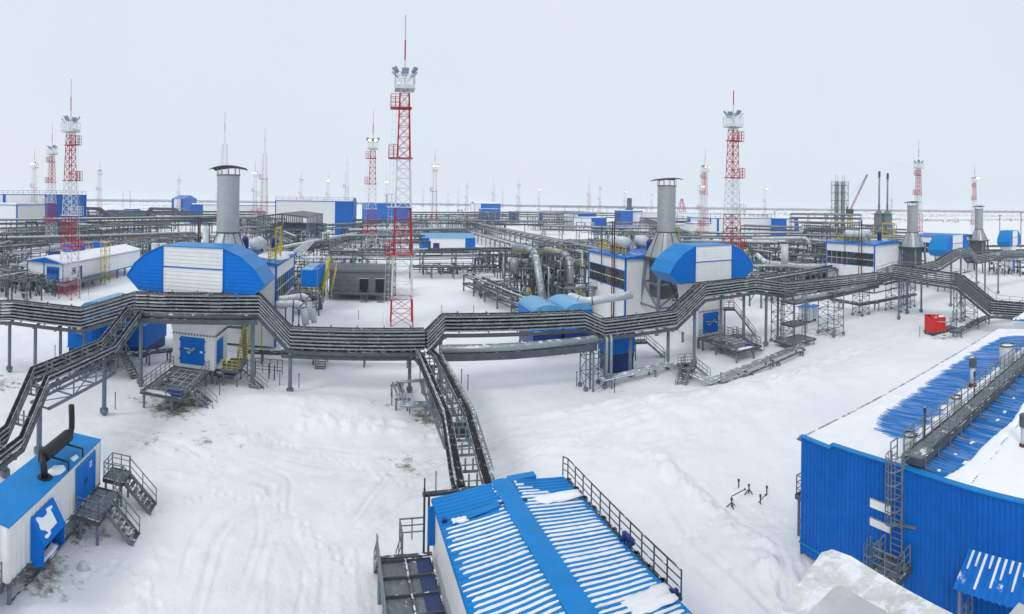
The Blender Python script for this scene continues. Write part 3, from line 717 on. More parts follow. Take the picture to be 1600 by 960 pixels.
for i in range(11): MB().box(3.87, 4.15, -0.25-1.0*i, -0.05-1.0*i, 4.2, 4.34).obj('bracket', M_DARK, RC)
MB().box(3.95, 4.07, -10.4, -0.1, 4.22, 4.34).obj('base_rail', M_DARK, RC)
MB().box(3.9, 4.1, -6.9, -6.1, 4.5, 4.75).obj('cable_box', M_NAVY, RC)
# platform on its left flank
CP = thing('hut_platform', 'grey steel platform with open panels on the left of the snow-striped hut', 'platform', (CB0.x, CB0.y, 0), CA)
pz = 2.2
for i in range(2):
    for j in range(6):
        y1 = -1.1-1.15*j
        MB().box(-6.55+i*1.3+0.05, -5.3+i*1.3, y1-1.08, y1, pz-0.22, pz-0.16).obj('deck_panel', M_GRATE, CP)
b = MB()
for j in range(7): b.box(-6.6, -3.95, -1.12-1.15*j-0.03, -1.12-1.15*j+0.03, pz-0.15, pz)
for x in (-6.6, -5.3, -4.0): b.box(x-0.04, x+0.04, -8.1, -0.95, pz-0.24, pz+0.02)
b.box(-6.65, -3.9, -1.05, -0.85, pz-0.25, pz+0.05).box(-6.65, -3.9, -6.3, -5.9, pz-0.1, pz+0.06).box(-6.65, -3.9, -8.2, -7.9, pz-0.1, pz+0.06)
b.obj('deck_frame', M_STEELS, CP)
MB().box(-4.75, -4.05, -5.6, -1.1, pz-0.14, pz-0.09).obj('blue_cover', mat('grey_blue_cover', (0.03, 0.05, 0.13), 0.6), CP)
railing(CP, [(-6.7, -8.2, pz), (-6.7, -0.9, pz)], 1.15, 1.3, 0.06)
railing(CP, [(-6.6, 0.9, pz-0.3), (-5.9, 1.2, pz-0.1), (-4.2, 0.2, pz)], 1.1, 0.8, 0.06) if False else railing(CP, [(-5.4, -0.9, pz), (-5.4, 0.3, pz), (-4.1, 0.3, pz)], 1.1, 0.6, 0.06)
stairs(CP, (-6.05, -0.9, pz), (0, 1), 1.2, 2.2)
for y in (-1.0, -4.5, -8.0):
    for x in (-6.55, -4.2): post(CP, x, y, pz-0.2, 0.2, foot=False)
# second flank rail & light posts
# ================================================================ generator container, bottom left
K0 = W(13, 824, 4.2)
KA = math.radians(21.0)
KC = thing('generator_container', 'white ribbed container with blue roof and black muffler, bottom left corner', 'container', (K0.x, K0.y, 0), KA)
kz0, kz1, kw, kl = 1.45, 4.2, 2.4, 10.2
corr_wall(MB(), (0, 0, 0), (0, kl, 0), kz0, lambda s: kz1-0.02, (1, 0, 0), 0.42, 0.045).obj('side_wall', M_WHITE, KC)
corr_wall(MB(), (-kw, 0, 0), (0, 0, 0), kz0, lambda s: kz1-0.02, (0, -1, 0), 0.42, 0.045).obj('end_wall', M_WHITE, KC)
MB().box(-kw, -0.01, 0.01, kl, kz0, kz1-0.03).obj('inner_wall', M_WHITE, KC)
MB().box(-kw-0.06, 0.08, -0.08, kl+0.06, kz1-0.02, kz1+0.06).obj('roof', M_ROOFB, KC)
MB().box(-kw-0.05, 0.07, -0.06, kl+0.05, kz0-0.16, kz0-0.002).obj('base_frame', M_STEEL, KC)
MB().box(-0.04, 0.06, kl-0.02, kl+0.03, kz0, kz1-0.03).obj('corner_trim', M_ROOFB, KC)
for y0 in (6.85, 8.08):
    d = MB().box(0.05, 0.10, y0, y0+1.2, kz0+0.12, kz1-0.35).obj('door', M_BLUEH, KC)
    MB().box(0.105, 0.14, y0+(1.05 if y0 < 7 else 0.08), y0+(1.12 if y0 < 7 else 0.15), kz0+1.0, kz0+1.35).obj('handle', M_DARK, d)
MB().box(0.05, 0.13, 6.75, 6.85, kz0+0.05, kz1-0.28).box(0.05, 0.13, 9.28, 9.38, kz0+0.05, kz1-0.28).box(0.05, 0.13, 6.75, 9.38, kz1-0.34, kz1-0.25).obj('door_frame', M_ROOFB, KC)
s_ = MB().box(0.102, 0.112, 8.55, 8.85, kz0+1.75, kz0+2.1).obj('door_sign', M_SIGN, KC)
MB().box(0.113, 0.118, 8.62, 8.78, kz0+1.86, kz0+1.98).obj('sign_mark', M_BLUEH, s_)
# louvre hood
hy0, hy1 = 1.9, 4.0
HD = MB()
KT_, KP = kz1-0.55, 0.85
HD.box(0.04, 0.10, hy0, hy1, kz0-0.25, KT_)
HD.add([(0.1, hy0, kz0-0.25), (KP, hy0, kz0+0.0), (KP, hy0, kz0+1.05), (0.1, hy0, KT_), (0.1, hy0+0.05, kz0-0.25), (KP, hy0+0.05, kz0+0.0), (KP, hy0+0.05, kz0+1.05), (0.1, hy0+0.05, KT_)], [(0,1,2,3),(7,6,5,4),(1,5,6,2),(0,4,5,1),(3,2,6,7)])
HD.add([(0.1, hy1, kz0-0.25), (KP, hy1, kz0+0.0), (KP, hy1, kz0+1.05), (0.1, hy1, KT_), (0.1, hy1+0.05, kz0-0.25), (KP, hy1+0.05, kz0+0.0), (KP, hy1+0.05, kz0+1.05), (0.1, hy1+0.05, KT_)], [(0,1,2,3),(7,6,5,4),(1,5,6,2),(0,4,5,1),(3,2,6,7)])
HD.add([(0.1, hy0-0.02, KT_+0.03), (KP+0.05, hy0-0.02, kz0+1.05), (KP+0.05, hy1+0.07, kz0+1.05), (0.1, hy1+0.07, KT_+0.03), (0.1, hy0-0.02, KT_-0.02), (KP+0.05, hy0-0.02, kz0+1.0), (KP+0.05, hy1+0.07, kz0+1.0), (0.1, hy1+0.07, KT_-0.02)], [(0,1,2,3),(7,6,5,4),(1,5,6,2),(0,4,5,1),(2,6,7,3)])
hd = HD.obj('louvre_hood', M_BLUEH, KC)
MB().add([(0.1, hy0+0.06, kz0-0.2), (KP-0.03, hy0+0.06, kz0+0.05), (KP-0.03, hy1-0.01, kz0+0.05), (0.1, hy1-0.01, kz0-0.2)], [(0, 1, 2, 3)]).obj('hood_floor', M_BLUES, hd)
b = MB(); rr_ = random.Random(2)
for i in range(7):
    for j in range(7):
        x = 0.14+(KP-0.12)*i/6; y = hy0+0.12+(hy1-hy0-0.2)*j/6; e = min(i, j, 6-i, 6-j)
        zb = KT_+0.03+(kz0+1.05-KT_-0.03)*(x-0.1)/(KP-0.05)
        b.v.append((x, y, zb+(-0.05 if e == 0 else ((0.07*rr_.random() if rr_.random() > 0.5 else -0.05) if e == 1 else 0.06+0.05*rr_.random()))))
for j in range(6):
    for i in range(6): b.f.append((j+7*i, j+7*i+7, j+7*i+8, j+7*i+1))
b.obj('hood_snow', M_SNOW, hd, True)
blob(hd, 'hood_snow', rag(0.3, KP-0.1, hy0+0.2, hy1-0.3, 4, 0.08, 6), kz0-0.08, 0.22)
# muffler
MU = thing('muffler', 'black exhaust muffler with bent tailpipe lying on the blue container roof', 'muffler', (K0.x, K0.y, 0), KA)
mzc = kz1+0.95
MB().lathe([(0.12, -1.55), (0.38, -1.45), (0.38, 1.45), (0.12, 1.55)], 20).obj('silencer_drum', M_BLACK, MU, False).matrix_local = Matrix.Translation((-1.15, 6.55, mzc)) @ Matrix.Rotation(-math.pi/2, 4, 'X')
MB().tube([(-1.15, 8.05, mzc), (-1.15, 8.35, mzc+0.05), (-1.15, 8.5, mzc+0.35), (-1.15, 8.5, mzc+0.9), (-1.15, 8.42, mzc+1.75)], 0.19, 14).obj('tailpipe', M_BLACK, MU, True)
MB().tube([(-1.15, 5.1, mzc), (-1.0, 4.75, mzc-0.05), (-0.8, 4.6, mzc-0.5), (-0.75, 4.6, kz1)], 0.2, 14).obj('inlet_pipe', M_BLACK, MU, True)
MB().lathe([(0.42, 0), (0.44, 0.03), (0.3, 0.05)], 14, (-0.75, 4.6, kz1+0.06)).obj('flange', M_BLACK, MU)
MB().box(-1.25, -1.05, 8.12, 8.2, mzc-0.2, mzc+0.22).obj('clamp', M_ORNG, MU)
for y in (5.9, 7.7):
    MB().bar((-1.95, y, kz1+0.55), (0.05, y, kz1+0.55), 0.08).bar((-1.95, y, kz1+0.55), (-1.95, y, kz1+0.05), 0.08).bar((0.05, y, kz1+0.55), (0.05, y, kz1+0.06), 0.08).obj('cradle', M_BLACK, MU)
blob(KC, 'roof_snow', [(-0.95, 5.1), (-0.5, 4.9), (-0.15, 5.3), (-0.1, 5.9), (-0.4, 6.2), (-0.9, 5.9)], kz1+0.055, 0.13); blob(KC, 'roof_snow', [(-0.5, 7.1), (-0.15, 6.9), (-0.1, 7.5), (-0.4, 7.7)], kz1+0.055, 0.09)
# legs and rails beneath
for y in (0.15, 3.4, 6.8, 9.9):
    for x in (0.0, -kw+0.1): MB().tube([(x, y, -0.5), (x, y, kz0-0.16)], 0.12, 8).obj('leg', M_POST, KC)
MB().bar((0.0, 0.1, 0.35), (0.0, kl, 0.35), 0.1, 0.14).bar((0.12, -0.2, kz0-0.05), (0.12, kl-3, kz0-0.05), 0.12, 0.1).obj('lower_rail', M_STEELS, KC)
KS = thing('container_landing', 'grey landing with two stair flights at the white container door, lower left', 'landing', (K0.x, K0.y, 0), KA)
deck(KS, 0.2, 1.7, 6.5, 9.6, kz0-0.02, 2, 4)
railing(KS, [(0.2, 6.5, kz0), (1.7, 6.5, kz0), (1.7, 7.4, kz0)], 1.05, 0.9)
railing(KS, [(1.7, 8.6, kz0), (1.7, 9.6, kz0)], 1.05, 0.8)
for (x, y) in ((0.5, 6.6), (1.6, 6.6), (1.6, 9.5)): post(KS, x, y, kz0-0.15, 0.2, foot=False)
stairs(KS, (1.7, 8.0, kz0), (1, 0), 1.1, 1.75)
deck(KS, 0.2, 1.5, 10.5, 11.9, kz0+0.15, 2, 2)
railing(KS, [(1.5, 10.5, kz0+0.15), (0.2, 10.5, kz0+0.15), (0.2, 11.9, kz0+0.15), (1.5, 11.9, kz0+0.15)], 1.05, 0.8)
stairs(KS, (1.5, 11.2, kz0+0.15), (1, 0), 1.15, 1.9)
for (x, y) in ((0.3, 10.6), (1.4, 11.8), (1.4, 10.6)): post(KS, x, y, kz0, 0.16, foot=False)
KT = thing('end_stairs', 'grey stair head with railing at the left picture edge beside container', 'stairs', (K0.x, K0.y, 0), KA)
deck(KT, -2.2, -0.2, -1.5, -0.2, kz0-0.05, 2, 1); railing(KT, [(-0.2, -0.25, kz0), (-0.2, -1.5, kz0), (-2.2, -1.5, kz0)], 1.1, 0.6)
for (x, y) in ((-0.3, -1.4), (-2.1, -1.4)): post(KT, x, y, kz0-0.2, 0.14, foot=False)
# ================================================================ cable racks
def offs(path, d, dz):
    out = []; n = len(path)
    for i in range(n):
        t = Vector((0, 0, 0))
        if i > 0: t += Vector((path[i].x-path[i-1].x, path[i].y-path[i-1].y, 0)).normalized()
        if i < n-1: t += Vector((path[i+1].x-path[i].x, path[i+1].y-path[i].y, 0)).normalized()
        t.normalize(); k = 1.0
        if 0 < i < n-1:
            a = Vector((path[i].x-path[i-1].x, path[i].y-path[i-1].y, 0)).normalized(); k = 1/max(0.5, a.dot(t))
        s = Vector((t.y, -t.x, 0)); out.append(path[i]+s*d*k+Vector((0, 0, dz)))
    return out
def tray_prof(w, h=0.14):
    a = w/2; return [(-a, 0), (a, 0), (a, h), (a-0.03, h), (a-0.03, 0.03), (-a+0.03, 0.03), (-a+0.03, h), (-a, h)]
def cable_prof(w, k=1.0):
    a = w/2-0.05; return [(-a, 0.031), (a, 0.031), (a-0.02, 0.11*k), (a*0.6, 0.16*k), (a*0.35, 0.11*k), (0.0, 0.17*k), (-a*0.3, 0.12*k), (-a*0.6, 0.18*k), (-a+0.02, 0.12*k)]
def along(path, step):
    """points every step metres with plan direction"""
    out = []
    for p, q in zip(path[:-1], path[1:]):
        L_ = (q-p).length; n = max(1, int(L_/step))
        for i in range(n): out.append((p.lerp(q, (i+0.5)/n), (q-p)))
    return out
def cable_rack(name, label, path, tiers, halfw=1.2, th=0.36, posts=(), post_w=0.36, sides=(1, -1), frame_step=2.6, group=None, beam=True, rails=False, tw=0.5, dual=True):
    """tiers of trays left and right of a service rack; 'path' is the underside of the lowest tier"""
    b0 = Vector((path[0].x, path[0].y, 0)); th_ = thing(name, label, 'cable rack', b0, 0, group)
    path = [p-b0 for p in path]
    for sd in sides:
        n = tiers if sd == sides[0] else max(2, tiers-1)
        for k in range(n):
            pp = offs(path, sd*(halfw-tw/2-0.05), 0.12+k*th)
            t = MB().sweep(pp, tray_prof(tw)).obj('cable_tray', M_TRAY, th_)
            MB().sweep(pp, cable_prof(tw, 0.8+0.5*rnd.random())).obj('cable_bundle', M_CABLE, t)
    if dual:
        pp = offs(path, 0.0, 0.10); MB().tube([p+Vector((0, 0, 0.2)) for p in pp], 0.16, 8).obj('pipe', M_PIPED, th_, True)
        pp = offs(path, 0.15, 0.12+th*(tiers-1)); t = MB().sweep(pp, tray_prof(0.6)).obj('cable_tray', M_TRAY, th_)
        MB().sweep(pp, cable_prof(0.6, 1.2)).obj('cable_bundle', M_CABLE, t)
    hh = tiers*th
    fm = MB().box(-0.05, 0.05, -halfw, halfw, -0.04, 0.1).box(-0.05, 0.05, -0.28, -0.18, 0.1, hh+0.12).box(-0.05, 0.05, 0.18, 0.28, 0.1, hh+0.12)
    for k in range(1, tiers): fm.box(-0.03, 0.03, -halfw+0.05, halfw-0.05, 0.05+k*th, 0.10+k*th)
    fmm = fm.mesh('rack_frame', M_STEEL)
    for c, d in along(path, frame_step): inst('rack_frame', fmm, th_, c, math.atan2(d.y, d.x))
    if beam:
        for s in (-1, 1): MB().sweep(offs(path, s*(halfw-0.12), -0.30), [(-0.09, -0.17), (0.09, -0.17), (0.09, 0.2), (-0.09, 0.2)]).obj('long_beam', M_PIPED, th_)
    if rails:
        for s in (-1, 1):
            b = MB()
            for p, q in zip(offs(path, s*halfw, 0)[:-1], offs(path, s*halfw, 0)[1:]): rail_mb(b, [p, q], hh+0.5, 2.4, 0.05, ())
            b.obj('railing', M_STEEL, th_)
    for (f, s, w) in posts:
        # f: fraction of path length
        tot = sum((q-p).length for p, q in zip(path[:-1], path[1:])); d = f*tot
        for p, q in zip(path[:-1], path[1:]):
            L_ = (q-p).length
            if d <= L_+1e-6: c = p.lerp(q, d/L_); dr = (q-p); break
            d -= L_
        sdv = Vector((dr.y, -dr.x, 0)).normalized()
        c2 = c+sdv*s
        post(th_, c2.x, c2.y, c2.z-0.45, w)
        MB().bar(c-sdv*halfw+Vector((0, 0, -0.5)), c+sdv*halfw+Vector((0, 0, -0.5)), 0.22, 0.18).obj('cross_beam', M_POST, th_)
    return th_
def frac(path, px):
    """fraction of the way along a path where it crosses bearing px"""
    tot = 0; best = (9, 0)
    tt = sum((q-p).length for p, q in zip(path[:-1], path[1:])); acc = 0; a = (px-800)/F
    for p, q in zip(path[:-1], path[1:]):
        for i in range(21):
            c = p.lerp(q, i/20); e = abs(math.atan2(c.x, c.y)-a)
            if e < best[0]: best = (e, (acc+(q-p).length*i/20)/tt)
        acc += (q-p).length
    return best[1]
# main rack, left of the central junction
pL = [RP(-70, 61, 500), RP(20, 58, 497), RP(130, 55.8, 510), RP(212, 54.6, 486), RP(405, 53.6, 489), RP(455, 53.2, 541), RP(662, 52.6, 544)]
cable_rack('cable_rack', 'main cable rack from the left edge over the white cabinet to the central junction', pL, 6, 1.3,
           posts=[(frac(pL, 17), 0, 0.4), (frac(pL, 57), 0.5, 0.4), (frac(pL, 92), -1.2, 0.36), (frac(pL, 219), 0.2, 0.44), (frac(pL, 399), 0.2, 0.42), (frac(pL, 457), 0.8, 0.42), (frac(pL, 130), -0.8, 0.36), (frac(pL, 640), -0.8, 0.36)])
pR = [RP(664, 52.6, 544), RP(692, 53.0, 516), RP(908, 57, 509), RP(938, 57.8, 522), RP(1048, 62.5, 507), RP(1093, 65.5, 464), RP(1172, 71.5, 453), RP(1222, 76, 459), RP(1372, 92, 440)]
cable_rack('cable_rack', 'main cable rack from the central junction to the right junction past the second unit', pR, 5, 1.3,
           posts=[(frac(pR, 985), 0.2, 0.44), (frac(pR, 1045), 0.2, 0.42), (frac(pR, 948), 0.5, 0.4), (frac(pR, 1082), 0.7, 0.42), (frac(pR, 1162), 0.2, 0.42), (frac(pR, 1136), -1.0, 0.36), (frac(pR, 1196), 0.3, 0.42), (frac(pR, 1222), -0.5, 0.36), (frac(pR, 700), -0.9, 0.36)])
# branch down to the generator container
pB = [RP(214, 54.2, 487), RP(168, 47.2, 548), RP(62, 39.3, 596), RP(22, 36.2, 690), RP(-30, 34.5, 730)]
BR = cable_rack('cable_rack', 'truss cable branch sloping from the left rack down to the generator container', pB, 3, 0.95, th=0.34,
           posts=[(frac(pB, 168), 0, 0.42), (frac(pB, 64), 0, 0.44), (frac(pB, 14), 0.3, 0.4)], beam=True, tw=0.42, dual=False, frame_step=2.0)
b0 = Vector((pB[0].x, pB[0].y, 0)); pp = [p-b0 for p in pB[1:3]]
def truss(parent, p, q, halfw, drop, n, m=None):
    d = Vector(((q-p).y, -(q-p).x, 0)).normalized(); dn = Vector((0, 0, -drop)); m = m or M_POST
    for s in (-1, 1):
        o = d*s*halfw
        MB().bar(p+o+dn, q+o+dn, 0.16, 0.2).obj('chord', m, parent)
        b = MB()
        for i in range(n):
            a, c = p.lerp(q, i/n)+o, p.lerp(q, (i+1)/n)+o
            b.bar(a, a+dn, 0.09); b.bar(a if i % 2 else a+dn, c+dn if i % 2 else c, 0.07)
        b.obj('web', m, parent)
    for i in range(n+1):
        a = p.lerp(q, i/n); MB().bar(a-d*halfw+dn, a+d*halfw+dn, 0.1, 0.12).bar(a-d*halfw+dn, (p.lerp(q, min(n, i+1)/n))+d*halfw+dn, 0.06).obj('cross_tie', m, parent)
truss(BR, pp[0]+Vector((0, 0, -0.3)), pp[1]+Vector((0, 0, -0.3)), 0.9, 1.6, 3)
# branch to the hut in front
pC = [RP(663, 52.2, 556), RP(672, 49, 566), RP(716, 37.5, 660), RP(736, 29.4, 752), RP(742, 27.9, 775)]
BC = cable_rack('cable_rack', 'cable branch with black bundles running down from the junction to the striped-roof hut', pC, 2, 1.05, th=0.34, posts=[(frac(pC, 676), -0.2, 0.6)], tw=0.5, dual=False, frame_step=1.7)
b0 = Vector((pC[0].x, pC[0].y, 0)); pp = [p-b0 for p in pC]
truss(BC, pp[1]+Vector((0, 0, -0.3)), pp[2]+Vector((0, 0, -0.3)), 0.95, 1.5, 4)
for s in (-1, 1):
    b = MB()
    for p, q in zip(offs(pp, s*1.05, 0.35)[:-1], offs(pp, s*1.05, 0.35)[1:]): b.bar(p+Vector((0, 0, 0.55)), q+Vector((0, 0, 0.55)), 0.07); b.bar(p+Vector((0, 0, 0.3)), q+Vector((0, 0, 0.3)), 0.05)
    b.obj('top_chord', M_TRAY, BC)
    pq = offs(pp, s*0.98, 0.2)
    for k in range(4): MB().tube([p+Vector((0, 0, 0.12+0.16*(k % 2)))+Vector((0.12*k-0.2, 0, 0)) for p in pq[1:]], 0.075, 6).obj('cable', M_CABLE, BC)
b = MB()
for c, d in along([pp[1], pp[2], pp[3]], 0.34):
    s = Vector((d.y, -d.x, 0)).normalized(); c = c - s*1.3; b.bar(c+Vector((0, 0, 0.1)), c+Vector((0, 0, 0.75)), 0.025); b.bar(c+Vector((0, 0, 0.75)), c+s*0.25+Vector((0, 0, 0.75)), 0.025)
[None for c in range(1)]; b.obj('tray_hanger', M_DARK, BC)
MB().box(-0.7, 0.7, -0.5, 0.5, -0.9, -0.15).obj('bearing_block', M_DARK, BC, loc=pp[2]+Vector((0.3, 0, 0)), rz=math.radians(17))
# right junction and the stretch turning towards the warehouse
pD = [RP(1374, 92, 440), RP(1398, 91, 432), RP(1500, 88, 447), RP(1552, 81, 490), RP(1660, 84, 497)]
cable_rack('cable_rack', 'cable rack that turns and dives behind the warehouse roof, right', pD, 6, 1.3, posts=[(frac(pD, 1405), -0.8, 0.36)], rails=True)
pE = [RP(1376, 93, 441), RP(1440, 98, 424), RP(1463, 101, 418), RP(1492, 105, 400), RP(1509, 108, 397), RP(1519, 110, 409), RP(1562, 121, 401), RP(1640, 140, 398)]
cable_rack('cable_rack', 'pale cable rack climbing from the right junction towards the far units', pE, 4, 1.3, posts=[(frac(pE, x), 0, 0.4) for x in (1487, 1502, 1527, 1541, 1561, 1440, 1420)])
# lower pipes below the main rack
def pipe_run(name, label, path, radii, supports=(), m=None, cat='pipeline', legs=True, beamw=0.0, group=None, gap=0.12):
    b0 = Vector((path[0].x, path[0].y, 0)); t = thing(name, label, cat, b0, 0, group); path = [p-b0 for p in path]
    x = -sum(2*r+gap for r in radii)/2
    for r in radii:
        x += r+gap/2
        MB().tube([p+Vector((0, 0, r)) for p in offs(path, x, 0)], r, 10).obj('pipe', m or M_PIPE, t, True)
        x += r+gap/2
    hw = -(-sum(2*r+gap for r in radii)/2)+0.1
    if beamw:
        MB().sweep(offs(path, 0, -beamw/2-0.02), [(-0.25, -beamw/2), (0.25, -beamw/2), (0.25, beamw/2), (-0.25, beamw/2)]).obj('beam', M_PIPED, t)
    tot = sum((q-p).length for p, q in zip(path[:-1], path[1:]))
    for f in supports:
        d = f*tot
        for p, q in zip(path[:-1], path[1:]):
            L_ = (q-p).length
            if d <= L_+1e-6: c = p.lerp(q, d/L_); s = Vector(((q-p).y, -(q-p).x, 0)).normalized(); break
            d -= L_
        bt = c.z-0.01-(beamw+0.04 if beamw else 0)
        bb = MB().bar(c-s*hw+Vector((0, 0, bt-c.z-0.08)), c+s*hw+Vector((0, 0, bt-c.z-0.08)), 0.16, 0.16)
        for k in (-1, 1):
            e = c+s*hw*0.8*k; bb.bar((e.x, e.y, -0.5), (e.x, e.y, bt-0.16), 0.2 if bt > 2 else 0.16)
        bb.obj('support', M_POST, t)
    return t
pipe_run('pipeline', 'large horizontal pipe on a grey beam between the junction and second unit', [RP(688, 51.0, 552), RP(800, 52.4, 549), RP(932, 55.2, 536)], [0.42], (0.97,), M_PIPE, beamw=0.75)
pipe_run('pipeline', 'grey pipe and box beam slung under the left rack', [RP(440, 52.6, 552), RP(650, 51.8, 556)], [0.28], (), M_PIPED, beamw=0.4)
pipe_run('pipeline', 'grey beam with pipe slung under the rack above the white cabinet', [RP(216, 53.2, 496), RP(402, 52.4, 499)], [0.25], (), M_PIPED, beamw=0.5)
pipe_run('pipeline', 'bundle of low pipes bending round the second cabinet yard', [W(938, 596, 0.9), W(1043, 571, 0.9), W(1062, 578, 0.9), W(1110, 598, 0.9), W(1180, 570, 0.9), W(1256, 540, 0.9)], [0.16, 0.16, 0.12], (0.03, 0.2, 0.36, 0.5, 0.63, 0.78, 0.97), M_PIPE)
pipe_run('pipeline', 'thin low pipe in front of the second cabinet yard', [W(1115, 607, 0.5), W(1180, 582, 0.5), W(1258, 548, 0.5)], [0.12], (0.05, 0.35, 0.65, 0.95), M_PIPED)
pipe_run('pipeline', 'three low pipes on sleepers left of the first white cabinet', [W(110, 560, 1.2), W(280, 548, 1.2)], [0.14, 0.14, 0.14], (0.1, 0.3, 0.5, 0.7, 0.9), M_PIPED)
pipe_run('pipeline', 'low pipe loop with snow bed right of the first cabinet', [W(330, 585, 0.9), W(358, 590, 0.9), W(372, 575, 0.9)], [0.3, 0.3], (0.2, 0.8), M_PIPED)
pipe_run('pipeline', 'low pipe run under the main rack between the stairs', [W(384, 552, 1.0), W(520, 556, 1.0), W(650, 560, 1.0)], [0.2, 0.2], (0.1, 0.4, 0.7, 0.95), M_PIPED)
pipe_run('pipeline', 'grey pipe loop standing on short legs left of the hut branch', [W(620, 600, 1.4), W(632, 634, 1.4), W(668, 634, 1.4)], [0.13, 0.13, 0.13], (0.02, 0.5, 0.98), M_PIPE)
pipe_run('pipeline', 'short upper pipe of the loop left of the hut branch', [W(622, 600, 1.4), W(665, 596, 1.4)], [0.16], (0.1, 0.9), M_PIPE)
# lattice trestles
def lattice(parent, x, y, w, d, z1, n, rz=0.0, m=None, name='trestle_frame', t=0.10):
    b = MB(); m = m or M_POST; c, s = math.cos(rz), math.sin(rz)
    K = [Vector((x+c*i*w/2-s*j*d/2, y+s*i*w/2+c*j*d/2, 0)) for i, j in ((-1, -1), (1, -1), (1, 1), (-1, 1))]
    for k in K: b.bar((k.x, k.y, -0.5), (k.x, k.y, z1), t)
    for i in range(n):
        z0, zz = z1*i/n, z1*(i+1)/n
        for a in range(4):
            p, q = K[a], K[(a+1) % 4]
            b.bar((p.x, p.y, zz), (q.x, q.y, zz), t*0.7)
            if i % 2: b.bar((p.x, p.y, z0), (q.x, q.y, zz), t*0.6)
            else: b.bar((q.x, q.y, z0), (p.x, p.y, zz), t*0.6)
    return b.obj(name, m, parent)
def trestle(label, base, w, d, z1, n=4, cap=True):
    t = thing('lattice_trestle', label, 'trestle', base, GA)
    lattice(t, 0, 0, w, d, z1, n)
    MB().box(-w/2-0.2, w/2+0.2, -d/2-0.2, d/2+0.2, z1, z1+0.2).obj('cap_beam', M_STEELS, t)
    for i in (-1, 1):
        for j in (-1, 1): MB().lathe([(0.26, 0.0), (0.26, 0.35)], 8, (i*w/2, j*d/2, 0)).obj('footing', M_POST, t)
    return t
trestle('lattice trestle at the end of the large horizontal pipe', W(925, 605), 2.2, 1.6, 5.0, 3)
t = thing('riser_pipes', 'pair of pale vertical riser pipes beside the lattice trestle', 'pipeline', W(934, 605), GA)
for i, x in enumerate((0.6, 1.15)): MB().tube([(x, -0.6, 5.6), (x, -0.9, 5.4), (x, -0.9, 1.0), (x, 0.4, 0.9)], 0.16, 8).obj('pipe', M_PIPE, t, True)
for lb, px, py, w, d, z in (('lattice trestle nearest the white kiosk', 1298, 522, 2.4, 3.2, 6.6), ('lattice trestle with ladder platforms right of second stairs', 1222, 534, 2.0, 2.6, 7.2),
        ('lattice trestle left of the red box, farther one', 1345, 492, 2.2, 2.2, 6.0), ('lattice trestle under the right junction', 1400, 486, 2.0, 3.5, 6.6), ('second lattice trestle under the right junction', 1417, 480, 1.8, 2.6, 6.4),
        ('tall lattice trestle just right of the red box', 1498, 503, 1.4, 1.4, 7.0), ('tall lattice trestle behind the warehouse gutter', 1515, 500, 1.6, 2.4, 6.6), ('far lattice trestle left of the kiosk behind the rack', 1205, 470, 1.8, 1.8, 6)):
    trestle(lb, W(px, py), w, d, z, 5)
t = thing('service_tower', 'grey service platform with ladder beside the trestle by the kiosk', 'platform', W(1240, 540), GA)
deck(t, -1.4, 1.4, -1.2, 1.2, 3.2, 2, 2); railing(t, [(-1.4, -1.2, 3.2), (1.4, -1.2, 3.2), (1.4, 1.2, 3.2)], 1.1, 0.9)
deck(t, -1.4, 1.4, -1.2, 1.2, 6.4, 2, 2); railing(t, [(-1.4, -1.2, 6.4), (1.4, -1.2, 6.4), (1.4, 1.2, 6.4), (-1.4, 1.2, 6.4), (-1.4, -1.2, 6.4)], 1.1, 0.9)
for x, y in ((-1.3, -1.1), (1.3, -1.1), (1.3, 1.1), (-1.3, 1.1)): post(t, x, y, 6.3, 0.16)
ladder(t, 0.6, -1.25, 0, 6.4, 0.5); deck(t, -2.4, 2.8, -1.8, 1.6, 0.8, 3, 2)
for x in (-2.2, 0, 2.5): post(t, x, -1.7, 0.7, 0.16, foot=False)
pipe_run('pipeline', 'pipe on a beam from the kiosk trestle rising to the right junction', [RP(1240, 74, 472), RP(1300, 81, 462), RP(1372, 91, 446)], [0.4], (), M_PIPE, beamw=0.4)
pipe_run('pipeline', 'low pipes behind the kiosk trestle', [W(1300, 470, 1.5), W(1345, 478, 1.5), W(1430, 462, 1.5)], [0.25, 0.25], (0.1, 0.5, 0.9), M_PIPED)
pipe_run('pipeline', 'low pipe bundle leading from the red box to behind the warehouse', [W(1490, 522, 0.9), W(1540, 498, 0.9), W(1640, 488, 0.9)], [0.2, 0.2, 0.2], (0.05, 0.3, 0.5, 0.7), M_PIPED)
# ================================================================ gas compressor units
HOODP = [(-3.45, 14.8), (-5.4, 13.95), (-6.9, 12.7), (-7.9, 11.2), (-6.3, 9.7), (6.3, 9.7), (7.9, 11.2), (6.9, 12.7), (5.4, 13.95), (3.45, 14.8)]
def hood_x(z):
    e = [(9.7, 6.3), (11.2, 7.9), (12.7, 6.9), (13.95, 5.4), (14.8, 3.45)]
    for (a, xa), (b_, xb) in zip(e[:-1], e[1:]):
        if a <= z <= b_: return xa+(xb-xa)*(z-a)/(b_-a)
    return 3.45
def siding(b, xf0, xf1, z0, z1, y, sgn, step=0.40):
    z = z0
    while z < z1-1e-6:
        zt = min(z1, z+step)
        b.quad((xf0(z), y+sgn*0.05, z), (xf1(z), y+sgn*0.05, z), (xf1(zt), y, zt), (xf0(zt), y, zt))
        b.quad((xf0(z), y, z), (xf1(z), y, z), (xf1(z), y+sgn*0.05, z), (xf0(z), y+sgn*0.05, z))
        z = zt
    return b
UNIT_MESH = {}
def um(key, fn):
    if key not in UNIT_MESH: UNIT_MESH[key] = fn()
    return UNIT_MESH[key]
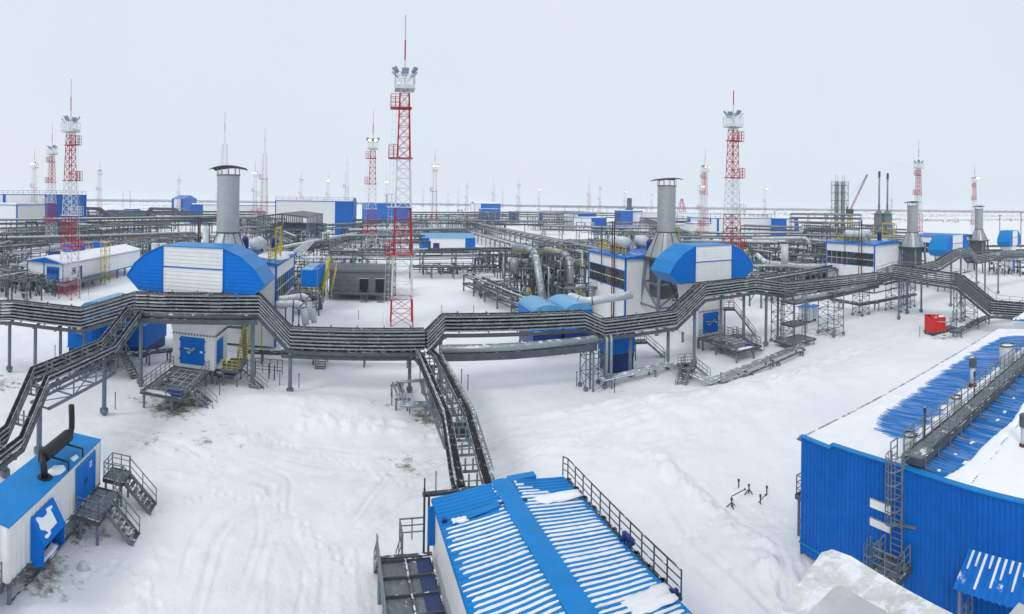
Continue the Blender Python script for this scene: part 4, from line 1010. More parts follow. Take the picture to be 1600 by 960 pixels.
def intake(label, loc):
    t = thing('air_intake', label, 'air intake', loc, GA, 'air intakes of the compressor units')
    y0, y1 = -2.9, 2.3
    def front(kind, side):
        b = MB()
        for yy, sg in (((y0, -1),) if side < 0 else ((y1, 1),)):
            if kind == 'L': siding(b, lambda z: -hood_x(z), lambda z: -3.45, 9.7, 14.8, yy, sg)
            if kind == 'R': siding(b, lambda z: 3.45, lambda z: hood_x(z), 9.7, 14.8, yy, sg)
            if kind == 'U': siding(b, lambda z: -3.45, lambda z: 3.45, 12.62, 14.8, yy, sg)
            if kind == 'D': siding(b, lambda z: -3.45, lambda z: 3.45, 9.7, 12.5, yy, sg)
        return b.mesh('hood_panel', M_BLUEH if kind in 'LR' else M_WHITE)
    for k in 'LRUD':
        for sd_ in (-1, 1): inst('hood_panel', um('hp'+k+str(sd_), lambda: front(k, sd_)), t)
    MB().box(-3.45, 3.45, y0-0.11, y0-0.005, 12.5, 12.62).box(-3.5, -3.4, y0-0.10, y0-0.004, 9.7, 14.8).box(3.4, 3.5, y0-0.10, y0-0.004, 9.7, 14.8).obj('seam_trim', M_BLUE, t)
    MB().box(-0.06, 0.0, y0-0.06, y0-0.03, 9.75, 12.2).obj('rust_strip', M_WHITC, t) if False else None
    n = len(HOODP)
    for i in range(n):
        p, q = HOODP[i], HOODP[(i+1) % n]
        d = Vector((q[0]-p[0], q[1]-p[1])).normalized(); nx, nz = d.y, -d.x
        if (nx*((p[0]+q[0])/2) + nz*((p[1]+q[1])/2-12)) < 0: nx, nz = -nx, -nz
        b = MB(); o = 0.05
        b.add([(p[0]+nx*o, y0-0.12, p[1]+nz*o), (q[0]+nx*o, y0-0.12, q[1]+nz*o), (q[0]+nx*o, y1+0.12, q[1]+nz*o), (p[0]+nx*o, y1+0.12, p[1]+nz*o),
               (p[0]-nx*o, y0-0.12, p[1]-nz*o), (q[0]-nx*o, y0-0.12, q[1]-nz*o), (q[0]-nx*o, y1+0.12, q[1]-nz*o), (p[0]-nx*o, y1+0.12, p[1]-nz*o)],
              [(0,1,2,3),(7,6,5,4),(0,4,5,1),(1,5,6,2),(2,6,7,3),(3,7,4,0)])
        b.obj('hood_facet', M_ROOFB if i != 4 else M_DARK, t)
    # cabinet
    MB().box(-2.4, 2.4, -2.4, 2.4, 1.65, 5.25).obj('cabinet', M_WHITE, t)
    MB().box(-2.48, 2.48, -2.48, 2.48, 5.25, 5.33).obj('flange', M_WHITC, t)
    MB().add([(-2.4,-2.4,5.33),(2.4,-2.4,5.33),(2.4,2.4,5.33),(-2.4,2.4,5.33),(-3.6,-2.4,9.7),(3.6,-2.4,9.7),(3.6,2.0,9.7),(-3.6,2.0,9.7)],[(0,1,5,4),(1,2,6,5),(2,3,7,6),(3,0,4,7)]).obj('duct', M_WHITE, t)
    b = MB()
    for i in range(14):
        b.box(-2.3+i*0.35, -2.22+i*0.35, -2.56, -2.48, 5.2, 5.4); b.box(2.48, 2.56, -2.3+i*0.35, -2.22+i*0.35, 5.2, 5.4)
    tag(b.obj('flange_bolts', M_DARK, None), kind='stuff').parent = t
    d = MB().box(-1.5, 1.3, -2.47, -2.40, 2.05, 5.0).obj('door', M_BLUEH, t)
    hb = MB()
    for z in (2.5, 3.5, 4.6): hb.box(-1.62, -1.42, -2.53, -2.46, z, z+0.14).box(1.22, 1.42, -2.53, -2.46, z, z+0.14)
    hb.obj('hinge', M_DARK, d)
    MB().tube([(-0.25, -2.47, 3.6), (-0.25, -2.75, 3.6), (0.1, -2.85, 3.75), (0.3, -2.85, 4.05)], 0.14, 8).lathe([(0.3, -0.05), (0.3, 0.05)], 10, (0.05, -2.7, 3.8)).obj('vent_stub', M_GREYL, d)
    MB().bar((-1.0, -2.52, 3.75), (-0.3, -2.52, 3.75), 0.06, 0.1).tube([(-0.7, -2.55, 3.45), (-0.4, -2.55, 3.25), (-0.2, -2.55, 3.5)], 0.07, 6).obj('handle', M_WHITC, d)
    MB().box(0.8, 1.1, -2.485, -2.472, 3.4, 3.6).obj('door_sign', M_SIGN, d)
    s = MB().box(2.4, 2.46, -1.6, 0.6, 2.1, 4.6).obj('door', M_BLUEH, t); MB().box(2.46, 2.5, -1.3, -1.2, 3.2, 3.5).obj('handle', M_DARK, s)
    for x in (-2.1, 2.1):
        for y in (-2.1, 2.1): MB().tube([(x, y, -0.5), (x, y, 1.65)], 0.2, 8).obj('leg', M_POST, t)
    for x in (-5.2, 5.2): MB().bar((x, 1.6, 9.65), (x*0.55, 2.0, 5.6), 0.25).bar((x, -2.0, 9.6), (x, 2.0, 9.6), 0.22).obj('bracket', M_DARK, t)
    return t
def stack(label, loc, tilt=0.0):
    t = thing('exhaust_stack', label, 'exhaust stack', loc, GA, 'exhaust stacks of the compressor units')
    lat = MB()
    for i in (-1, 1):
        for j in (-1, 1): lat.bar((i*3.4, j*3.0, -0.5), (i*2.4, j*2.3, 11.5), 0.42)
    lat.each('support_leg', M_POST, t)
    b = MB()
    for j in (-1, 1):
        b.bar((-3.1, j*2.8, 4), (3.1, j*2.8, 4), 0.25); b.bar((-2.8, j*2.6, 7.6), (2.8, j*2.6, 7.6), 0.25); b.bar((-3.1, j*2.8, 4), (2.8, j*2.6, 7.6), 0.2); b.bar((3.1, j*2.8, 4.1), (0, j*2.7, 7.6), 0.16)
    for i in (-1, 1): b.bar((i*3.1, -2.8, 4), (i*3.1, 2.8, 4), 0.25); b.bar((i*2.8, -2.6, 7.6), (i*2.8, 2.6, 7.6), 0.25); b.bar((i*3.1, -2.8, 4), (i*2.8, 2.6, 7.6), 0.18)
    b.obj('brace', M_POST, t)
    MB().box(-1.9, 1.9, -1.9, 1.9, 5.2, 11.4).obj('silencer_box', M_PIPED, t)
    MB().box(-3.0, 3.0, -2.9, 2.9, 11.4, 11.75).obj('platform_ring', M_STEELS, t)
    b = MB(); n = 24
    def ringpt(k, f):
        a = 2*math.pi*k/n; cx, cy = math.cos(a), math.sin(a); q = 1/max(abs(cx), abs(cy)); R0 = 2.85*min(q, 1.22); R1 = 1.48
        r = R0+(R1-R0)*f; return (cx*r, cy*r, 11.75+(15.6-11.75)*f)
    for f in (0, 0.5, 1.0):
        for k in range(n): b.v.append(ringpt(k, f))
    for i in range(2):
        for k in range(n): b.f.append((i*n+k, i*n+(k+1) % n, (i+1)*n+(k+1) % n, (i+1)*n+k))
    b.obj('cone', M_STACK, t)
    b = MB()
    for k in range(0, n, 3): b.bar(ringpt(k, 0), ringpt(k, 1), 0.1, 0.14)
    b.obj('cone_rib', M_PIPED, t)
    MB().lathe([(1.48, 15.6), (1.48, 23.1)], 32, caps=False).obj('shaft', M_STACK, t, True)
    MB().lathe([(1.56, 15.55), (1.56, 15.72)], 32).lathe([(1.54, 23.0), (1.56, 23.15), (1.3, 23.15), (1.3, 22.5)], 32, caps=False).obj('shaft_ring', M_PIPED, t)
    b = MB()
    for k in range(10): a = 2*math.pi*k/10; b.bar((1.5*math.cos(a), 1.5*math.sin(a), 23.1), (1.5*math.cos(a), 1.5*math.sin(a), 24.0), 0.07)
    b.obj('cap_post', M_STACK, t)
    b = MB(); m = 10
    # hood plate: curved weather cap, arched across one axis and slightly tilted
    for L_, dz in ((0, 0.0), (1, -0.1)):
        for i in range(m+1):
            x = -2.25+4.5*i/m
            for y in (-1.9, -0.7, 0.7, 1.9):
                yy = y*(1-0.30*(abs(x)/2.25)**3)
                b.v.append((x, yy, 24.40+dz-0.07*x*x*(1-tilt)+tilt*x*0.14-0.06*y*y))
    k4 = 4*(m+1)
    for i in range(m):
        for j in range(3):
            q = i*4+j; b.f.append((q, q+4, q+5, q+1)); b.f.append((k4+q+1, k4+q+5, k4+q+4, k4+q))
        b.f.append((i*4, k4+i*4, k4+i*4+4, i*4+4)); b.f.append((i*4+7, k4+i*4+7, k4+i*4+3, i*4+3))
    b.f.append((0, 1, 2, 3, k4+3, k4+2, k4+1, k4)); b.f.append(tuple(reversed((4*m, 4*m+1, 4*m+2, 4*m+3, k4+4*m+3, k4+4*m+2, k4+4*m+1, k4+4*m))))
    b.obj('weather_cap', M_SOOT, t)
    return t
def shed(label, loc, lite=False):
    t = thing('compressor_shed', label, 'shed', loc, GA, 'compressor sheds of the units')
    z0, z1 = 0.4, 11.2; x0, x1, y0, y1 = -6, 6, 12.5, 27
    MB().box(x0, x1, y0, y1, z0, 6.4).box(x0, x1, y0, y1, 9.2, z1).obj('wall', M_WHITE, t)
    MB().box(x0+0.15, x1-0.15, y0+0.15, y1-0.15, 6.39, 9.21).obj('window_back', M_GLASS, t)
    MB().box(x0, x1, y0, y0+0.2, 6.4, 9.2).box(x0, x1, y1-0.2, y1, 6.4, 9.2).obj('end_wall', M_WHITE, t)
    b = MB()
    for (a, c) in ((x0, y0), (x1, y0), (x0, y1), (x1, y1)): b.box(a-0.12, a+0.12, c-0.12, c+0.12, z0, z1)
    b.box(x0-0.06, x0-0.005, y0, y1, 6.25, 6.4).box(x0-0.06, x0-0.005, y0, y1, 9.2, 9.35).box(x1+0.005, x1+0.06, y0, y1, 6.25, 6.4).box(x1+0.005, x1+0.06, y0, y1, 9.2, 9.35)
    b.each('corner_trim', M_BLUE, t)
    nw = 9; wd = (y1-y0-0.4)/nw
    fr = MB()
    for a in (0.0, wd): fr.box(-0.05, 0.05, a-0.07, a+0.07, 0, 2.8)
    fr.box(-0.05, 0.05, 0, wd, 1.33, 1.47)
    fm = um('winfr', lambda: fr.mesh('window', M_WHITC)); pm = um('pane', lambda: MB().box(-0.02, 0.02, 0.07, wd-0.07, 0, 1.33).box(-0.02, 0.02, 0.07, wd-0.07, 1.47, 2.8).mesh('pane', M_GLASS))
    for xx in (x0+0.03, x1-0.03):
        for i in range(nw):
            w = inst('window', fm, t, (xx, y0+0.2+i*wd, 6.4)); inst('pane', pm, w)
    MB().add([(x0-0.4, y0-0.4, z1), (x1+0.4, y0-0.4, z1), (x1+0.4, y1+0.4, z1), (x0-0.4, y1+0.4, z1), (x0-0.4, y0-0.4, z1+0.3), (0, y0-0.4, z1+0.9), (x1+0.4, y0-0.4, z1+0.3), (x0-0.4, y1+0.4, z1+0.3), (0, y1+0.4, z1+0.9), (x1+0.4, y1+0.4, z1+0.3)],
             [(3,2,1,0),(0,1,6,5,4),(2,3,7,8,9),(4,5,8,7),(5,6,9,8),(1,2,9,6),(3,0,4,7)]).obj('roof', M_BLUES, t)
    if not lite:
        blob(t, 'roof_snow', rag(1.5, 6.2, 16, 26, 8, 0.5, 7), z1+0.35, 0.4)
        for (x, y) in ((-3, 19), (-3, 22), (1.5, 20.5)):
            k = MB().lathe([(0.4, -1.5), (1.0, -1.2), (1.0, 1.2), (0.4, 1.5)], 12).obj('roof_tank', M_PIPEW, t, True); k.matrix_local = Matrix.Translation((x, y, z1+2.2)) @ Matrix.Rotation(math.pi/2, 4, 'X')
            MB().box(x-0.7, x+0.7, y-1, y-0.8, z1+0.5, z1+1.3).box(x-0.7, x+0.7, y+0.8, y+1, z1+0.5, z1+1.3).obj('tank_saddle', M_STEEL, t)
        railing(t, [(-5.2, 14, z1+0.5), (-5.2, 25, z1+0.5), (4.6, 25, z1+0.5), (4.6, 14, z1+0.5)], 1.3, 1.2, 0.10, M_YEL)
        for (x, y) in ((0, 15.2), (-1.3, 24), (3.4, 24)): MB().lathe([(0.55, 0), (0.55, 1.9), (0.3, 2.3)], 10, (x, y, z1+0.6)).obj('fan_motor', M_NAVY, t)
        b = MB()
        for (x, y) in ((5.5, 14.5), (5.5, 18)): b.bar((x, y, z1), (x, y, z1+5.0), 0.18)
        b.bar((5.5, 14.5, z1+4.8), (5.5, 18, z1+4.8), 0.25, 0.3).bar((5.5, 14.5, z1+2.6), (5.5, 18, z1+2.6), 0.12); b.obj('yellow_hoist', M_YEL, t)
        for x in (-6.3,): MB().bar((x, 16, z0), (x, 16, z1+6), 0.16).bar((x, 16.8, z0), (x, 16.8, z1+6), 0.12).bar((x, 21, 6), (x, 21, z1+5), 0.12).each('vent_riser', M_BRWN, t)
        # side gallery with yellow stair at the flank
        deck(t, x1+0.1, x1+1.4, y0, y1-2, 5.8, 1, 4); railing(t, [(x1+1.4, y0, 5.8), (x1+1.4, y1-2, 5.8)], 1.2, 1.6, 0.08)
        for y in (y0+0.3, y0+6, y1-2.5): post(t, x1+1.3, y, 5.7, 0.2)
    return t
def front_platform(label, loc, right=True):
    t = thing('access_platform', label, 'platform', loc, GA, 'access platforms at the cabinet doors')
    zz = 1.6
    deck(t, -2.2, 1.9, -10.6, -2.5, zz, 4, 5)
    railing(t, [(-2.2, -2.6, zz), (-2.2, -10.6, zz)], 1.15, 1.1, 0.06); railing(t, [(1.9, -2.6, zz), (1.9, -7.2, zz)], 1.15, 1.1, 0.06)
    railing(t, [(1.9, -8.8, zz), (1.9, -10.6, zz), (0.4, -10.6, zz)], 1.15, 1.1, 0.06)
    b = MB()
    for i in range(4): b.bar((-1.1+i*0.85, -3.2, zz+0.12), (-1.1+i*0.85, -8.2, zz+0.12), 0.07, 0.05)
    for i in range(5): b.bar((-1.1, -3.4-i*1.15, zz+0.13), (1.5, -3.4-i*1.15, zz+0.13), 0.07, 0.05)
    b.obj('fallen_grid', M_PIPEW, t)
    b = MB()
    for i in range(5): b.bar((-2.0+0.25*i, -4-i*0.6, zz+0.08+0.03*i), (-1.2+0.1*i, -8.6+i*0.2, zz+0.1+0.03*i), 0.14, 0.05)
    b.obj('plank_pile', M_PIPED, t)
    blob(t, 'blue_tarpaulin', rag(0.1, 1.7, -10.3, -9.3, 4, 0.15, 3), zz+0.01, 0.25, M_NAVY); blob(t, 'deck_snow', rag(-1.7, 0.9, -10.5, -10.0, 5, 0.08, 8), zz+0.01, 0.16)
    for (x, y) in ((-2.0, -10.3), (0.9, -10.3), (1.7, -6), (-2.0, -6), (-2.0, -3), (1.7, -3)): post(t, x, y, zz-0.2, 0.26, foot=False)
    MB().bar((0.9, -10.3, 0.3), (1.9, -8.2, 1.4), 0.1).obj('brace', M_POST, t)
    stairs(t, (1.95, -8.0, zz), (1, 0), 1.3, 2.4)
    return t
def oil_cooler(label, loc, nroof=1, cabin=True):
    """blue box with a pale vaulted roof"""
    t = thing('oil_cooler', label, 'oil cooler', loc, GA, 'blue coolers beside the compressor units')
    for k in range(nroof):
        x = k*4.4; b = MB(); n = 8
        for i in range(n+1):
            a = math.pi*i/n; b.v += [(x-2.0*math.cos(a), -3.6, 5.8+0.95*math.sin(a)), (x-2.0*math.cos(a), 3.6, 5.8+0.95*math.sin(a))]
        for i in range(n): b.f.append((2*i, 2*i+2, 2*i+3, 2*i+1))
        b.f += [tuple(2*i for i in reversed(range(n+1))), tuple(2*i+1 for i in range(n+1))]
        b.obj('vault_roof', M_BLUEL, t, False)
        MB().box(x-2.0, x+2.0, -3.5, 3.5, 3.0, 5.8).obj('casing', M_BLUEH, t)
        MB().box(x-1.9, x+1.9, -3.3, 3.3, 0.8, 3.0).obj('fan_ring', M_NAVY, t)
        for i in (-1, 1):
            for j in (-1, 1): MB().tube([(x+i*1.8, j*3.2, -0.5), (x+i*1.8, j*3.2, 0.7)], 0.16, 6).obj('leg', M_POST, t)
    return t
def blue_cabin(label, loc):
    t = thing('equipment_cabin', label, 'cabin', loc, GA, 'blue cabins beside the compressor units')
    MB().box(-1.7, 1.7, -1.5, 1.5, 2.35, 5.6).obj('wall', M_BLUEH, t); MB().box(-1.6, 1.6, -1.4, 1.4, 0.0, 2.3).obj('skirt', M_NAVY, t)
    MB().box(-1.8, 1.8, -1.6, 1.6, 5.6, 5.75).obj('roof', M_BLUES, t); MB().box(-1.75, 1.75, -1.55, 1.55, 2.3, 2.42).obj('base_trim', M_ROOFB, t)
    ac = MB().box(-0.9, 0.3, -2.0, -1.5, 4.3, 5.2).obj('air_conditioner', M_WHITC, t)
    MB().lathe([(0.33, 0), (0.33, 0.04)], 14).obj('fan_grille', M_DARK, ac).matrix_local = Matrix.Translation((-0.4, -2.0, 4.75)) @ Matrix.Rotation(math.pi/2, 4, 'X')
    return t
def side_stairs(label, loc, rz, h=2.2, run=2.6, w=1.1):
    t = thing('steel_stairs', label, 'stairs', loc, rz, 'steel stairs in the yard')
    deck(t, -1.6, 0, -w/2-0.1, w/2+0.1, h, 1, 1); railing(t, [(-1.6, -w/2-0.1, h), (0, -w/2-0.1, h)], 1.1, 0.8); railing(t, [(-1.6, w/2+0.1, h), (0, w/2+0.1, h)], 1.1, 0.8)
    stairs(t, (0, 0, h), (1, 0), w, run)
    for y in (-w/2, w/2): post(t, -1.4, y, h-0.2, 0.14, foot=False)
    return t
U1 = R(313, 57.4); U2 = R(1096, 74.5); S3 = R(1425, 128); S4 = R(1529, 162)
U3 = S3 - E2*10; U4 = S4 - E2*10
intake('blue and white faceted air intake hood over white cabinet, nearest left', U1)
intake('blue and white faceted air intake hood above the rack, right of centre', U2).scale = (0.94, 0.94, 0.97)
intake('distant blue and white intake hood between the two far stacks', U3).scale = (0.85, 0.85, 0.93)
intake('most distant blue and white intake hood at the far right edge', U4).scale = (0.72, 0.72, 0.9)
stack('tall pale grey exhaust stack with dark cap behind the nearest intake hood', U1+E2*10)
stack('grey exhaust stack with tilted dark cap behind the second intake hood', U2+E2*10, 0.55)
stack('distant grey exhaust stack beside the white windowed shed at right', S3, 0.4).scale = (0.93, 0.93, 0.89)
stack('farthest grey exhaust stack near the right edge', S4, 0.4).scale = (0.9, 0.9, 0.86)
shed('blue-roofed white compressor shed half hidden right of the nearest intake hood', U1)
shed('white compressor shed with long window band and blue roof, centre right', U2)
shed('distant white compressor shed with window band left of the far stack', U3+E1*(-7)+E2*0, False)
shed('farthest compressor shed behind the last far stack', U4+E1*(-4), True)
front_platform('grey door platform with planks and blue tarpaulin before the nearest cabinet', U1)
front_platform('grey door platform before the second white cabinet', U2)
cl_ = R(170, 64); oil_cooler('blue cooler box with pale vaulted roof behind the left rack', (cl_.x, cl_.y, 0.75), 1)
cl_ = R(222, 68); oil_cooler('blue cooler box partly hidden behind the left branch truss', (cl_.x, cl_.y, -1.9), 1)
cl_ = R(842, 70); oil_cooler('pair of blue coolers with pale vaulted roofs behind the central rack', (cl_.x, cl_.y, 0.0), 2)
blue_cabin('blue cabin with air conditioner under the left rack', R(135, 60.5)); blue_cabin('narrow blue cabin behind the left branch truss', R(152, 62.0))
blue_cabin('blue cabin with navy skirt and air conditioner under the rack, centre', R(963, 62.2))
side_stairs('steel stairs left of the nearest cabinet', R(190, 58.5), GA-0.4)
side_stairs('steel stairs beside the blue cabin under the rack', R(1008, 67), GA-0.3)
side_stairs('crossing stairs over the low pipes before the second cabinet', W(1072, 598), GA-2.5, 1.5, 2.0)
side_stairs('second flight of the crossing stairs over the low pipes', W(1082, 590), GA-0.3, 1.5, 2.0)
side_stairs('tall steel stairs right of the second cabinet', U2+E1*6.5+E2*0.5, GA-0.6, 4.2, 3.4)
side_stairs('steel stairs hanging under the rack in the middle', W(497, 575)+Vector((0, 1.2, 0)), GA-1.57, 2.6, 1.6, 1.2)
side_stairs('stair flight at the end of the second cabinet platform', U2+E1*3.4-E2*4.5, GA, 1.6, 2.6)
# yellow access stair at the nearest unit
t = thing('yellow_stair', 'yellow railed stair and landing right of the nearest white cabinet', 'stairs', U1+E1*3.2+E2*0.5, GA)
deck(t, 0, 1.8, -3.0, 1.0, 1.9, 1, 2); railing(t, [(0.0, -3.0, 1.9), (1.8, -3.0, 1.9), (1.8, -1.6, 1.9)], 1.1, 0.7, 0.07, M_YEL)
stairs(t, (1.8, -2.3, 1.9), (1, -0.15), 1.0, 3.0, M_STEEL)
stairs(t, (1.2, 5.5, 6.2), (0, -1), 1.0, 4.6, M_YEL, 1.9)
deck(t, 0.5, 2.2, 5.5, 7.5, 6.2, 1, 1); railing(t, [(0.5, 7.5, 6.2), (2.2, 7.5, 6.2), (2.2, 5.5, 6.2)], 1.1, 0.8, 0.07, M_YEL)
for x, y in ((0.2, -2.8), (1.7, -2.8), (0.7, 7.3), (2.0, 7.3)): post(t, x, y, 6.0 if y > 0 else 1.8, 0.16, M_YEL if y > 0 else None, foot=False)
# ================================================================ lighting masts
MZ = [0, 4.1, 10.8, 17.7, 25.2, 35.0]
def mw(z): return 3.3 + (1.35-3.3)*z/36
def mast_meshes(t):
    out = {}
    def sec(z0, z1, n, m, nm):
        b = MB()
        for i in range(n):
            a, c = z0+(z1-z0)*i/n, z0+(z1-z0)*(i+1)/n; wa, wc = mw(a)/2, mw(c)/2
            K = [(-1, -1), (1, -1), (1, 1), (-1, 1)]
            for k in range(4):
                p, q = K[k], K[(k+1) % 4]
                b.bar((p[0]*wa, p[1]*wa, a), (p[0]*wc, p[1]*wc, c), t*1.25)
                b.bar((p[0]*wc, p[1]*wc, c), (q[0]*wc, q[1]*wc, c), t*0.7)
                b.bar((p[0]*wa, p[1]*wa, a), (q[0]*wc, q[1]*wc, c), t*0.6); b.bar((q[0]*wa, q[1]*wa, a), (p[0]*wc, p[1]*wc, c), t*0.6)
        return b.mesh(nm, m)
    out['sec'] = [sec(MZ[i], MZ[i+1], (2, 3, 4, 5, 6)[i], ((M_RED, M_MASTW)[i % 2] if t > 0.08 else (M_PIPE, M_MASTW, M_RED, M_PIPE, M_MASTW)[i]), 'lattice_section') for i in range(5)]
    out['sec'].append(sec(35.0, 36.0, 1, M_MASTW, 'lattice_section'))
    def plat(z, m, side):
        w = mw(z)/2; b = MB()
        b.box(-w-1.3 if side else -w-0.1, w+0.35, -w-0.3, w+0.3, z-0.12, z)
        x0, x1 = -w-1.3, -w+0.1
        rail_mb(b, [(x1, -w-0.3, z), (x0, -w-0.3, z), (x0, w+0.3, z), (x1, w+0.3, z)], 1.9, 0.7, t*0.7, (0.6, 1.2))
        return b.mesh('rest_platform', m)
    out['plat'] = [plat(10.8, M_RED, 1), plat(17.9, M_MASTW, 1), plat(25.3, M_RED, 1), plat(32.9, M_RED, 1), plat(4.2, M_MASTW, 1)]
    b = MB()
    for i in range(30): z = 1+i*1.1; w = mw(z)/2; b.bar((-w-0.95, -0.25, z), (-w-0.4, -0.25, z), t*0.45)
    for x in (-0.95, -0.4): b.bar((-1.8+x, -0.25, 0), (-0.75+x, -0.25, 34.5), t*0.45)
    out['ladder'] = b.mesh('mast_ladder', M_MASTW)
    b = MB(); b.box(-1.45, 1.45, -1.45, 1.45, 35.95, 36.2); rail_mb(b, [(-1.45, -1.45, 36.2), (1.45, -1.45, 36.2), (1.45, 1.45, 36.2), (-1.45, 1.45, 36.2), (-1.45, -1.45, 36.2)], 1.5, 0.85, t*0.6, (0.5, 1.0)); b.box(-1.5, 1.5, -1.5, 1.5, 35.6, 35.95)
    out['top'] = b.mesh('lamp_platform', M_MASTW)
    b = MB().add([(-0.48, -0.06, -0.5), (0.48, -0.06, -0.5), (0.48, 0.1, -0.5), (-0.48, 0.1, -0.5), (-0.55, -0.06, 0.5), (0.55, -0.06, 0.5), (0.55, 0.16, 0.5), (-0.55, 0.16, 0.5)], [(3,2,1,0),(4,5,6,7),(0,1,5,4),(1,2,6,5),(2,3,7,6),(3,0,4,7)])
    out['lamp'] = b.mesh('floodlight', M_GREYL)
    out['arm'] = MB().bar((0, 0, -1.2), (0, 0, 0), 0.12).mesh('lamp_arm', M_MASTW)
    out['spire0'] = MB().tube([(0, 0, 36.2), (0, 0, 40.2)], 0.14, 6).mesh('spire', M_MASTW); out['spire1'] = MB().tube([(0, 0, 40.2), (0, 0, 43.2)], 0.11, 6).mesh('spire', M_RED); out['spire2'] = MB().tube([(0, 0, 43.2), (0, 0, 47)], 0.045, 5).mesh('spire', M_DARK)
    out['lit'] = MB().lathe([(0.2, -0.25), (0.45, 0), (0.2, 0.25)], 8).mesh('lit_lamp', M_LAMP); out['lita'] = MB().lathe([(0.2, -0.25), (0.5, 0), (0.2, 0.25)], 8).mesh('lit_lamp', M_LAMPA)
    return out
MM = {'n': mast_meshes(0.10), 'f': mast_meshes(0.065)}
def mast(label, px, yb=None, r=None, plat=None, hm=36.0, side=0, lit=None, far=False, lamps=True, tip=True, group='red and white lighting masts'):
    if r is None:
        r = rof(px, yb) if yb else 800*(hm-H)/(hz(px)-plat)
    elif plat: hm = H + (hz(px)-plat)*r/800
    p = R(px, r)
    t = thing('lighting_mast', label, 'mast', p, GA+(math.pi if side else 0), group); k = hm/36; t.scale = (k, k, k)
    m = MM['f' if far else 'n']
    for s in m['sec']: inst('lattice_section', s, t)
    for s in m['plat'][:4] if not far else m['plat'][:3]: inst('rest_platform', s, t)
    inst('mast_ladder', m['ladder'], t); inst('spire', m['spire0'], t); inst('spire', m['spire1'], t)
    if tip: inst('spire', m['spire2'], t)
    if lamps:
        inst('lamp_platform', m['top'], t)
        n = 6 if not far else 4
        for i in range(n):
            a = 2*math.pi*(i+0.5)/n; q = (1.65*math.cos(a), 1.65*math.sin(a), 38.1+0.35*(i % 2))
            L_ = inst('floodlight', m['lamp'], t, q, a+math.pi/2); L_.rotation_euler = (0.75, 0, a+math.pi/2)
            inst('lamp_arm', m['arm'], L_)
        if lit: inst('lit_lamp', m['lit' if lit == 1 else 'lita'], t, (0.9, -1.9, 38.0)); inst('lit_lamp', m['lit' if lit == 1 else 'lita'], t, (-0.9, -1.9, 38.0))
    return t
mast('tallest red and white lighting mast, left of centre', 627, r=83, plat=137)
mast('red and white lighting mast standing before the white hut, left', 108, r=101, plat=204, side=1)
mast('red and white lighting mast with floodlights behind the second intake hood', 1142, r=108, plat=196, side=1, tip=False)
mast('slimmer lighting mast just left of the white hut mast', 80, plat=240)
mast('lighting mast just left of the tallest mast', 580, plat=231, r=150, lit=2)
mast('red and white mast behind the far stack by the furnaces', 1434, plat=262)
mast('red-banded mast near the right picture edge', 1522, plat=284, lit=1)
mast('amber-lit mast left of the second tall mast', 1100, plat=268, lit=2)
mast('shorter amber-lit mast beside it, left of the second tall mast', 1094, plat=297, r=230, lit=2, far=True)
mast('lit mast right of the tallest mast', 678, plat=266, lit=2, far=True)
mast('mast rising from the big hall at far left', 53, plat=262, far=True, lit=2)
mast('thin mast between the white hut mast and the nearest stack', 155, plat=272, far=True)
mast('small far mast beside the blue gabled house', 279, plat=285, far=True)
mast('far mast rising behind the nearest stack cap', 349, r=190, plat=226, far=True, lamps=False)
mast('white-lit far mast right of the nearest stack', 398, plat=275, far=True, lit=1)
mast('tall bare lattice mast right of the nearest stack', 412, r=260, plat=240, far=True, lamps=False)
mast('far mast above the left half of the big white hall', 470, plat=285, far=True)
mast('far mast above the blue end of the big white hall', 512, plat=286, far=True, lit=1)
mast('thin bare far mast between the big hall and the tallest mast', 541, r=420, plat=268, far=True, lamps=False)
mast('far mast touching the left side of the tallest mast', 603, plat=288, far=True, lit=1)
for px, pl, r, lb in ((700, 304, None, 'tiny far mast left of the centre'), (716, 302, None, 'tiny far mast, second left of the centre'), (729, 294, None, 'far lamp mast left of the pale blue block'), (771, 288, 700, 'thin far pole mast right of the pale blue block'),
        (785, 303, None, 'tiny far mast left of the picture middle'), (810, 292, None, 'far mast just right of the picture middle'), (842, 299, None, 'far mast a little right of the middle'), (920, 288, 600, 'thin bare far mast left of the second stack'),
        (937, 297, None, 'red far mast left of the second stack'), (976, 302, None, 'white-lit far mast nearest the second stack'), (1018, 306, None, 'tiny far mast behind the second stack'), (1195, 298, None, 'lit far mast right of the second tall mast'),
        (661, 300, None, 'tiny far mast right of the tallest mast'), (1393, 300, 800, 'thin far mast right of the twin furnaces')):
    mast(lb, px, plat=pl, r=r, far=True, lit=1 if 'lit' in lb else None, lamps=r is None)

# ================================================================ small things in the yard
t = thing('red_valve_box', 'red steel box with snow on top standing in the yard, right', 'box', W(1461, 522), GA-0.35); t.scale = (0.85, 0.85, 0.85)
MB().add([(-1.6,-1.2,0.7),(1.6,-1.2,0.7),(1.6,1.2,0.7),(-1.6,1.2,0.7),(-1.6,-1.2,3.2),(1.6,-1.2,2.9),(1.6,1.2,3.2),(-1.6,1.2,3.7)],[(3,2,1,0),(4,5,6,7),(0,1,5,4),(1,2,6,5),(2,3,7,6),(3,0,4,7)]).obj('casing', M_REDB, t)
MB().add([(-1.65,-1.3,3.25),(1.65,-1.3,2.95),(1.65,0,3.4),(-1.65,0,3.9),(-1.65,1.3,3.3),(1.65,1.3,3.0)],[(0,1,2,3),(3,2,5,4)]).obj('lid', M_REDB, t)
blob(t, 'lid_snow', rag(0.3, 1.5, -0.9, 0.1, 4, 0.15, 3), 3.15, 0.25); MB().bar((-0.6, -1.26, 2.6), (1.7, -1.3, 2.2), 0.1).obj('clamp_bar', M_PIPEW, t)
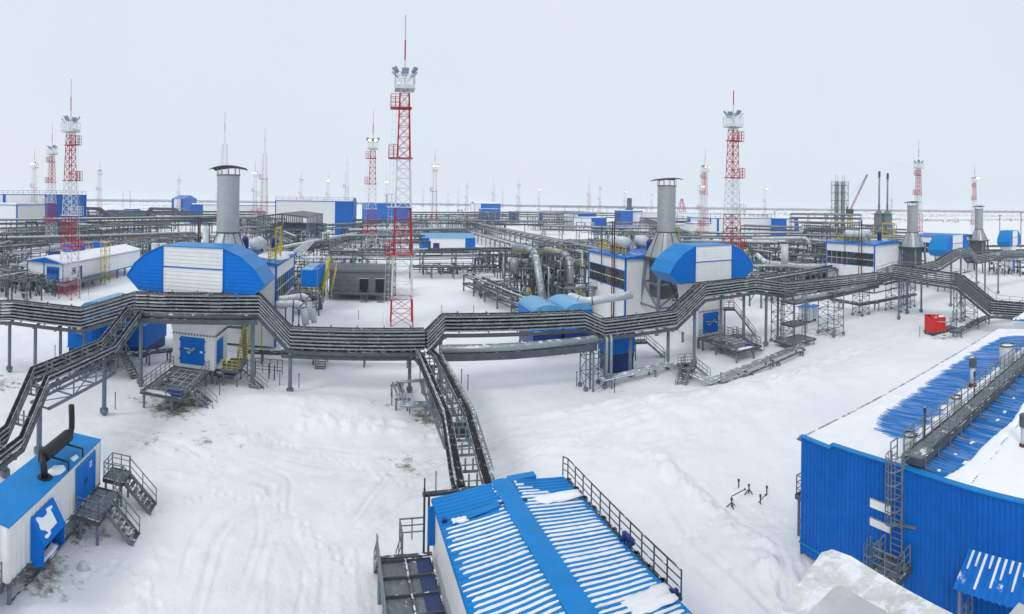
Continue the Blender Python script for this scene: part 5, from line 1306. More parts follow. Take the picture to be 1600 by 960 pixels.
MB().box(-1.7, 2.8, -1.4, 1.3, 0.45, 0.68).obj('skid', M_STEELS, t); railing(t, [(1.8, -1.3, 0.7), (4.4, -1.3, 0.9), (4.4, 0.5, 0.9)], 1.4, 1.2, 0.1)
for x, y in ((-1.4, -1.1), (1.4, -1.1), (-1.4, 1.1), (1.4, 1.1)): MB().box(x-0.12, x+0.12, y-0.12, y+0.12, -0.5, 0.5).obj('leg', M_DARK, t)
deck(t, 1.8, 4.4, -1.3, 0.6, 0.8, 2, 1); post(t, 2.2, -1.2, 0.7, 0.14, foot=False); post(t, 4.2, -1.2, 0.7, 0.14, foot=False)
t = thing('white_kiosk', 'small white kiosk with blue roof behind the right trestles', 'kiosk', W(1262, 503), GA+0.2)
MB().box(-1.4, 1.4, -1.1, 1.1, 0.5, 2.7).obj('wall', M_WHITE, t); MB().add([(-1.8,-1.5,2.7),(1.8,-1.5,2.7),(1.8,1.5,2.7),(-1.8,1.5,2.7),(0,0,3.3)],[(3,2,1,0),(0,1,4),(1,2,4),(2,3,4),(3,0,4)]).obj('roof', M_BLUES, t)
MB().box(-0.02, 0.04, -1.14, -1.1, 0.5, 2.7).box(-1.42, -1.32, -1.13, -1.1, 0.5, 2.7).box(1.32, 1.42, -1.13, -1.1, 0.5, 2.7).obj('trim', M_BLUE, t); MB().box(0.3, 1.1, -1.13, -1.1, 0.6, 2.4).obj('door', M_WHITC, t)
for x in (-1.2, 1.2): MB().box(x-0.1, x+0.1, -1, 1, -0.5, 0.5).obj('leg', M_DARK, t)
def trestle_stand(label, px, py, tripod=True, rz=0.0):
    t = thing('pipe_stand', label, 'pipe stand', W(px, py), rz, 'small dark pipe stands on the snow'); t.scale = (0.72, 0.72, 0.72)
    MB().tube([(0, 0, -0.2), (0, 0, 0.8)], 0.06, 8).box(-0.08, 0.08, -0.08, 0.08, 0.75, 1.0).obj('column', M_DARK, t)
    if not tripod: MB().box(-0.16, 0.16, -0.16, 0.16, -0.05, 0.04).obj('base_plate', M_DARK, t)
    if tripod:
        for k in range(3): a = 2*math.pi*k/3+2.4; MB().bar((0, 0, 0.55), (0.6*math.cos(a), 0.6*math.sin(a), -0.05), 0.08).obj('strut', M_DARK, t)
trestle_stand('dark tripod pipe stand on the snow, left of two', 1143, 795, True, 0.2); trestle_stand('dark tripod pipe stand on the snow, right of two', 1170, 773, True, 0.8)
trestle_stand('short dark stub left of the warehouse corner, nearer one', 1188, 790, False); trestle_stand('short dark stub left of the warehouse corner, farther one', 1198, 776, False); trestle_stand('small dark stub behind the tripod stands', 1154, 765, False)
for (a, c, lb) in (((1143, 776), (1164, 765), 'thin rod lying between the tripod stands'), ((1185, 786), (1196, 774), 'thin rod lying between the two dark stubs')):
    p, q = W(*a, 0.95), W(*c, 0.9); t = thing('steel_rod', lb, 'rod', (p.x, p.y, 0)); q = q-p; MB().tube([(0, 0, 0.95), (q.x, q.y, 0.9)], 0.03, 6).obj('rod', M_DARK, t); MB().lathe([(0.06, 0), (0.06, 0.1)], 6, (q.x, q.y, 0.85)).obj('cap', M_BRWN, t)
mk = MB().tube([(0, 0, -0.3), (0, 0, 1.6)], 0.045, 6).mesh('stake', M_DARK); mkb = MB().lathe([(0.07, 1.5), (0.07, 1.62)], 6).mesh('stake_cap', M_DARK)
MK = [(205, 590, 'by the left rack leg'), (180, 640, 'left of the earth patch'), (343, 622, 'right of the platform stairs'), (391, 605, 'before the first bend of the rack'), (437, 603, 'left of the rack leg'), (467, 608, 'right of the rack leg'), (612, 640, 'left of the pipe loop'), (721, 600, 'right of the hut branch'), (731, 610, 'beside the hut branch, nearer'), (640, 650, 'below the pipe loop'),
      (901, 604, 'left of the trestle'), (960, 616, 'before the low pipe bend'), (993, 565, 'behind the low pipe'), (1038, 570, 'by the rack leg at second unit'), (1126, 605, 'before the low pipes'), (1204, 580, 'before the long low pipe'), (1437, 527, 'left of the red box'), (1488, 500, 'right of the red box'), (88, 458, 'near the white hut'), (138, 462, 'right of the hut mast'), (147, 452, 'beyond the hut mast'), (690, 492, 'on open snow behind the rack'), (740, 492, 'behind the central rack, right'), (1310, 505, 'by the kiosk trestle'), (1368, 480, 'under the far rack'), (560, 500, 'behind the rack, right of the pipes'), (86, 560, 'left of the blue cabin')]
for px, py, lb in MK:
    t = thing('marker_stake', 'thin dark marker stake '+lb, 'stake', W(px, py), 0, 'marker stakes in the snow'); inst('stake', mk, t); inst('stake_cap', mkb, t)
t = thing('snow_lump', 'grey frozen lump lying on the snow by the container', 'lump', W(129, 892), 0.5); MB().lathe([(0.05, -0.1), (0.26, 0.0), (0.3, 0.2), (0.2, 0.42), (0.05, 0.5)], 9).obj('lump', M_CONCD, t); MB().lathe([(0.1, 0.0), (0.16, 0.1), (0.05, 0.2)], 7, (0.3, 0.1, 0)).obj('crumb', M_CONCD, t)
# bollard gate right of the nearest platform
t = thing('gate_railing', 'grey posts with rails below the nearest rack leg', 'railing', W(430, 590), GA)
railing(t, [(-2.6, 1.2, 0), (0.0, 1.2, 0), (0.6, 1.2, 0)], 1.6, 0.9, 0.08)
for x, y in ((-3.2, -0.2), (-2.2, -0.5), (-0.6, -0.6), (0.1, -1.0)): post(t, x, y, 1.7, 0.14, M_DARK, foot=False)

# ================================================================ mid-ground buildings
def bld(label, px0, px1, yb, yt, depth, zones, name='hall', roofm=None, snow=True, gable=0.0, piles=0.0, rz=GA, trim=True, rail=False, wins=(), r=None, group=None):
    r = r or rof(px0, yb); a0 = (px0-800)/F; p = R(px0, r)
    a1 = (px1-800)/F
    # front edge runs along the grid from the left corner to bearing a1
    d = Vector((math.cos(rz), math.sin(rz), 0)); n = Vector((math.cos(a1), -math.sin(a1), 0))
    w = -(p.dot(n))/d.dot(n); w = max(2.0, min(w, 400))
    z1 = zpix(px0, yt, r); t = thing(name, label, 'building', p, rz, group); z0 = piles
    for (f0, f1, m) in zones: MB().box(w*f0+0.0, w*f1, 0, depth, z0, z1).obj('wall_panel', m, t)
    if trim:
        k = max(0.15, w*0.012)
        for f in [0.0]+[zz[1] for zz in zones]: MB().box(w*f-k/2, w*f+k/2, -0.08, k, z0, z1+0.02).box(w*f-k/2, w*f+k/2, depth-k, depth+0.06, z0, z1+0.02).each('corner_trim', M_BLUE, t)
        MB().box(0, w, -0.09, -0.005, z0, z0+k*1.2).obj('base_trim', M_BLUE, t)
    if gable > 0: MB().add([(-0.4,-0.4,z1),(w+0.4,-0.4,z1),(w+0.4,depth+0.4,z1),(-0.4,depth+0.4,z1),(-0.4,depth/2,z1+gable),(w+0.4,depth/2,z1+gable)],[(3,2,1,0),(0,1,5,4),(2,3,4,5),(1,2,5),(3,0,4)]).obj('roof', roofm or M_BLUES, t)
    else: MB().box(-0.3, w+0.3, -0.3, depth+0.3, z1+0.021, z1+0.35).obj('roof', roofm or M_BLUES, t)
    if snow:
        e = max(0.3, w*0.01); b = MB(); n_ = 16; hs = max(0.3, min(1.2, w*0.02)); r9 = random.Random(int(px0))
        zb = z1+0.3 if gable == 0 else z1+0.03
        for i in range(n_+1):
            x = e+(w-2*e)*i/n_; h = hs*(0.8+0.5*r9.random()); yv = -0.25+0.5*r9.random()
            g = gable
            b.v += [(x, yv, zb), (x, yv+0.35, zb+h*0.8), (x, depth*0.5, zb+h*0.6+g), (x, depth-0.3, zb+h*0.8), (x, depth, zb)]
        for i in range(n_):
            for k in range(4): b.f.append((5*i+k, 5*i+5+k, 5*i+6+k, 5*i+k+1))
        b.f += [(4, 3, 2, 1, 0), tuple(5*n_+k for k in range(5))]
        b.obj('roof_snow', M_SNOW, t)
    for (f, zf, ww, hh, m) in wins:
        o = MB().box(w*f, w*f+ww, -0.14, -0.01, z0+(z1-z0)*zf, z0+(z1-z0)*zf+hh).obj('window' if m is M_GLASS else 'door', m, t)
    if rail: railing(t, [(0, 0.2, z1+0.4), (w, 0.2, z1+0.4), (w, depth, z1+0.4)], 2.0, 4.0, 0.14, M_DARK, (1.0,))
    if piles > 0.3:
        n_ = max(3, int(w/4))
        for i in range(n_+1):
            for y in (0.3, depth-0.3): MB().bar((w*i/n_*0.98+0.1, y, -0.5), (w*i/n_*0.98+0.1, y, piles), 0.3).obj('pile', M_POST, t)
    return t
Wt, Bl = M_WHITE, M_BLUE
# long white hut at the left
t = thing('white_hut', 'long white hut with blue trim on piles behind the left mast', 'building', R(98, 107), GA)
hl, hw, z0, z1 = 36, 9.6, 2.2, 5.9
for i in range(6): MB().box(-hw, 0, hl*i/6+0.02, hl*(i+1)/6-0.02, z0, z1).obj('wall_panel', M_WHITE, t)
MB().add([(-hw-0.4,-0.5,z1),(0.4,-0.5,z1),(0.4,hl+0.4,z1),(-hw-0.4,hl+0.4,z1),(-hw/2,-0.5,z1+1.1),(-hw/2,hl+0.4,z1+1.1)],[(3,2,1,0),(0,1,4),(1,2,5,4),(2,3,5),(3,0,4,5)]).obj('roof', M_BLUE, t)
b = MB()
for i in range(13):
    y = 0.1+(hl-0.3)*i/12; k = rnd.random()*0.1
    b.v += [(0.25, y, z1+0.08), (0.1, y, z1+0.3+k), (-hw/2, y, z1+1.35+k), (-hw-0.1, y, z1+0.3), (-hw-0.25, y, z1+0.08)]
for i in range(12):
    for k in range(4): b.f.append((5*i+k, 5*i+k+1, 5*i+6+k, 5*i+5+k))
b.f += [(0, 4, 3, 2, 1), tuple(60+k for k in range(5))]
b.obj('roof_snow', M_SNOW, t)
MB().box(-hw-0.05, 0.05, -0.06, -0.005, z0-0.25, z0).box(0.005, 0.06, 0, hl, z0-0.25, z0).box(-0.12, 0.06, -0.1, 0.1, z0, z1).box(-hw-0.06, -hw+0.1, -0.1, 0.1, z0, z1).box(-0.1, 0.07, hl-0.1, hl+0.1, z0, z1).obj('blue_trim', M_BLUE, t)
for f in (0.52, ): MB().box(-hw*f-0.1, -hw*f+0.1, -0.09, -0.004, z0, z1).obj('blue_trim', M_BLUE, t)
dd = MB().box(-4.2, -0.9, -0.12, -0.01, z0+0.2, z0+3.0).obj('door', M_BLUEH, t)
for i in range(3): MB().box(-3.9+i*1.0, -3.2+i*1.0, -0.15, -0.125, z0+1.6, z0+2.5).obj('pane', M_NAVY, dd)
MB().box(0.01, 0.1, 5.5, 7.2, z0, z0+2.7).obj('door', M_NAVY, t); MB().box(0.01, 0.08, 3.2, 4.8, z0+1.2, z0+2.6).obj('window', M_NAVY, t)
deck(t, -hw-1, 2.6, -3.0, -0.2, z0-0.3, 6, 1); deck(t, 0.2, 2.4, 0, 14, z0-0.3, 1, 6); railing(t, [(2.5, 0, z0-0.3), (2.5, 13, z0-0.3)], 1.2, 2, 0.1)
for i in range(10):
    for x in (-0.3, -hw+0.5): MB().bar((x, 0.5+i*3.9, -0.5), (x, 0.5+i*3.9, z0), 0.35).obj('pile', M_POST, t)
MB().box(-hw+1, -hw+4.2, 12, 17, z1+1, z1+2.6).obj('roof_unit', M_BLUE, t); MB().box(-hw+1, -hw+3, 26, 30, z1+1, z1+2.4).obj('roof_unit', M_BLUE, t)
MB().box(-hw+3, -hw+4.6, 3.5, 6, z1+0.8, z1+2.0).obj('roof_unit', M_NAVY, t)
t = thing('yellow_stand', 'pale yellow ladder frame against the long white hut', 'frame', R(98, 107)+E1*0.6+E2*15, GA)
lattice(t, 0.8, 0, 1.4, 1.8, 9.5, 5, 0, M_YEL, 'ladder_frame'); MB().box(0, 1.6, -1, 1, 9.5, 9.7).obj('top_plate', M_YEL, t)
bld('big white hall with blue ends at the far left edge', -60, 88, 352, 304, 30, [(0, 0.48, Wt), (0.48, 0.5, Bl), (0.5, 0.9, Wt), (0.9, 1, Bl)], r=330, snow=False, rail=True)
bld('lower snowy white hall before the big hall, left edge', -70, 26, 356, 319, 24, [(0, 1, Wt)], r=285)
for px0, px1, yb, yt, z, lb in ((98, 103, 341, 328, Bl, 'tiny blue hut right of the big left hall'), (124, 156, 343, 330, Wt, 'low white hut far left of the nearest stack'), (156, 175, 341, 331, Bl, 'low blue hut far left'), (194, 211, 340, 327, Bl, 'small blue hut before the far snow plain'), (175, 195, 339, 328, Wt, 'low white hut beside the small blue hut')):
    bld(lb, px0, px1, yb, yt, 12, [(0, 1, z)])
bld('blue gabled house on the plain left of the nearest stack', 268, 286, 334, 311, 40, [(0, 0.2, Bl), (0.2, 0.8, Wt), (0.8, 1, Bl)], gable=4, snow=False, r=520)
bld('long snowy white hall with blue end behind the nearest stack', 298, 434, 350, 320, 22, [(0, 0.14, Bl), (0.14, 0.55, Wt), (0.56, 1, Wt)], r=410)
bld('big white hall with snow cap and blue right end', 430, 552, 367, 314, 40, [(0, 0.775, Wt), (0.775, 1, Bl)], rail=True, r=300, wins=((0.3, 0.02, 3, 4, M_NAVY), (0.45, 0.02, 3, 4, M_NAVY), (0.85, 0.03, 3, 5, M_NAVY)))
bld('long blue hall between the big white hall and the tallest mast', 566, 640, 347, 318, 25, [(0, 1, Bl)], r=470, snow=False)
bld('low white hut with blue corners and pale blue roof, centre left', 660, 743, 398, 372, 12, [(0, 0.12, Bl), (0.12, 0.82, Wt), (0.82, 1, Bl)], roofm=M_BLUEL, gable=1.6, snow=False, piles=1.5, r=196, wins=((0.2, 0.0, 2.4, 2.6, M_NAVY),))
bld('far blue and white block left of the middle', 741, 782, 337, 318, 26, [(0, 0.25, Wt), (0.25, 1, Bl)], r=640, gable=2)
bld('far low blue block before it', 752, 781, 342, 327, 14, [(0, 1, Bl)], r=560)
bld('far low white hall with blue ends at the middle', 801, 848, 345, 331, 16, [(0, 0.2, Bl), (0.2, 0.88, Wt), (0.88, 1, Bl)], r=520)
bld('far white shed left of the middle masts', 646, 668, 352, 342, 12, [(0, 1, Wt)], r=400)
bld('white and blue block left of the second stack, taller part', 896, 932, 368, 335, 20, [(0, 0.2, Wt), (0.2, 1, Bl)], r=380, snow=False)
bld('white and blue block left of the second stack, lower front part', 908, 948, 372, 341, 14, [(0, 0.4, Wt), (0.4, 1, Bl)], r=352)
bld('far blue block nearest the second stack', 975, 1004, 354, 330, 20, [(0, 1, Bl)], r=480)
bld('far long white hall behind the second stack', 1002, 1040, 356, 333, 20, [(0, 1, Wt)], r=470)
bld('white box store right of the second stack', 1056, 1082, 378, 352, 9, [(0, 0.5, Wt), (0.5, 1, Wt)], r=300, trim=False)
bld('second white box store right of the second stack', 1084, 1112, 380, 350, 9, [(0, 0.45, Wt), (0.45, 1, Wt)], r=285, trim=False)
bld('long white hall right of the second tall mast', 1110, 1206, 376, 342, 22, [(0, 0.1, Wt), (0.1, 0.12, Bl), (0.12, 1, Wt)], r=310, rail=True)
bld('blue block at the right end of the long white hall', 1204, 1222, 378, 345, 16, [(0, 1, Bl)], r=345, snow=False)
bld('blue block with white front at the right end of the long hall', 1224, 1247, 378, 343, 16, [(0, 0.2, Bl), (0.2, 0.75, Wt), (0.75, 1, Bl)], r=335, snow=False)
bld('tiny blue hut above the white box stores', 1083, 1093, 352, 340, 10, [(0, 1, Bl)], r=480)
bld('snowy white hall far behind the second stack, right', 1058, 1110, 346, 334, 20, [(0, 1, Wt)], r=620)
# grey louvred building
t = bld('grey louvred building with dark doors left of the tallest mast', 514, 616, 471, 424, 9, [(0, 1, M_GREY)], trim=False, roofm=M_GREY, snow=False, piles=1.4, r=104)
w_ = 13.6
for i in range(14): MB().box(0, w_, -0.06, -0.01, 1.9+i*0.4, 2.1+i*0.4).obj('louvre', M_STEEL, t)
for x in (6.2, 9.4): MB().box(x, x+1.7, -0.16, -0.05, 1.5, 4.2).obj('door', M_BLACK, t); MB().box(x-0.12, x+1.82, -0.12, -0.062, 4.2, 4.35).obj('door_frame', M_PIPEW, t)
deck(t, 0, 13.5, -2.2, -0.2, 1.4, 5, 1); railing(t, [(0, -2.2, 1.4), (6, -2.2, 1.4)], 1.2, 0.5, 0.06); railing(t, [(8.2, -2.2, 1.4), (9.2, -2.2, 1.4)], 1.2, 0.5, 0.06)
for x in (6.6, 9.8): stairs(t, (x+0.6, -2.2, 1.4), (0, -1), 1.3, 1.5)
t = thing('rooftop_walkway', 'grey walkway with steps over the louvred building roof', 'walkway', R(520, 106), GA)
deck(t, -1, 4, 3, 6, 9.2, 3, 1); railing(t, [(-1, 3, 9.2), (4, 3, 9.2), (13, 3, 7.2)], 1.1, 1.2, 0.1); MB().box(1.8, 5, 3.4, 5.6, 9.25, 9.5).obj('snowy_plate', M_SNOW, t); stairs(t, (4, 4.5, 9.2), (1, 0), 1.6, 3.4, M_STEEL, 6.8)
for x in (-0.8, 3.8): post(t, x, 3.2, 9.0, 0.3)
# blue cooler boxes near the grey building
for i, (px, r, lb) in enumerate(((486, 92, 'blue box cooler with pale lid left of the grey building, nearer'), (493, 97, 'blue box cooler with pale lid left of the grey building, farther'))):
    t = thing('box_cooler', lb, 'cooler', R(px, r), GA-0.05, 'blue box coolers')
    MB().box(-1.4, 1.4, -2.2, 2.2, 4.6, 7.6).obj('casing', M_BLUEH, t); MB().box(-1.45, 0.5, -2.2, 2.2, 7.61, 7.75).obj('lid', M_BLUEL, t)
    MB().box(0.6, 1.4, -2.1, 2.1, 7.61, 7.7).obj('side_lid', M_BLUE, t); MB().box(-1.46, -1.38, -2.25, -2.15, 4.6, 7.62).box(1.38, 1.46, -2.25, -2.15, 4.6, 7.62).obj('trim', M_BLUEL, t)
    for x in (-1.2, 1.2):
        for y in (-2, 2): MB().bar((x, y, -0.5), (x, y, 4.6), 0.2).obj('leg', M_POST, t)
t = thing('yellow_ladder', 'slanting yellow stair beside the blue box coolers', 'ladder', R(512, 94), GA)
MB().bar((-1.2, -1, 2.5), (0.2, 1, 9.2), 0.35, 0.6).obj('stair_side', M_YEL, t); MB().bar((0.6, -1, 2.5), (1.5, 1, 7.5), 0.1).bar((0.6, -1, 3.5), (1.5, 1, 8.5), 0.1).obj('handrail', M_YEL, t)
t = thing('yellow_cage', 'yellow caged ladder on the right of the grey louvred building', 'ladder', R(614, 112), GA); lattice(t, 0, 0, 1.0, 1.0, 8.5, 7, 0, M_YEL, 'cage', 0.14); MB().box(-0.7, 0.7, -0.7, 0.7, 8.5, 8.6).obj('top_plate', M_YEL, t)
# ================================================================ background pipe racks and process equipment
def bg_rack(label, p0, p1, z, npipe=5, width=5.0, levels=2, step=9.0, seed=0, lean=0.35, big=0):
    p0 = Vector((p0.x, p0.y, 0)); p1 = Vector((p1.x, p1.y, 0)); d = p1-p0; L_ = d.length; t = thing('pipe_rack', label, 'pipe rack', p0, math.atan2(d.y, d.x)); r = random.Random(seed)
    n = max(2, round(L_/step)); b = MB(); hw = width/2; th = 0.28
    for s in (-1, 1): b.bar((0, s*hw, -0.5), (0, s*hw, z), th)
    for k in range(levels): zz = z-k*1.9; b.bar((0, -hw-0.3, zz), (0, hw+0.3, zz), th)
    b.bar((0, -hw, z-1.9*(levels-1)), (0, hw, 0.8), 0.16)
    bm = b.mesh('bent', M_POST)
    for i in range(n+1): inst('bent', bm, t, (L_*i/n, 0, 0))
    for k in range(levels):
        zz = z-k*1.9+th/2; b = MB()
        for s in (-1, 1): b.bar((0, s*hw, zz-th), (L_, s*hw, zz-th), 0.2, 0.26)
        b.obj('stringer', M_STEELS, t)
        y = -hw+0.35
        while y < hw-0.3:
            rad = r.choice((0.12, 0.16, 0.2, 0.3, 0.38)) if k == 0 else r.choice((0.12, 0.2, 0.28))
            y += rad
            if y+rad > hw: break
            m = r.choice((M_PIPE, M_PIPED, M_PIPED, M_PIPEW))
            x0, x1 = (0, L_) if r.random() < 0.75 else sorted((L_*r.random(), L_*r.random()))
            if x1-x0 > 3:
                pts = [(x0, y, zz+rad), (x1, y, zz+rad)]
                if r.random() < 0.25 and x1-x0 > 30:
                    m0 = x0+(x1-x0)*r.uniform(0.3, 0.6); pts = [(x0, y, zz+rad), (m0, y, zz+rad), (m0, y, zz+rad+2.0), (m0+5, y, zz+rad+2.0), (m0+5, y, zz+rad), (x1, y, zz+rad)]
                MB().tube(pts, rad, 8).obj('pipe', m, t, True)
            y += rad+0.18
    if big: MB().tube([(0, 0, z+0.9+big), (L_, 0, z+0.9+big)], big, 12).obj('pipe', M_PIPEW, t, True)
    return t
RK = [('long rack across the far left below the halls', W(-90, 379), W(345, 363), 9.5, 6, 6, 2, 10, 1),
      ('rack in front of it at the far left', W(-90, 398), W(260, 376), 8.0, 6, 6, 2, 9, 2),
      ('rack behind the long white hut', W(-80, 408), W(300, 392), 6.5, 5, 5, 2, 8, 3),
      ('rack crossing left of the long white hut', W(-60, 440), W(30, 398), 6.0, 5, 5, 2, 7, 4),
      ('far rack left of the nearest stack, under arch', W(150, 352), W(430, 352), 10, 5, 6, 2, 14, 5),
      ('rack between nearest stack and big white hall', W(378, 385), W(560, 372), 7.5, 5, 5, 2, 8, 6),
      ('rack in front of big white hall', W(540, 398), W(660, 395), 6.5, 5, 5, 2, 9, 7),
      ('horizontal rack right of the tallest mast', W(500, 428), W(805, 424), 6.3, 5, 4.5, 2, 9, 8),
      ('low rack beneath the horizontal rack', W(640, 434), W(775, 434), 2.6, 4, 4, 1, 6, 9),
      ('long diagonal rack from the middle towards the second unit', W(716, 356), W(1000, 442), 6.5, 6, 5.5, 2, 9, 10),
      ('second diagonal rack left of the long one', W(726, 372), W(905, 432), 4.2, 5, 4, 1, 8, 11),
      ('far rack across the middle distance, left half', W(640, 350), W(800, 348), 10, 5, 6, 3, 14, 12),
      ('far rack across the middle distance, right half', W(800, 351), W(985, 352), 11, 5, 6, 3, 14, 13),
      ('rack sloping down to the vaulted coolers', W(735, 455), W(838, 506), 3.6, 5, 3.2, 2, 6, 14),
      ('rack behind the second intake hood', W(1060, 408), W(1330, 412), 7.0, 5, 5, 2, 8, 15),
      ('nearer rack right of the second intake hood', W(1150, 448), W(1400, 442), 5.0, 6, 4, 2, 8, 16),
      ('rack before the long white hall, right', W(1040, 385), W(1260, 384), 6.5, 5, 5, 2, 9, 17),
      ('far rack right of the long white hall', W(1235, 384), W(1345, 386), 16, 5, 6, 3, 10, 18),
      ('far rack behind the second stack', W(950, 368), W(1100, 366), 8, 5, 5, 3, 10, 19),
      ('rack between nearest stack and the grey building', W(430, 430), W(555, 392), 6.5, 6, 4.5, 2, 7, 20),
      ('rack crossing behind the far windowed shed', W(1230, 400), W(1420, 404), 8.5, 6, 5, 3, 8, 21),
      ('far rack at the right picture edge', W(1540, 410), W(1660, 408), 6, 4, 4, 2, 9, 22),
      ('far rack between halls above the grey building', W(545, 366), W(650, 362), 8, 5, 5, 3, 9, 23),
      ('farthest rack line along the plain, left', W(90, 346), W(300, 345), 7, 4, 6, 2, 16, 24),
      ('farthest rack line along the plain, right of middle', W(860, 340), W(1010, 341), 16, 4, 6, 2, 20, 25),
      ('rack passing behind the white kiosk', W(1180, 480), W(1300, 452), 5.0, 4, 3, 1, 7, 26)]
RK += [('rack below the far left halls, farther line', W(-60, 362), W(240, 356), 8, 5, 6, 2, 11, 41), ('rack passing far behind the nearest hood', W(130, 367), W(420, 361), 8.5, 5, 6, 3, 11, 42), ('rack behind the grey louvred building', W(545, 386), W(725, 381), 7, 5, 5, 2, 9, 43),
       ('rack in the middle distance beyond the pale-roofed hut', W(640, 363), W(880, 367), 8, 5, 6, 2, 12, 44), ('rack beyond the second shed roof', W(850, 374), W(1015, 380), 7.5, 5, 5, 2, 10, 45), ('rack right behind the second stack', W(1010, 393), W(1210, 397), 6.5, 5, 5, 2, 9, 46),
       ('rack before the blue block at right', W(1160, 374), W(1335, 381), 8, 5, 5, 2, 10, 47), ('rack close to the left side of far shed', W(1225, 432), W(1345, 427), 5.5, 5, 4, 2, 7, 48), ('rack at the feet of the far columns', W(1000, 359), W(1125, 361), 9, 5, 6, 2, 12, 49), ('rack at the left edge behind the main rack', W(-60, 426), W(70, 411), 5.5, 5, 4, 2, 7, 50),
       ('crossing rack behind the second stack', W(1010, 354), W(1085, 392), 7, 5, 5, 2, 11, 52), ('crossing rack right of the nearest stack', W(382, 354), W(452, 402), 7, 5, 5, 2, 11, 53), ('crossing rack left of the nearest stack', W(60, 352), W(170, 388), 7, 5, 5, 2, 11, 54), ('low rack before the furnaces', W(1290, 372), W(1420, 378), 7, 5, 5, 2, 10, 55)]
for lb, p0, p1, z, n, w, lv, st, sd_ in RK: bg_rack('grey '+lb, p0, p1, z, n, w, lv, st, sd_)
def manifold(label, c, w, d, h, seed, nriser=18, rz=GA, yellow=0.2, tall=0.0):
    t = thing('pipe_manifold', label, 'pipe manifold', (c.x, c.y, 0), rz); r = random.Random(seed)
    nx = max(2, int(w/4)); ny = max(1, int(d/4)); nz = max(1, int(h/2.6))
    for i in range(nx+1):
        b = MB(); x = -w/2+w*i/nx
        for j in range(ny+1): y = -d/2+d*j/ny; b.bar((x, y, -0.5), (x, y, h), 0.2)
        for k in range(1, nz+1): z = h*k/nz; b.bar((x, -d/2, z), (x, d/2, z), 0.18)
        if i % 2: b.bar((x, -d/2, 0.5), (x, d/2, h*0.9), 0.12)
        b.obj('frame', M_STEELS, t)
    for k in range(1, nz+1):
        b = MB(); z = h*k/nz
        for j in range(ny+1): y = -d/2+d*j/ny; b.bar((-w/2, y, z), (w/2, y, z), 0.16)
        b.obj('beam', M_STEELS, t)
        if r.random() < 0.7: railing(t, [(-w/2, -d/2-0.1, z), (w/2, -d/2-0.1, z)], 1.1, 1.5, 0.07, M_YEL if r.random() < yellow else M_STEEL)
        if r.random() < 0.6: MB().box(-w/2+w*0.1*r.random(), w/2-w*0.3*r.random(), -d/2+0.2, -d/2+1.8, z+0.09, z+0.15).obj('grating', M_GRATE, t)
    for i in range(nriser):
        x = r.uniform(-w/2, w/2); y = r.uniform(-d/2, d/2); rad = r.choice((0.12, 0.16, 0.22, 0.3)); z1 = r.uniform(h*0.35, h*1.05); m = r.choice((M_PIPE, M_PIPED, M_PIPED, M_PIPEW, M_DARK))
        x2 = x+r.uniform(-3, 3); x2 = max(-w/2, min(w/2, x2)); k = r.random()
        if k < 0.4: pts = [(x, y, 0.2), (x, y, z1), (x2, y+0.01, z1), (x2, y+0.01, 0.5*z1)]
        elif k < 0.7: pts = [(x, y, 0.1), (x, y, z1), (x, d/2+1.0, z1)]
        else: pts = [(x, y, z1*0.4), (x2+0.02, y, z1*0.4), (x2+0.02, y, z1)]
        if abs(x2-x) > 0.8 or 0.4 <= k < 0.7: MB().tube(pts, rad, 7).obj('pipe', m, t, True)
    for i in range(nriser//3):
        x = r.uniform(-w/2, w/2); y = r.uniform(-d/2, d/2); z = r.uniform(0.4, h*0.8); m = M_YEL if r.random() < yellow else r.choice((M_PIPEW, M_DARK, M_STEEL, M_NAVY))
        MB().lathe([(0.15, -0.5), (0.4, -0.3), (0.4, 0.3), (0.15, 0.5)], 8, (x, y, z)).obj('valve', m, t)
    return t
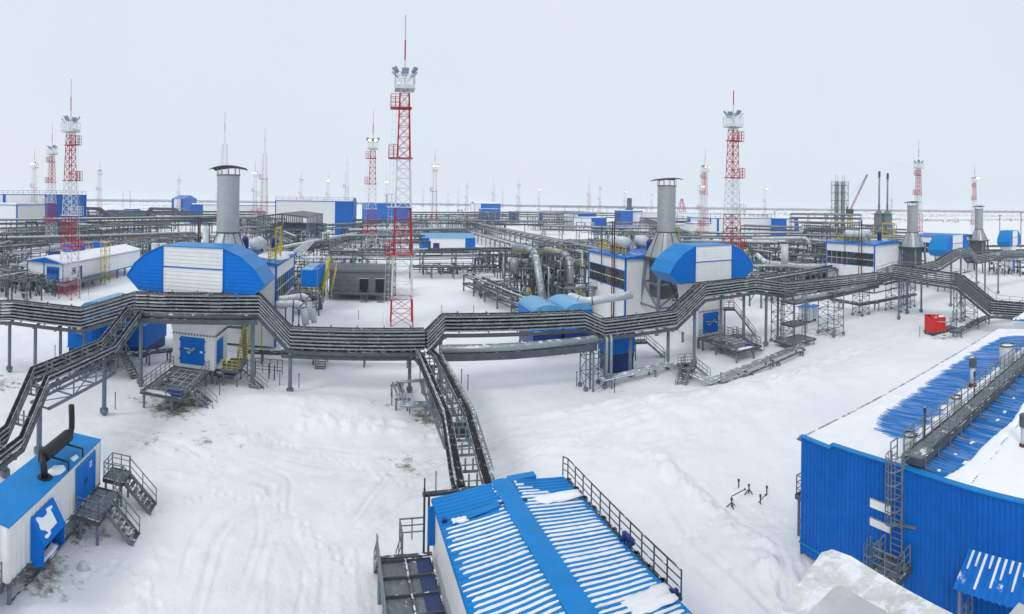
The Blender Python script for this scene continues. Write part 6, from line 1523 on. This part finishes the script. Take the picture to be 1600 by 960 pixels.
MF = [('tangled pipe manifold left of the second shed', 836, 462, 11, 10, 9.5, 1, 40), ('pipe manifold close against the second shed', 880, 455, 11, 9, 9, 2, 40), ('low pipe manifold beyond the vaulted coolers', 818, 440, 10, 9, 7.5, 3, 26),
      ('pipe manifold right of the nearest shed', 470, 462, 10, 10, 6.5, 4, 34), ('low manifold with valves behind the left rack corner', 22, 462, 14, 9, 4.0, 5, 30), ('low manifold at the left edge behind the hut', 10, 428, 16, 10, 4.5, 6, 30),
      ('manifold between the left hut and nearest hood', 215, 408, 16, 12, 6.0, 7, 30), ('manifold behind the nearest hood, left side', 265, 402, 18, 12, 6.5, 8, 30), ('manifold behind the nearest stack', 320, 398, 18, 12, 6.5, 9, 28),
      ('manifold right of the second intake hood', 1215, 428, 14, 10, 7.0, 10, 34), ('tall manifold farther right of the second hood', 1262, 424, 14, 12, 9.0, 11, 36), ('manifold beside the far windowed shed', 1305, 428, 12, 10, 8.0, 12, 30),
      ('far manifold behind the far shed', 1290, 396, 20, 14, 13, 13, 30), ('far manifold above the second shed', 930, 398, 20, 14, 5.5, 14, 24), ('far manifold left of the second stack', 990, 385, 20, 14, 6, 15, 24),
      ('manifold before the big white hall', 470, 380, 22, 14, 9, 16, 26), ('far manifold in the middle distance, left', 690, 356, 40, 20, 10, 17, 26), ('far manifold in the middle distance, right', 870, 360, 40, 20, 10, 18, 28), ('far manifold below the middle blue block', 770, 352, 44, 20, 11, 19, 26),
      ('far manifold left of white block', 880, 348, 50, 20, 12, 20, 22), ('manifold with stairs beyond the grey building', 590, 398, 12, 10, 7, 21, 24), ('far left manifold below the long rack', 130, 385, 30, 14, 6, 22, 26), ('far left manifold behind the slim mast', 60, 388, 26, 14, 6, 23, 26),
      ('far right manifold beyond the far stack', 1395, 402, 14, 10, 7, 24, 20), ('manifold under the far right rack', 1580, 428, 12, 10, 4.5, 25, 20), ('far manifold right of the nearest stack', 405, 372, 26, 16, 10, 26, 26), ('far manifold beside the lit masts', 1045, 372, 24, 14, 7, 27, 22)]
MF += [('pipe cluster under the rack bend right of the second hood', 1200, 441, 12, 8, 5, 61, 32), ('pipe cluster before the far shed, left', 1278, 440, 12, 8, 6, 62, 34), ('pipe cluster touching the far shed wall', 1322, 414, 10, 8, 8, 63, 30), ('pipe cluster behind the right tip of second hood', 1150, 424, 10, 8, 5.5, 64, 28), ('low pipe cluster beside the left hut', 55, 452, 10, 7, 3.2, 65, 30), ('low pipe cluster at the left edge', 5, 446, 12, 8, 4, 66, 30), ('low pipe row beneath the horizontal rack', 700, 428, 14, 5, 2.6, 67, 26), ('pipe cluster between the bent pipes and the shed', 868, 470, 8, 6, 7.5, 68, 34),
       ('low manifold beside the horizontal rack, left end', 545, 412, 12, 9, 6, 31, 26), ('manifold under the horizontal rack near the bent pipes', 775, 424, 12, 10, 6.5, 32, 30), ('low valve manifold at the foot of the sloping rack', 775, 462, 8, 6, 2.6, 33, 22), ('manifold behind the vaulted coolers and bent pipes', 860, 425, 14, 10, 8, 34, 34),
       ('manifold under the long diagonal rack', 905, 412, 16, 10, 6.5, 35, 30), ('manifold between second stack and tall mast', 1080, 408, 14, 10, 6, 36, 28), ('manifold behind the right end of second hood', 1180, 410, 14, 10, 6.5, 37, 30), ('manifold before the far windowed shed', 1335, 436, 9, 6, 4.5, 38, 22),
       ('low manifold left of the far windowed shed', 1240, 446, 12, 6, 3.6, 39, 24), ('equipment cluster at the foot of the second stack', 1035, 470, 8, 6, 5.5, 40, 30), ('equipment cluster right of the nearest cabinet', 402, 505, 7, 5, 4.5, 41, 26), ('valve cluster before the blue box coolers', 470, 488, 7, 5, 3.8, 42, 26),
       ('equipment cluster behind the blue cabin at the second unit', 905, 490, 8, 6, 5, 43, 28), ('far equipment row before the middle blue block', 745, 366, 34, 14, 7, 44, 26), ('far equipment row right of the pale-roofed hut', 690, 380, 26, 12, 6, 45, 24), ('far equipment row above the second windowed shed', 960, 376, 26, 12, 7, 46, 24),
       ('far equipment row left of the nearest stack', 190, 372, 34, 14, 7, 47, 26), ('far equipment row behind the left hut mast', 100, 372, 30, 14, 7, 48, 26), ('equipment row by the far furnaces', 1365, 380, 26, 14, 10, 49, 26), ('far equipment row right of tallest mast', 650, 368, 26, 12, 7, 50, 24), ('far equipment row past the big white hall', 575, 372, 24, 12, 7, 51, 24)]
for lb, px, py, w, d, h, sd_, nr in MF: manifold(lb, W(px, py), w, d, h, sd_, nr, yellow=0.25 if px in (836, 880, 470, 265, 818) else 0.05)
# ochre pipework patch
t = thing('ochre_pipework', 'rusty ochre pipework patch beyond the nearest intake hood, left', 'pipework', W(232, 386), GA)
for i in range(7): MB().tube([(-14+rnd.random()*4, i*2.0, 2.2+0.3*i), (14+rnd.random()*6, i*2.0, 2.2+0.3*i)], 0.3, 6).obj('pipe', M_ORNG, t)
for i in range(5): MB().bar((-12+i*6, 0, -0.5), (-12+i*6, 0, 2.0), 0.3).bar((-12+i*6, 12, -0.5), (-12+i*6, 12, 3.9), 0.3).obj('support', M_POST, t)
# arched service bridge over the far rack
for (px, r_, lb) in ((252, 330, 'grey arched service bridge over the far left rack'), (135, 320, 'grey arched service bridge left of the slim mast')):
    t = thing('service_bridge', lb, 'bridge', R(px, r_), GA)
    for y in (0, 3): MB().sweep([(-14, y, 6), (-8, y, 13), (8, y, 13), (15, y, 9)], [(-0.3, -0.9), (0.3, -0.9), (0.3, 0.9), (-0.3, 0.9)]).obj('truss_side', M_PIPED, t)
    MB().sweep([(-14, 1.5, 6), (-8, 1.5, 13), (8, 1.5, 13), (15, 1.5, 9)], [(-1.4, -0.2), (1.4, -0.2), (1.4, 0.1), (-1.4, 0.1)]).obj('deck', M_DARK, t)
    for x in (-9, 0, 9): MB().bar((x, 1.5, -0.5), (x, 1.5, 12), 0.8).obj('pier', M_POST, t)
# big pale pipes
def big_pipe(label, pts, r, m=None):
    b0 = Vector((pts[0].x, pts[0].y, 0)); t = thing('process_pipe', label, 'pipe', b0); pts = [p-b0 for p in pts]
    # round the corners
    out = [pts[0]]
    for a, c, e in zip(pts[:-2], pts[1:-1], pts[2:]):
        d1 = min((a-c).length*0.4, r*3.2); d2 = min((e-c).length*0.4, r*3.2); p, q = c+(a-c).normalized()*d1, c+(e-c).normalized()*d2
        for k in range(5): f = k/4; out.append(p*(1-f)**2+c*2*f*(1-f)+q*f*f)
    out.append(pts[-1])
    MB().tube(out, r, 14).obj('pipe', m or M_PIPE, t, True)
    b = MB()
    for f in (0.25, 0.6, 0.9):
        k = int(f*(len(out)-2)); p, q = out[k], out[k+1]; dd_ = (q-p).normalized(); b.tube([p-dd_*0.08, p+dd_*0.08], r*1.07, 14)
    b.obj('cladding_band', M_PIPED, t)
    return t
big_pipe('pale pipe bending steeply down through the manifold left of the shed', [RP(803, 108, 386), RP(836, 104, 391), RP(848, 96, 470)], 0.75, M_PIPE)
big_pipe('second pale pipe bending down close to the shed', [RP(853, 112, 390), RP(890, 106, 399), RP(892, 103, 455)], 0.7, M_PIPE)
big_pipe('pale pipe elbow running in front of the windowed shed', [RP(889, 74, 478), RP(890, 76, 462), RP(915, 70, 472), RP(988, 71, 461)], 0.55, M_PIPEW)
big_pipe('pale vertical vessel left of the big bent pipe', [RP(804, 104, 400), RP(804, 104, 428)], 0.9, M_PIPE)
big_pipe('upper of two pale elbow pipes right of the nearest shed', [RP(436, 66, 468), RP(482, 68, 462), RP(484, 67, 500)], 0.42, M_PIPEW)
big_pipe('lower of two pale elbow pipes right of the nearest shed', [RP(432, 64, 476), RP(474, 65, 474), RP(478, 64, 508)], 0.45, M_PIPEW)
big_pipe('pale elbow pipe behind the nearest shed elbows', [RP(462, 72, 480), RP(488, 72, 474), RP(491, 71, 505)], 0.4, M_PIPEW)
big_pipe('white overhead pipe portal behind the blue box coolers', [RP(455, 104, 404), RP(511, 100, 402), RP(512, 99, 436)], 0.3, M_PIPEW)
big_pipe('white vertical pipe with hooked top near the portal', [RP(474, 106, 397), RP(481, 105, 398), RP(481, 104, 420)], 0.4, M_PIPEW)
for i in range(5): big_pipe(['first', 'second', 'third', 'fourth', 'fifth'][i]+' from left of five white parallel pipes rising behind the shed', [RP(451+i*4.2, 100, 399+0.6*i), RP(484+i*3.0, 190, 372.5)], 0.16, M_PIPEW)
big_pipe('pair-forming white drum behind the nearest hood, left one', [R(243, 88, 6), R(243, 88, 12.2)], 0.75, M_PIPEW)
big_pipe('pair-forming white drum behind the nearest hood, right one', [R(255, 88, 6), R(255, 88, 12.2)], 0.75, M_PIPEW)
big_pipe('white drum directly left of the nearest stack', [R(322, 90, 8), R(322, 90, 14.8)], 0.65, M_PIPEW)
big_pipe('white drum right of the nearest stack', [R(408, 80, 11), R(408, 80, 13.6)], 0.9, M_PIPEW)
big_pipe('long pale pipe on the far right rack with drop leg', [RP(1176, 165, 373), RP(1262, 160, 372), RP(1272, 155, 412)], 0.55, M_PIPEW)
big_pipe('second pale drop-leg pipe near the far windowed shed', [RP(1270, 170, 376), RP(1292, 165, 378), RP(1293, 160, 405)], 0.5, M_PIPEW)
big_pipe('pale pipe rising to the blue block at right', [RP(1240, 260, 366), RP(1250, 258, 364), RP(1258, 255, 354)], 0.9, M_PIPEW)
big_pipe('pale bent pipe right of the second hood, descending', [RP(1183, 120, 398), RP(1196, 116, 410), RP(1300, 128, 421)], 0.5, M_PIPEW)
big_pipe('snow-topped long pipe above the left hut', [RP(-40, 150, 404), RP(120, 170, 380)], 0.6, M_PIPEW)
big_pipe('snow-topped vessel by the white box stores', [RP(1072, 260, 371), RP(1094, 262, 371)], 2.2, M_PIPEW)
big_pipe('grey vertical filter column right of the second hood', [RP(1226, 112, 380), RP(1226, 112, 412)], 0.85, M_PIPEW)
# open roof frame (grey arched gallery) behind the nearest shed
t = thing('pipe_gallery', 'grey open-framed pipe gallery with rows of posts before the big hall', 'gallery', R(402, 205), GA)
for i in range(12):
    b = MB(); y = i*5.0
    for x in (0, 10, 20): b.bar((x, y, -0.5), (x, y, 13+1.2*(x == 10)), 0.4)
    b.bar((0, y, 13), (10, y, 14.2), 0.4).bar((10, y, 14.2), (20, y, 13), 0.4).bar((0, y, 8), (20, y, 8), 0.3)
    b.obj('frame', M_POST, t)
for x0, x1, z0_, z1_ in ((-0.5, 10, 13.1, 14.3), (10, 20.5, 14.3, 13.1)):
    MB().add([(x0, -1, z0_), (x1, -1, z1_), (x1, 56, z1_), (x0, 56, z0_), (x0, -1, z0_+0.15), (x1, -1, z1_+0.15), (x1, 56, z1_+0.15), (x0, 56, z0_+0.15)], [(3,2,1,0),(4,5,6,7),(0,1,5,4),(1,2,6,5),(2,3,7,6),(3,0,4,7)]).obj('roof_sheet', M_DARK, t)
for i in range(6): MB().tube([(1+i*3.4, 0, 4+(i % 3)*1.6), (1+i*3.4, 55, 4+(i % 3)*1.6)], 0.5, 8).obj('pipe', M_PIPE, t, True)
# ================================================================ far right: columns, crane, furnaces
for i, (px, lb) in enumerate(((1306, 'left of two tall lattice-framed process columns'), (1317, 'right of two tall lattice-framed process columns'))):
    p = R(px, 330); zt = zpix(px, 283, 330); t = thing('process_column', lb, 'column', p, GA, 'tall process columns')
    MB().lathe([(1.15, -0.5), (1.15, zt-1), (0.5, zt)], 12).obj('vessel', mat('column_green%d' % i, (0.27, 0.34, 0.32), 0.5, var=0.15), t, True)
    lattice(t, 0, 0, 4.6, 4.6, zt-0.5, 9, 0, M_PIPE, 'frame', 0.26)
    for k in range(7): MB().box(-2.6, 2.6, -2.6, 2.6, zt*(k+1)/7.6, zt*(k+1)/7.6+0.25).obj('ring_platform', M_STEEL, t)
    for x in (-1.2, 1.2): MB().bar((x, 0, zt), (x, 0, zt+4), 0.15).obj('vent_pipe', M_STEEL, t)
for i, (px, lb) in enumerate(((1373, 'left of twin dark furnaces with tall chimney'), (1386, 'right of twin dark furnaces with tall chimney'))):
    r_ = 340; p = R(px, r_); z1 = zpix(px, 331, r_); z2 = zpix(px, 268+3*i, r_); t = thing('furnace', lb, 'furnace', p, GA, 'twin furnaces')
    MB().lathe([(2.9, 2.5), (2.9, z1-1.5), (1.2, z1+0.8)], 14).obj('heater_body', M_STEEL, t)
    for k in range(10): a = 2*math.pi*k/10; MB().bar((3.1*math.cos(a), 3.1*math.sin(a), -0.5), (3.1*math.cos(a), 3.1*math.sin(a), z1-1.5), 0.35).obj('buckstay', M_STEEL, t)
    MB().tube([(0, 0, z1), (0, 0, z2)], 0.6, 12).obj('chimney', M_STEEL, t, True); MB().lathe([(0.8, z2-4), (0.8, z2), (0.55, z2+0.1)], 12).obj('chimney_head', M_DARK, t)
    b = MB()
    for k in range(4): a = math.pi/2*k+0.6; b.bar((0, 0, z1+6), (2.6*math.cos(a), 2.6*math.sin(a), z1-1), 0.12)
    b.obj('guy_wire', M_DARK, t)
    MB().box(-3.6, 3.6, -3.6, 3.6, z1-1.4, z1-1.1).obj('gallery', M_STEEL, t)
p = R(1328, 320); zt = zpix(1354, 273, 320); zb = zpix(1328, 330, 320)
t = thing('crane', 'red and white crane with raised jib left of the furnaces', 'crane', p, 0.0)
lattice(t, 0, 0, 2.2, 2.2, zb, 8, 0, M_ORNG, 'mast_section', 0.35)
hd_ = R(1354, 320)-p; MB().box(-2.4, 1.6, -1.4, 1.4, zb-1.5, zb+1.2).obj('cab', M_DARK, t)
M_ORNGR = mat('crane_orange', (0.36, 0.12, 0.07), 0.5)
def jib(a, c, m):
    b = MB()
    A0 = Vector((0, 0, zb+0.5)); A1 = Vector((hd_.x, hd_.y, zt)); p_, q_ = A0.lerp(A1, a), A0.lerp(A1, c); u = Vector((0.32, 0.0, -0.2)); v = Vector((0.0, 0.45, 0.0))
    for s in (-1, 1):
        for w in (-1, 1): b.bar(p_+u*s+v*w, q_+u*s+v*w, 0.2)
    for k in range(5): f, g_ = k/5, (k+1)/5; b.bar(p_.lerp(q_, f)+u+v, p_.lerp(q_, g_)-u-v, 0.2); b.bar(p_.lerp(q_, f)-u+v, p_.lerp(q_, g_)+u-v, 0.2)
    b.obj('jib_section', m, t)
for k in range(6): jib(k/6, (k+1)/6, M_ORNGR if k in (0, 1, 2) else (M_PIPED if k < 5 else M_BRWN))
MB().bar((-2.0, 0, zb+1), (-3.5, 0, zb+6), 0.25).bar((-3.5, 0, zb+6), (hd_.x*0.9, hd_.y*0.9, zb+0.5+(zt-zb)*0.9), 0.08).bar((-3.5, 0, zb+6), (-2.2, 0, zb), 0.1).obj('tie_rope', M_DARK, t)
t = thing('drill_rig_tower', 'tiny pointed drill rig tower far beyond the second stack', 'tower', R(1065, 1100), 0); b = MB()  # red lattice drill rig far out on the plain
for i, j in ((-1, -1), (1, -1), (1, 1), (-1, 1)): b.bar((i*9, j*9, 0), (i*1.2, j*1.2, 34), 1.0)
for k in range(1, 6): s = 9-7.8*k/6; b.bar((-s, -s, 34*k/6), (s, -s, 34*k/6), 0.8); b.bar((-s, -s, 34*k/6), (s*0.8, -s*0.8, 34*(k+1)/6), 0.6)
b.obj('frame', M_RED, t); MB().box(-12, 12, -12, 12, 0, 5).obj('base_house', M_PIPED, t)
t = thing('block_tower', 'small pale tower block beside the far blue block', 'tower', R(983, 560), GA); MB().box(-2, 2, -2, 2, 0, 27).obj('shaft', M_PIPED, t); MB().box(-3, 3, -3, 3, 0, 16).obj('base', M_PIPED, t)
# fence posts / power poles on the plain
for i, (px, r_, h, lb) in enumerate(((192, 700, 26, 'left of the small power poles on the snow plain'), (203, 640, 28, 'right of the small power poles on the snow plain'), (1163, 420, 16, 'thin light pole above the long white hall, left'), (1210, 400, 16, 'thin light pole above the long white hall, right'), (1595, 260, 18, 'thin light pole at the far right edge'), (1562, 300, 16, 'thin light pole left of the last hood'))):
    t = thing('light_pole', lb, 'pole', R(px, r_), 0, 'thin poles on the plain'); MB().tube([(0, 0, -0.5), (0, 0, h)], 0.22, 6).obj('shaft', M_PIPED, t); MB().bar((-1.5, 0, h), (1.5, 0, h), 0.3).obj('crossarm', M_PIPED, t)
# far scrub and woods on the plain
def scrub(name, label, n, gen, seed):
    r = random.Random(seed); b = MB()
    for i in range(n):
        x, y, s = gen(r); h = s*r.uniform(0.6, 1.3); k = r.uniform(0, 3.14); c, q = math.cos(k)*s, math.sin(k)*s
        b.add([(x-c, y-q, -0.2), (x+c, y+q, -0.2), (x+q*0.4, y-c*0.4, h), (x-q, y+c, -0.2), (x+q, y-c, -0.2), (x-c*0.3, y-q*0.3, h*0.85)], [(0, 1, 2), (3, 4, 5), (0, 4, 2), (3, 1, 5)])
    o = b.obj(name, M_SCRUB); tag(o, label, 'scrub', kind='stuff'); return o
def g_far(r):
    a = r.uniform(-1.15, 1.15); rr_ = r.choice((2600, 3000, 3500, 4200, 5200))+r.gauss(0, 90); return math.sin(a)*rr_, math.cos(a)*rr_, r.uniform(4, 8)
scrub('far_wood', 'thin dark line of far woods along the horizon', 14000, g_far, 3)
bands = [(0.6, 1.15, 900, 60), (0.3, 1.15, 1300, 60), (-1.15, 1.15, 1800, 60), (0.5, 1.15, 1550, 70), (-1.1, -0.5, 1400, 60), (0.0, 0.5, 1200, 60)]
def g_band(r):
    a0, a1, rr_, sp = r.choice(bands); a = r.uniform(a0, a1); k = 0.5+0.5*math.sin(a*37+rr_*0.01)*math.sin(a*13.7+rr_)
    if r.random() > 0.15+0.85*k: a += r.uniform(-0.05, 0.05)
    q = rr_+r.gauss(0, sp)+60*math.sin(a*21); return math.sin(a)*q, math.cos(a)*q, r.uniform(0.5, 1.3)
scrub('tundra_scrub', 'low bare tundra scrub scattered over the white plain', 6500, g_band, 4)
# thin smoke from the far chimneys
for i, (px, lb) in enumerate(((1374, 'faint smoke drifting from the left furnace chimney'), (1386, 'faint smoke drifting from the right furnace chimney'))):
    p0 = RP(px, 340, 268+2*i); b = MB(); n = 10; pts = []
    for k in range(n+1): f = k/n; pts.append((p0+Vector((28*f, 4*f, 6*f+2*math.sin(f*3))), 0.7+3.0*f))
    for (c, rad) in pts:
        for j in range(10): a = 2*math.pi*j/10; b.v.append((c.x, c.y+rad*math.cos(a), c.z+rad*0.7*math.sin(a)))
    for k in range(n):
        for j in range(10): b.f.append((k*10+j, k*10+(j+1) % 10, (k+1)*10+(j+1) % 10, (k+1)*10+j))
    b.f.append(tuple(reversed(range(10)))); b.f.append(tuple(n*10+j for j in range(10)))
    m = bpy.data.materials.new('thin_smoke'); m.use_nodes = True; N = m.node_tree.nodes; N.remove(N['Principled BSDF'])
    pv = N.new('ShaderNodeVolumePrincipled'); pv.inputs['Density'].default_value = 0.006; pv.inputs['Color'].default_value = (0.5, 0.55, 0.62, 1); m.node_tree.links.new(pv.outputs[0], N['Material Output'].inputs['Volume'])
    o = b.obj('smoke', m); tag(o, lb, 'smoke', kind='stuff')
# haze
m = bpy.data.materials.new('haze'); m.use_nodes = True; N = m.node_tree.nodes; N.remove(N['Principled BSDF'])
pv = N.new('ShaderNodeVolumePrincipled'); pv.inputs['Density'].default_value = HAZE; pv.inputs['Color'].default_value = (0.93, 0.96, 1.0, 1); pv.inputs['Anisotropy'].default_value = 0.2
m.node_tree.links.new(pv.outputs[0], N['Material Output'].inputs['Volume'])
o = MB().box(-7000, 7000, -7000, 7000, -6, 62).obj('haze', m); tag(o, 'thin pale winter haze over the plain', 'haze', kind='stuff')
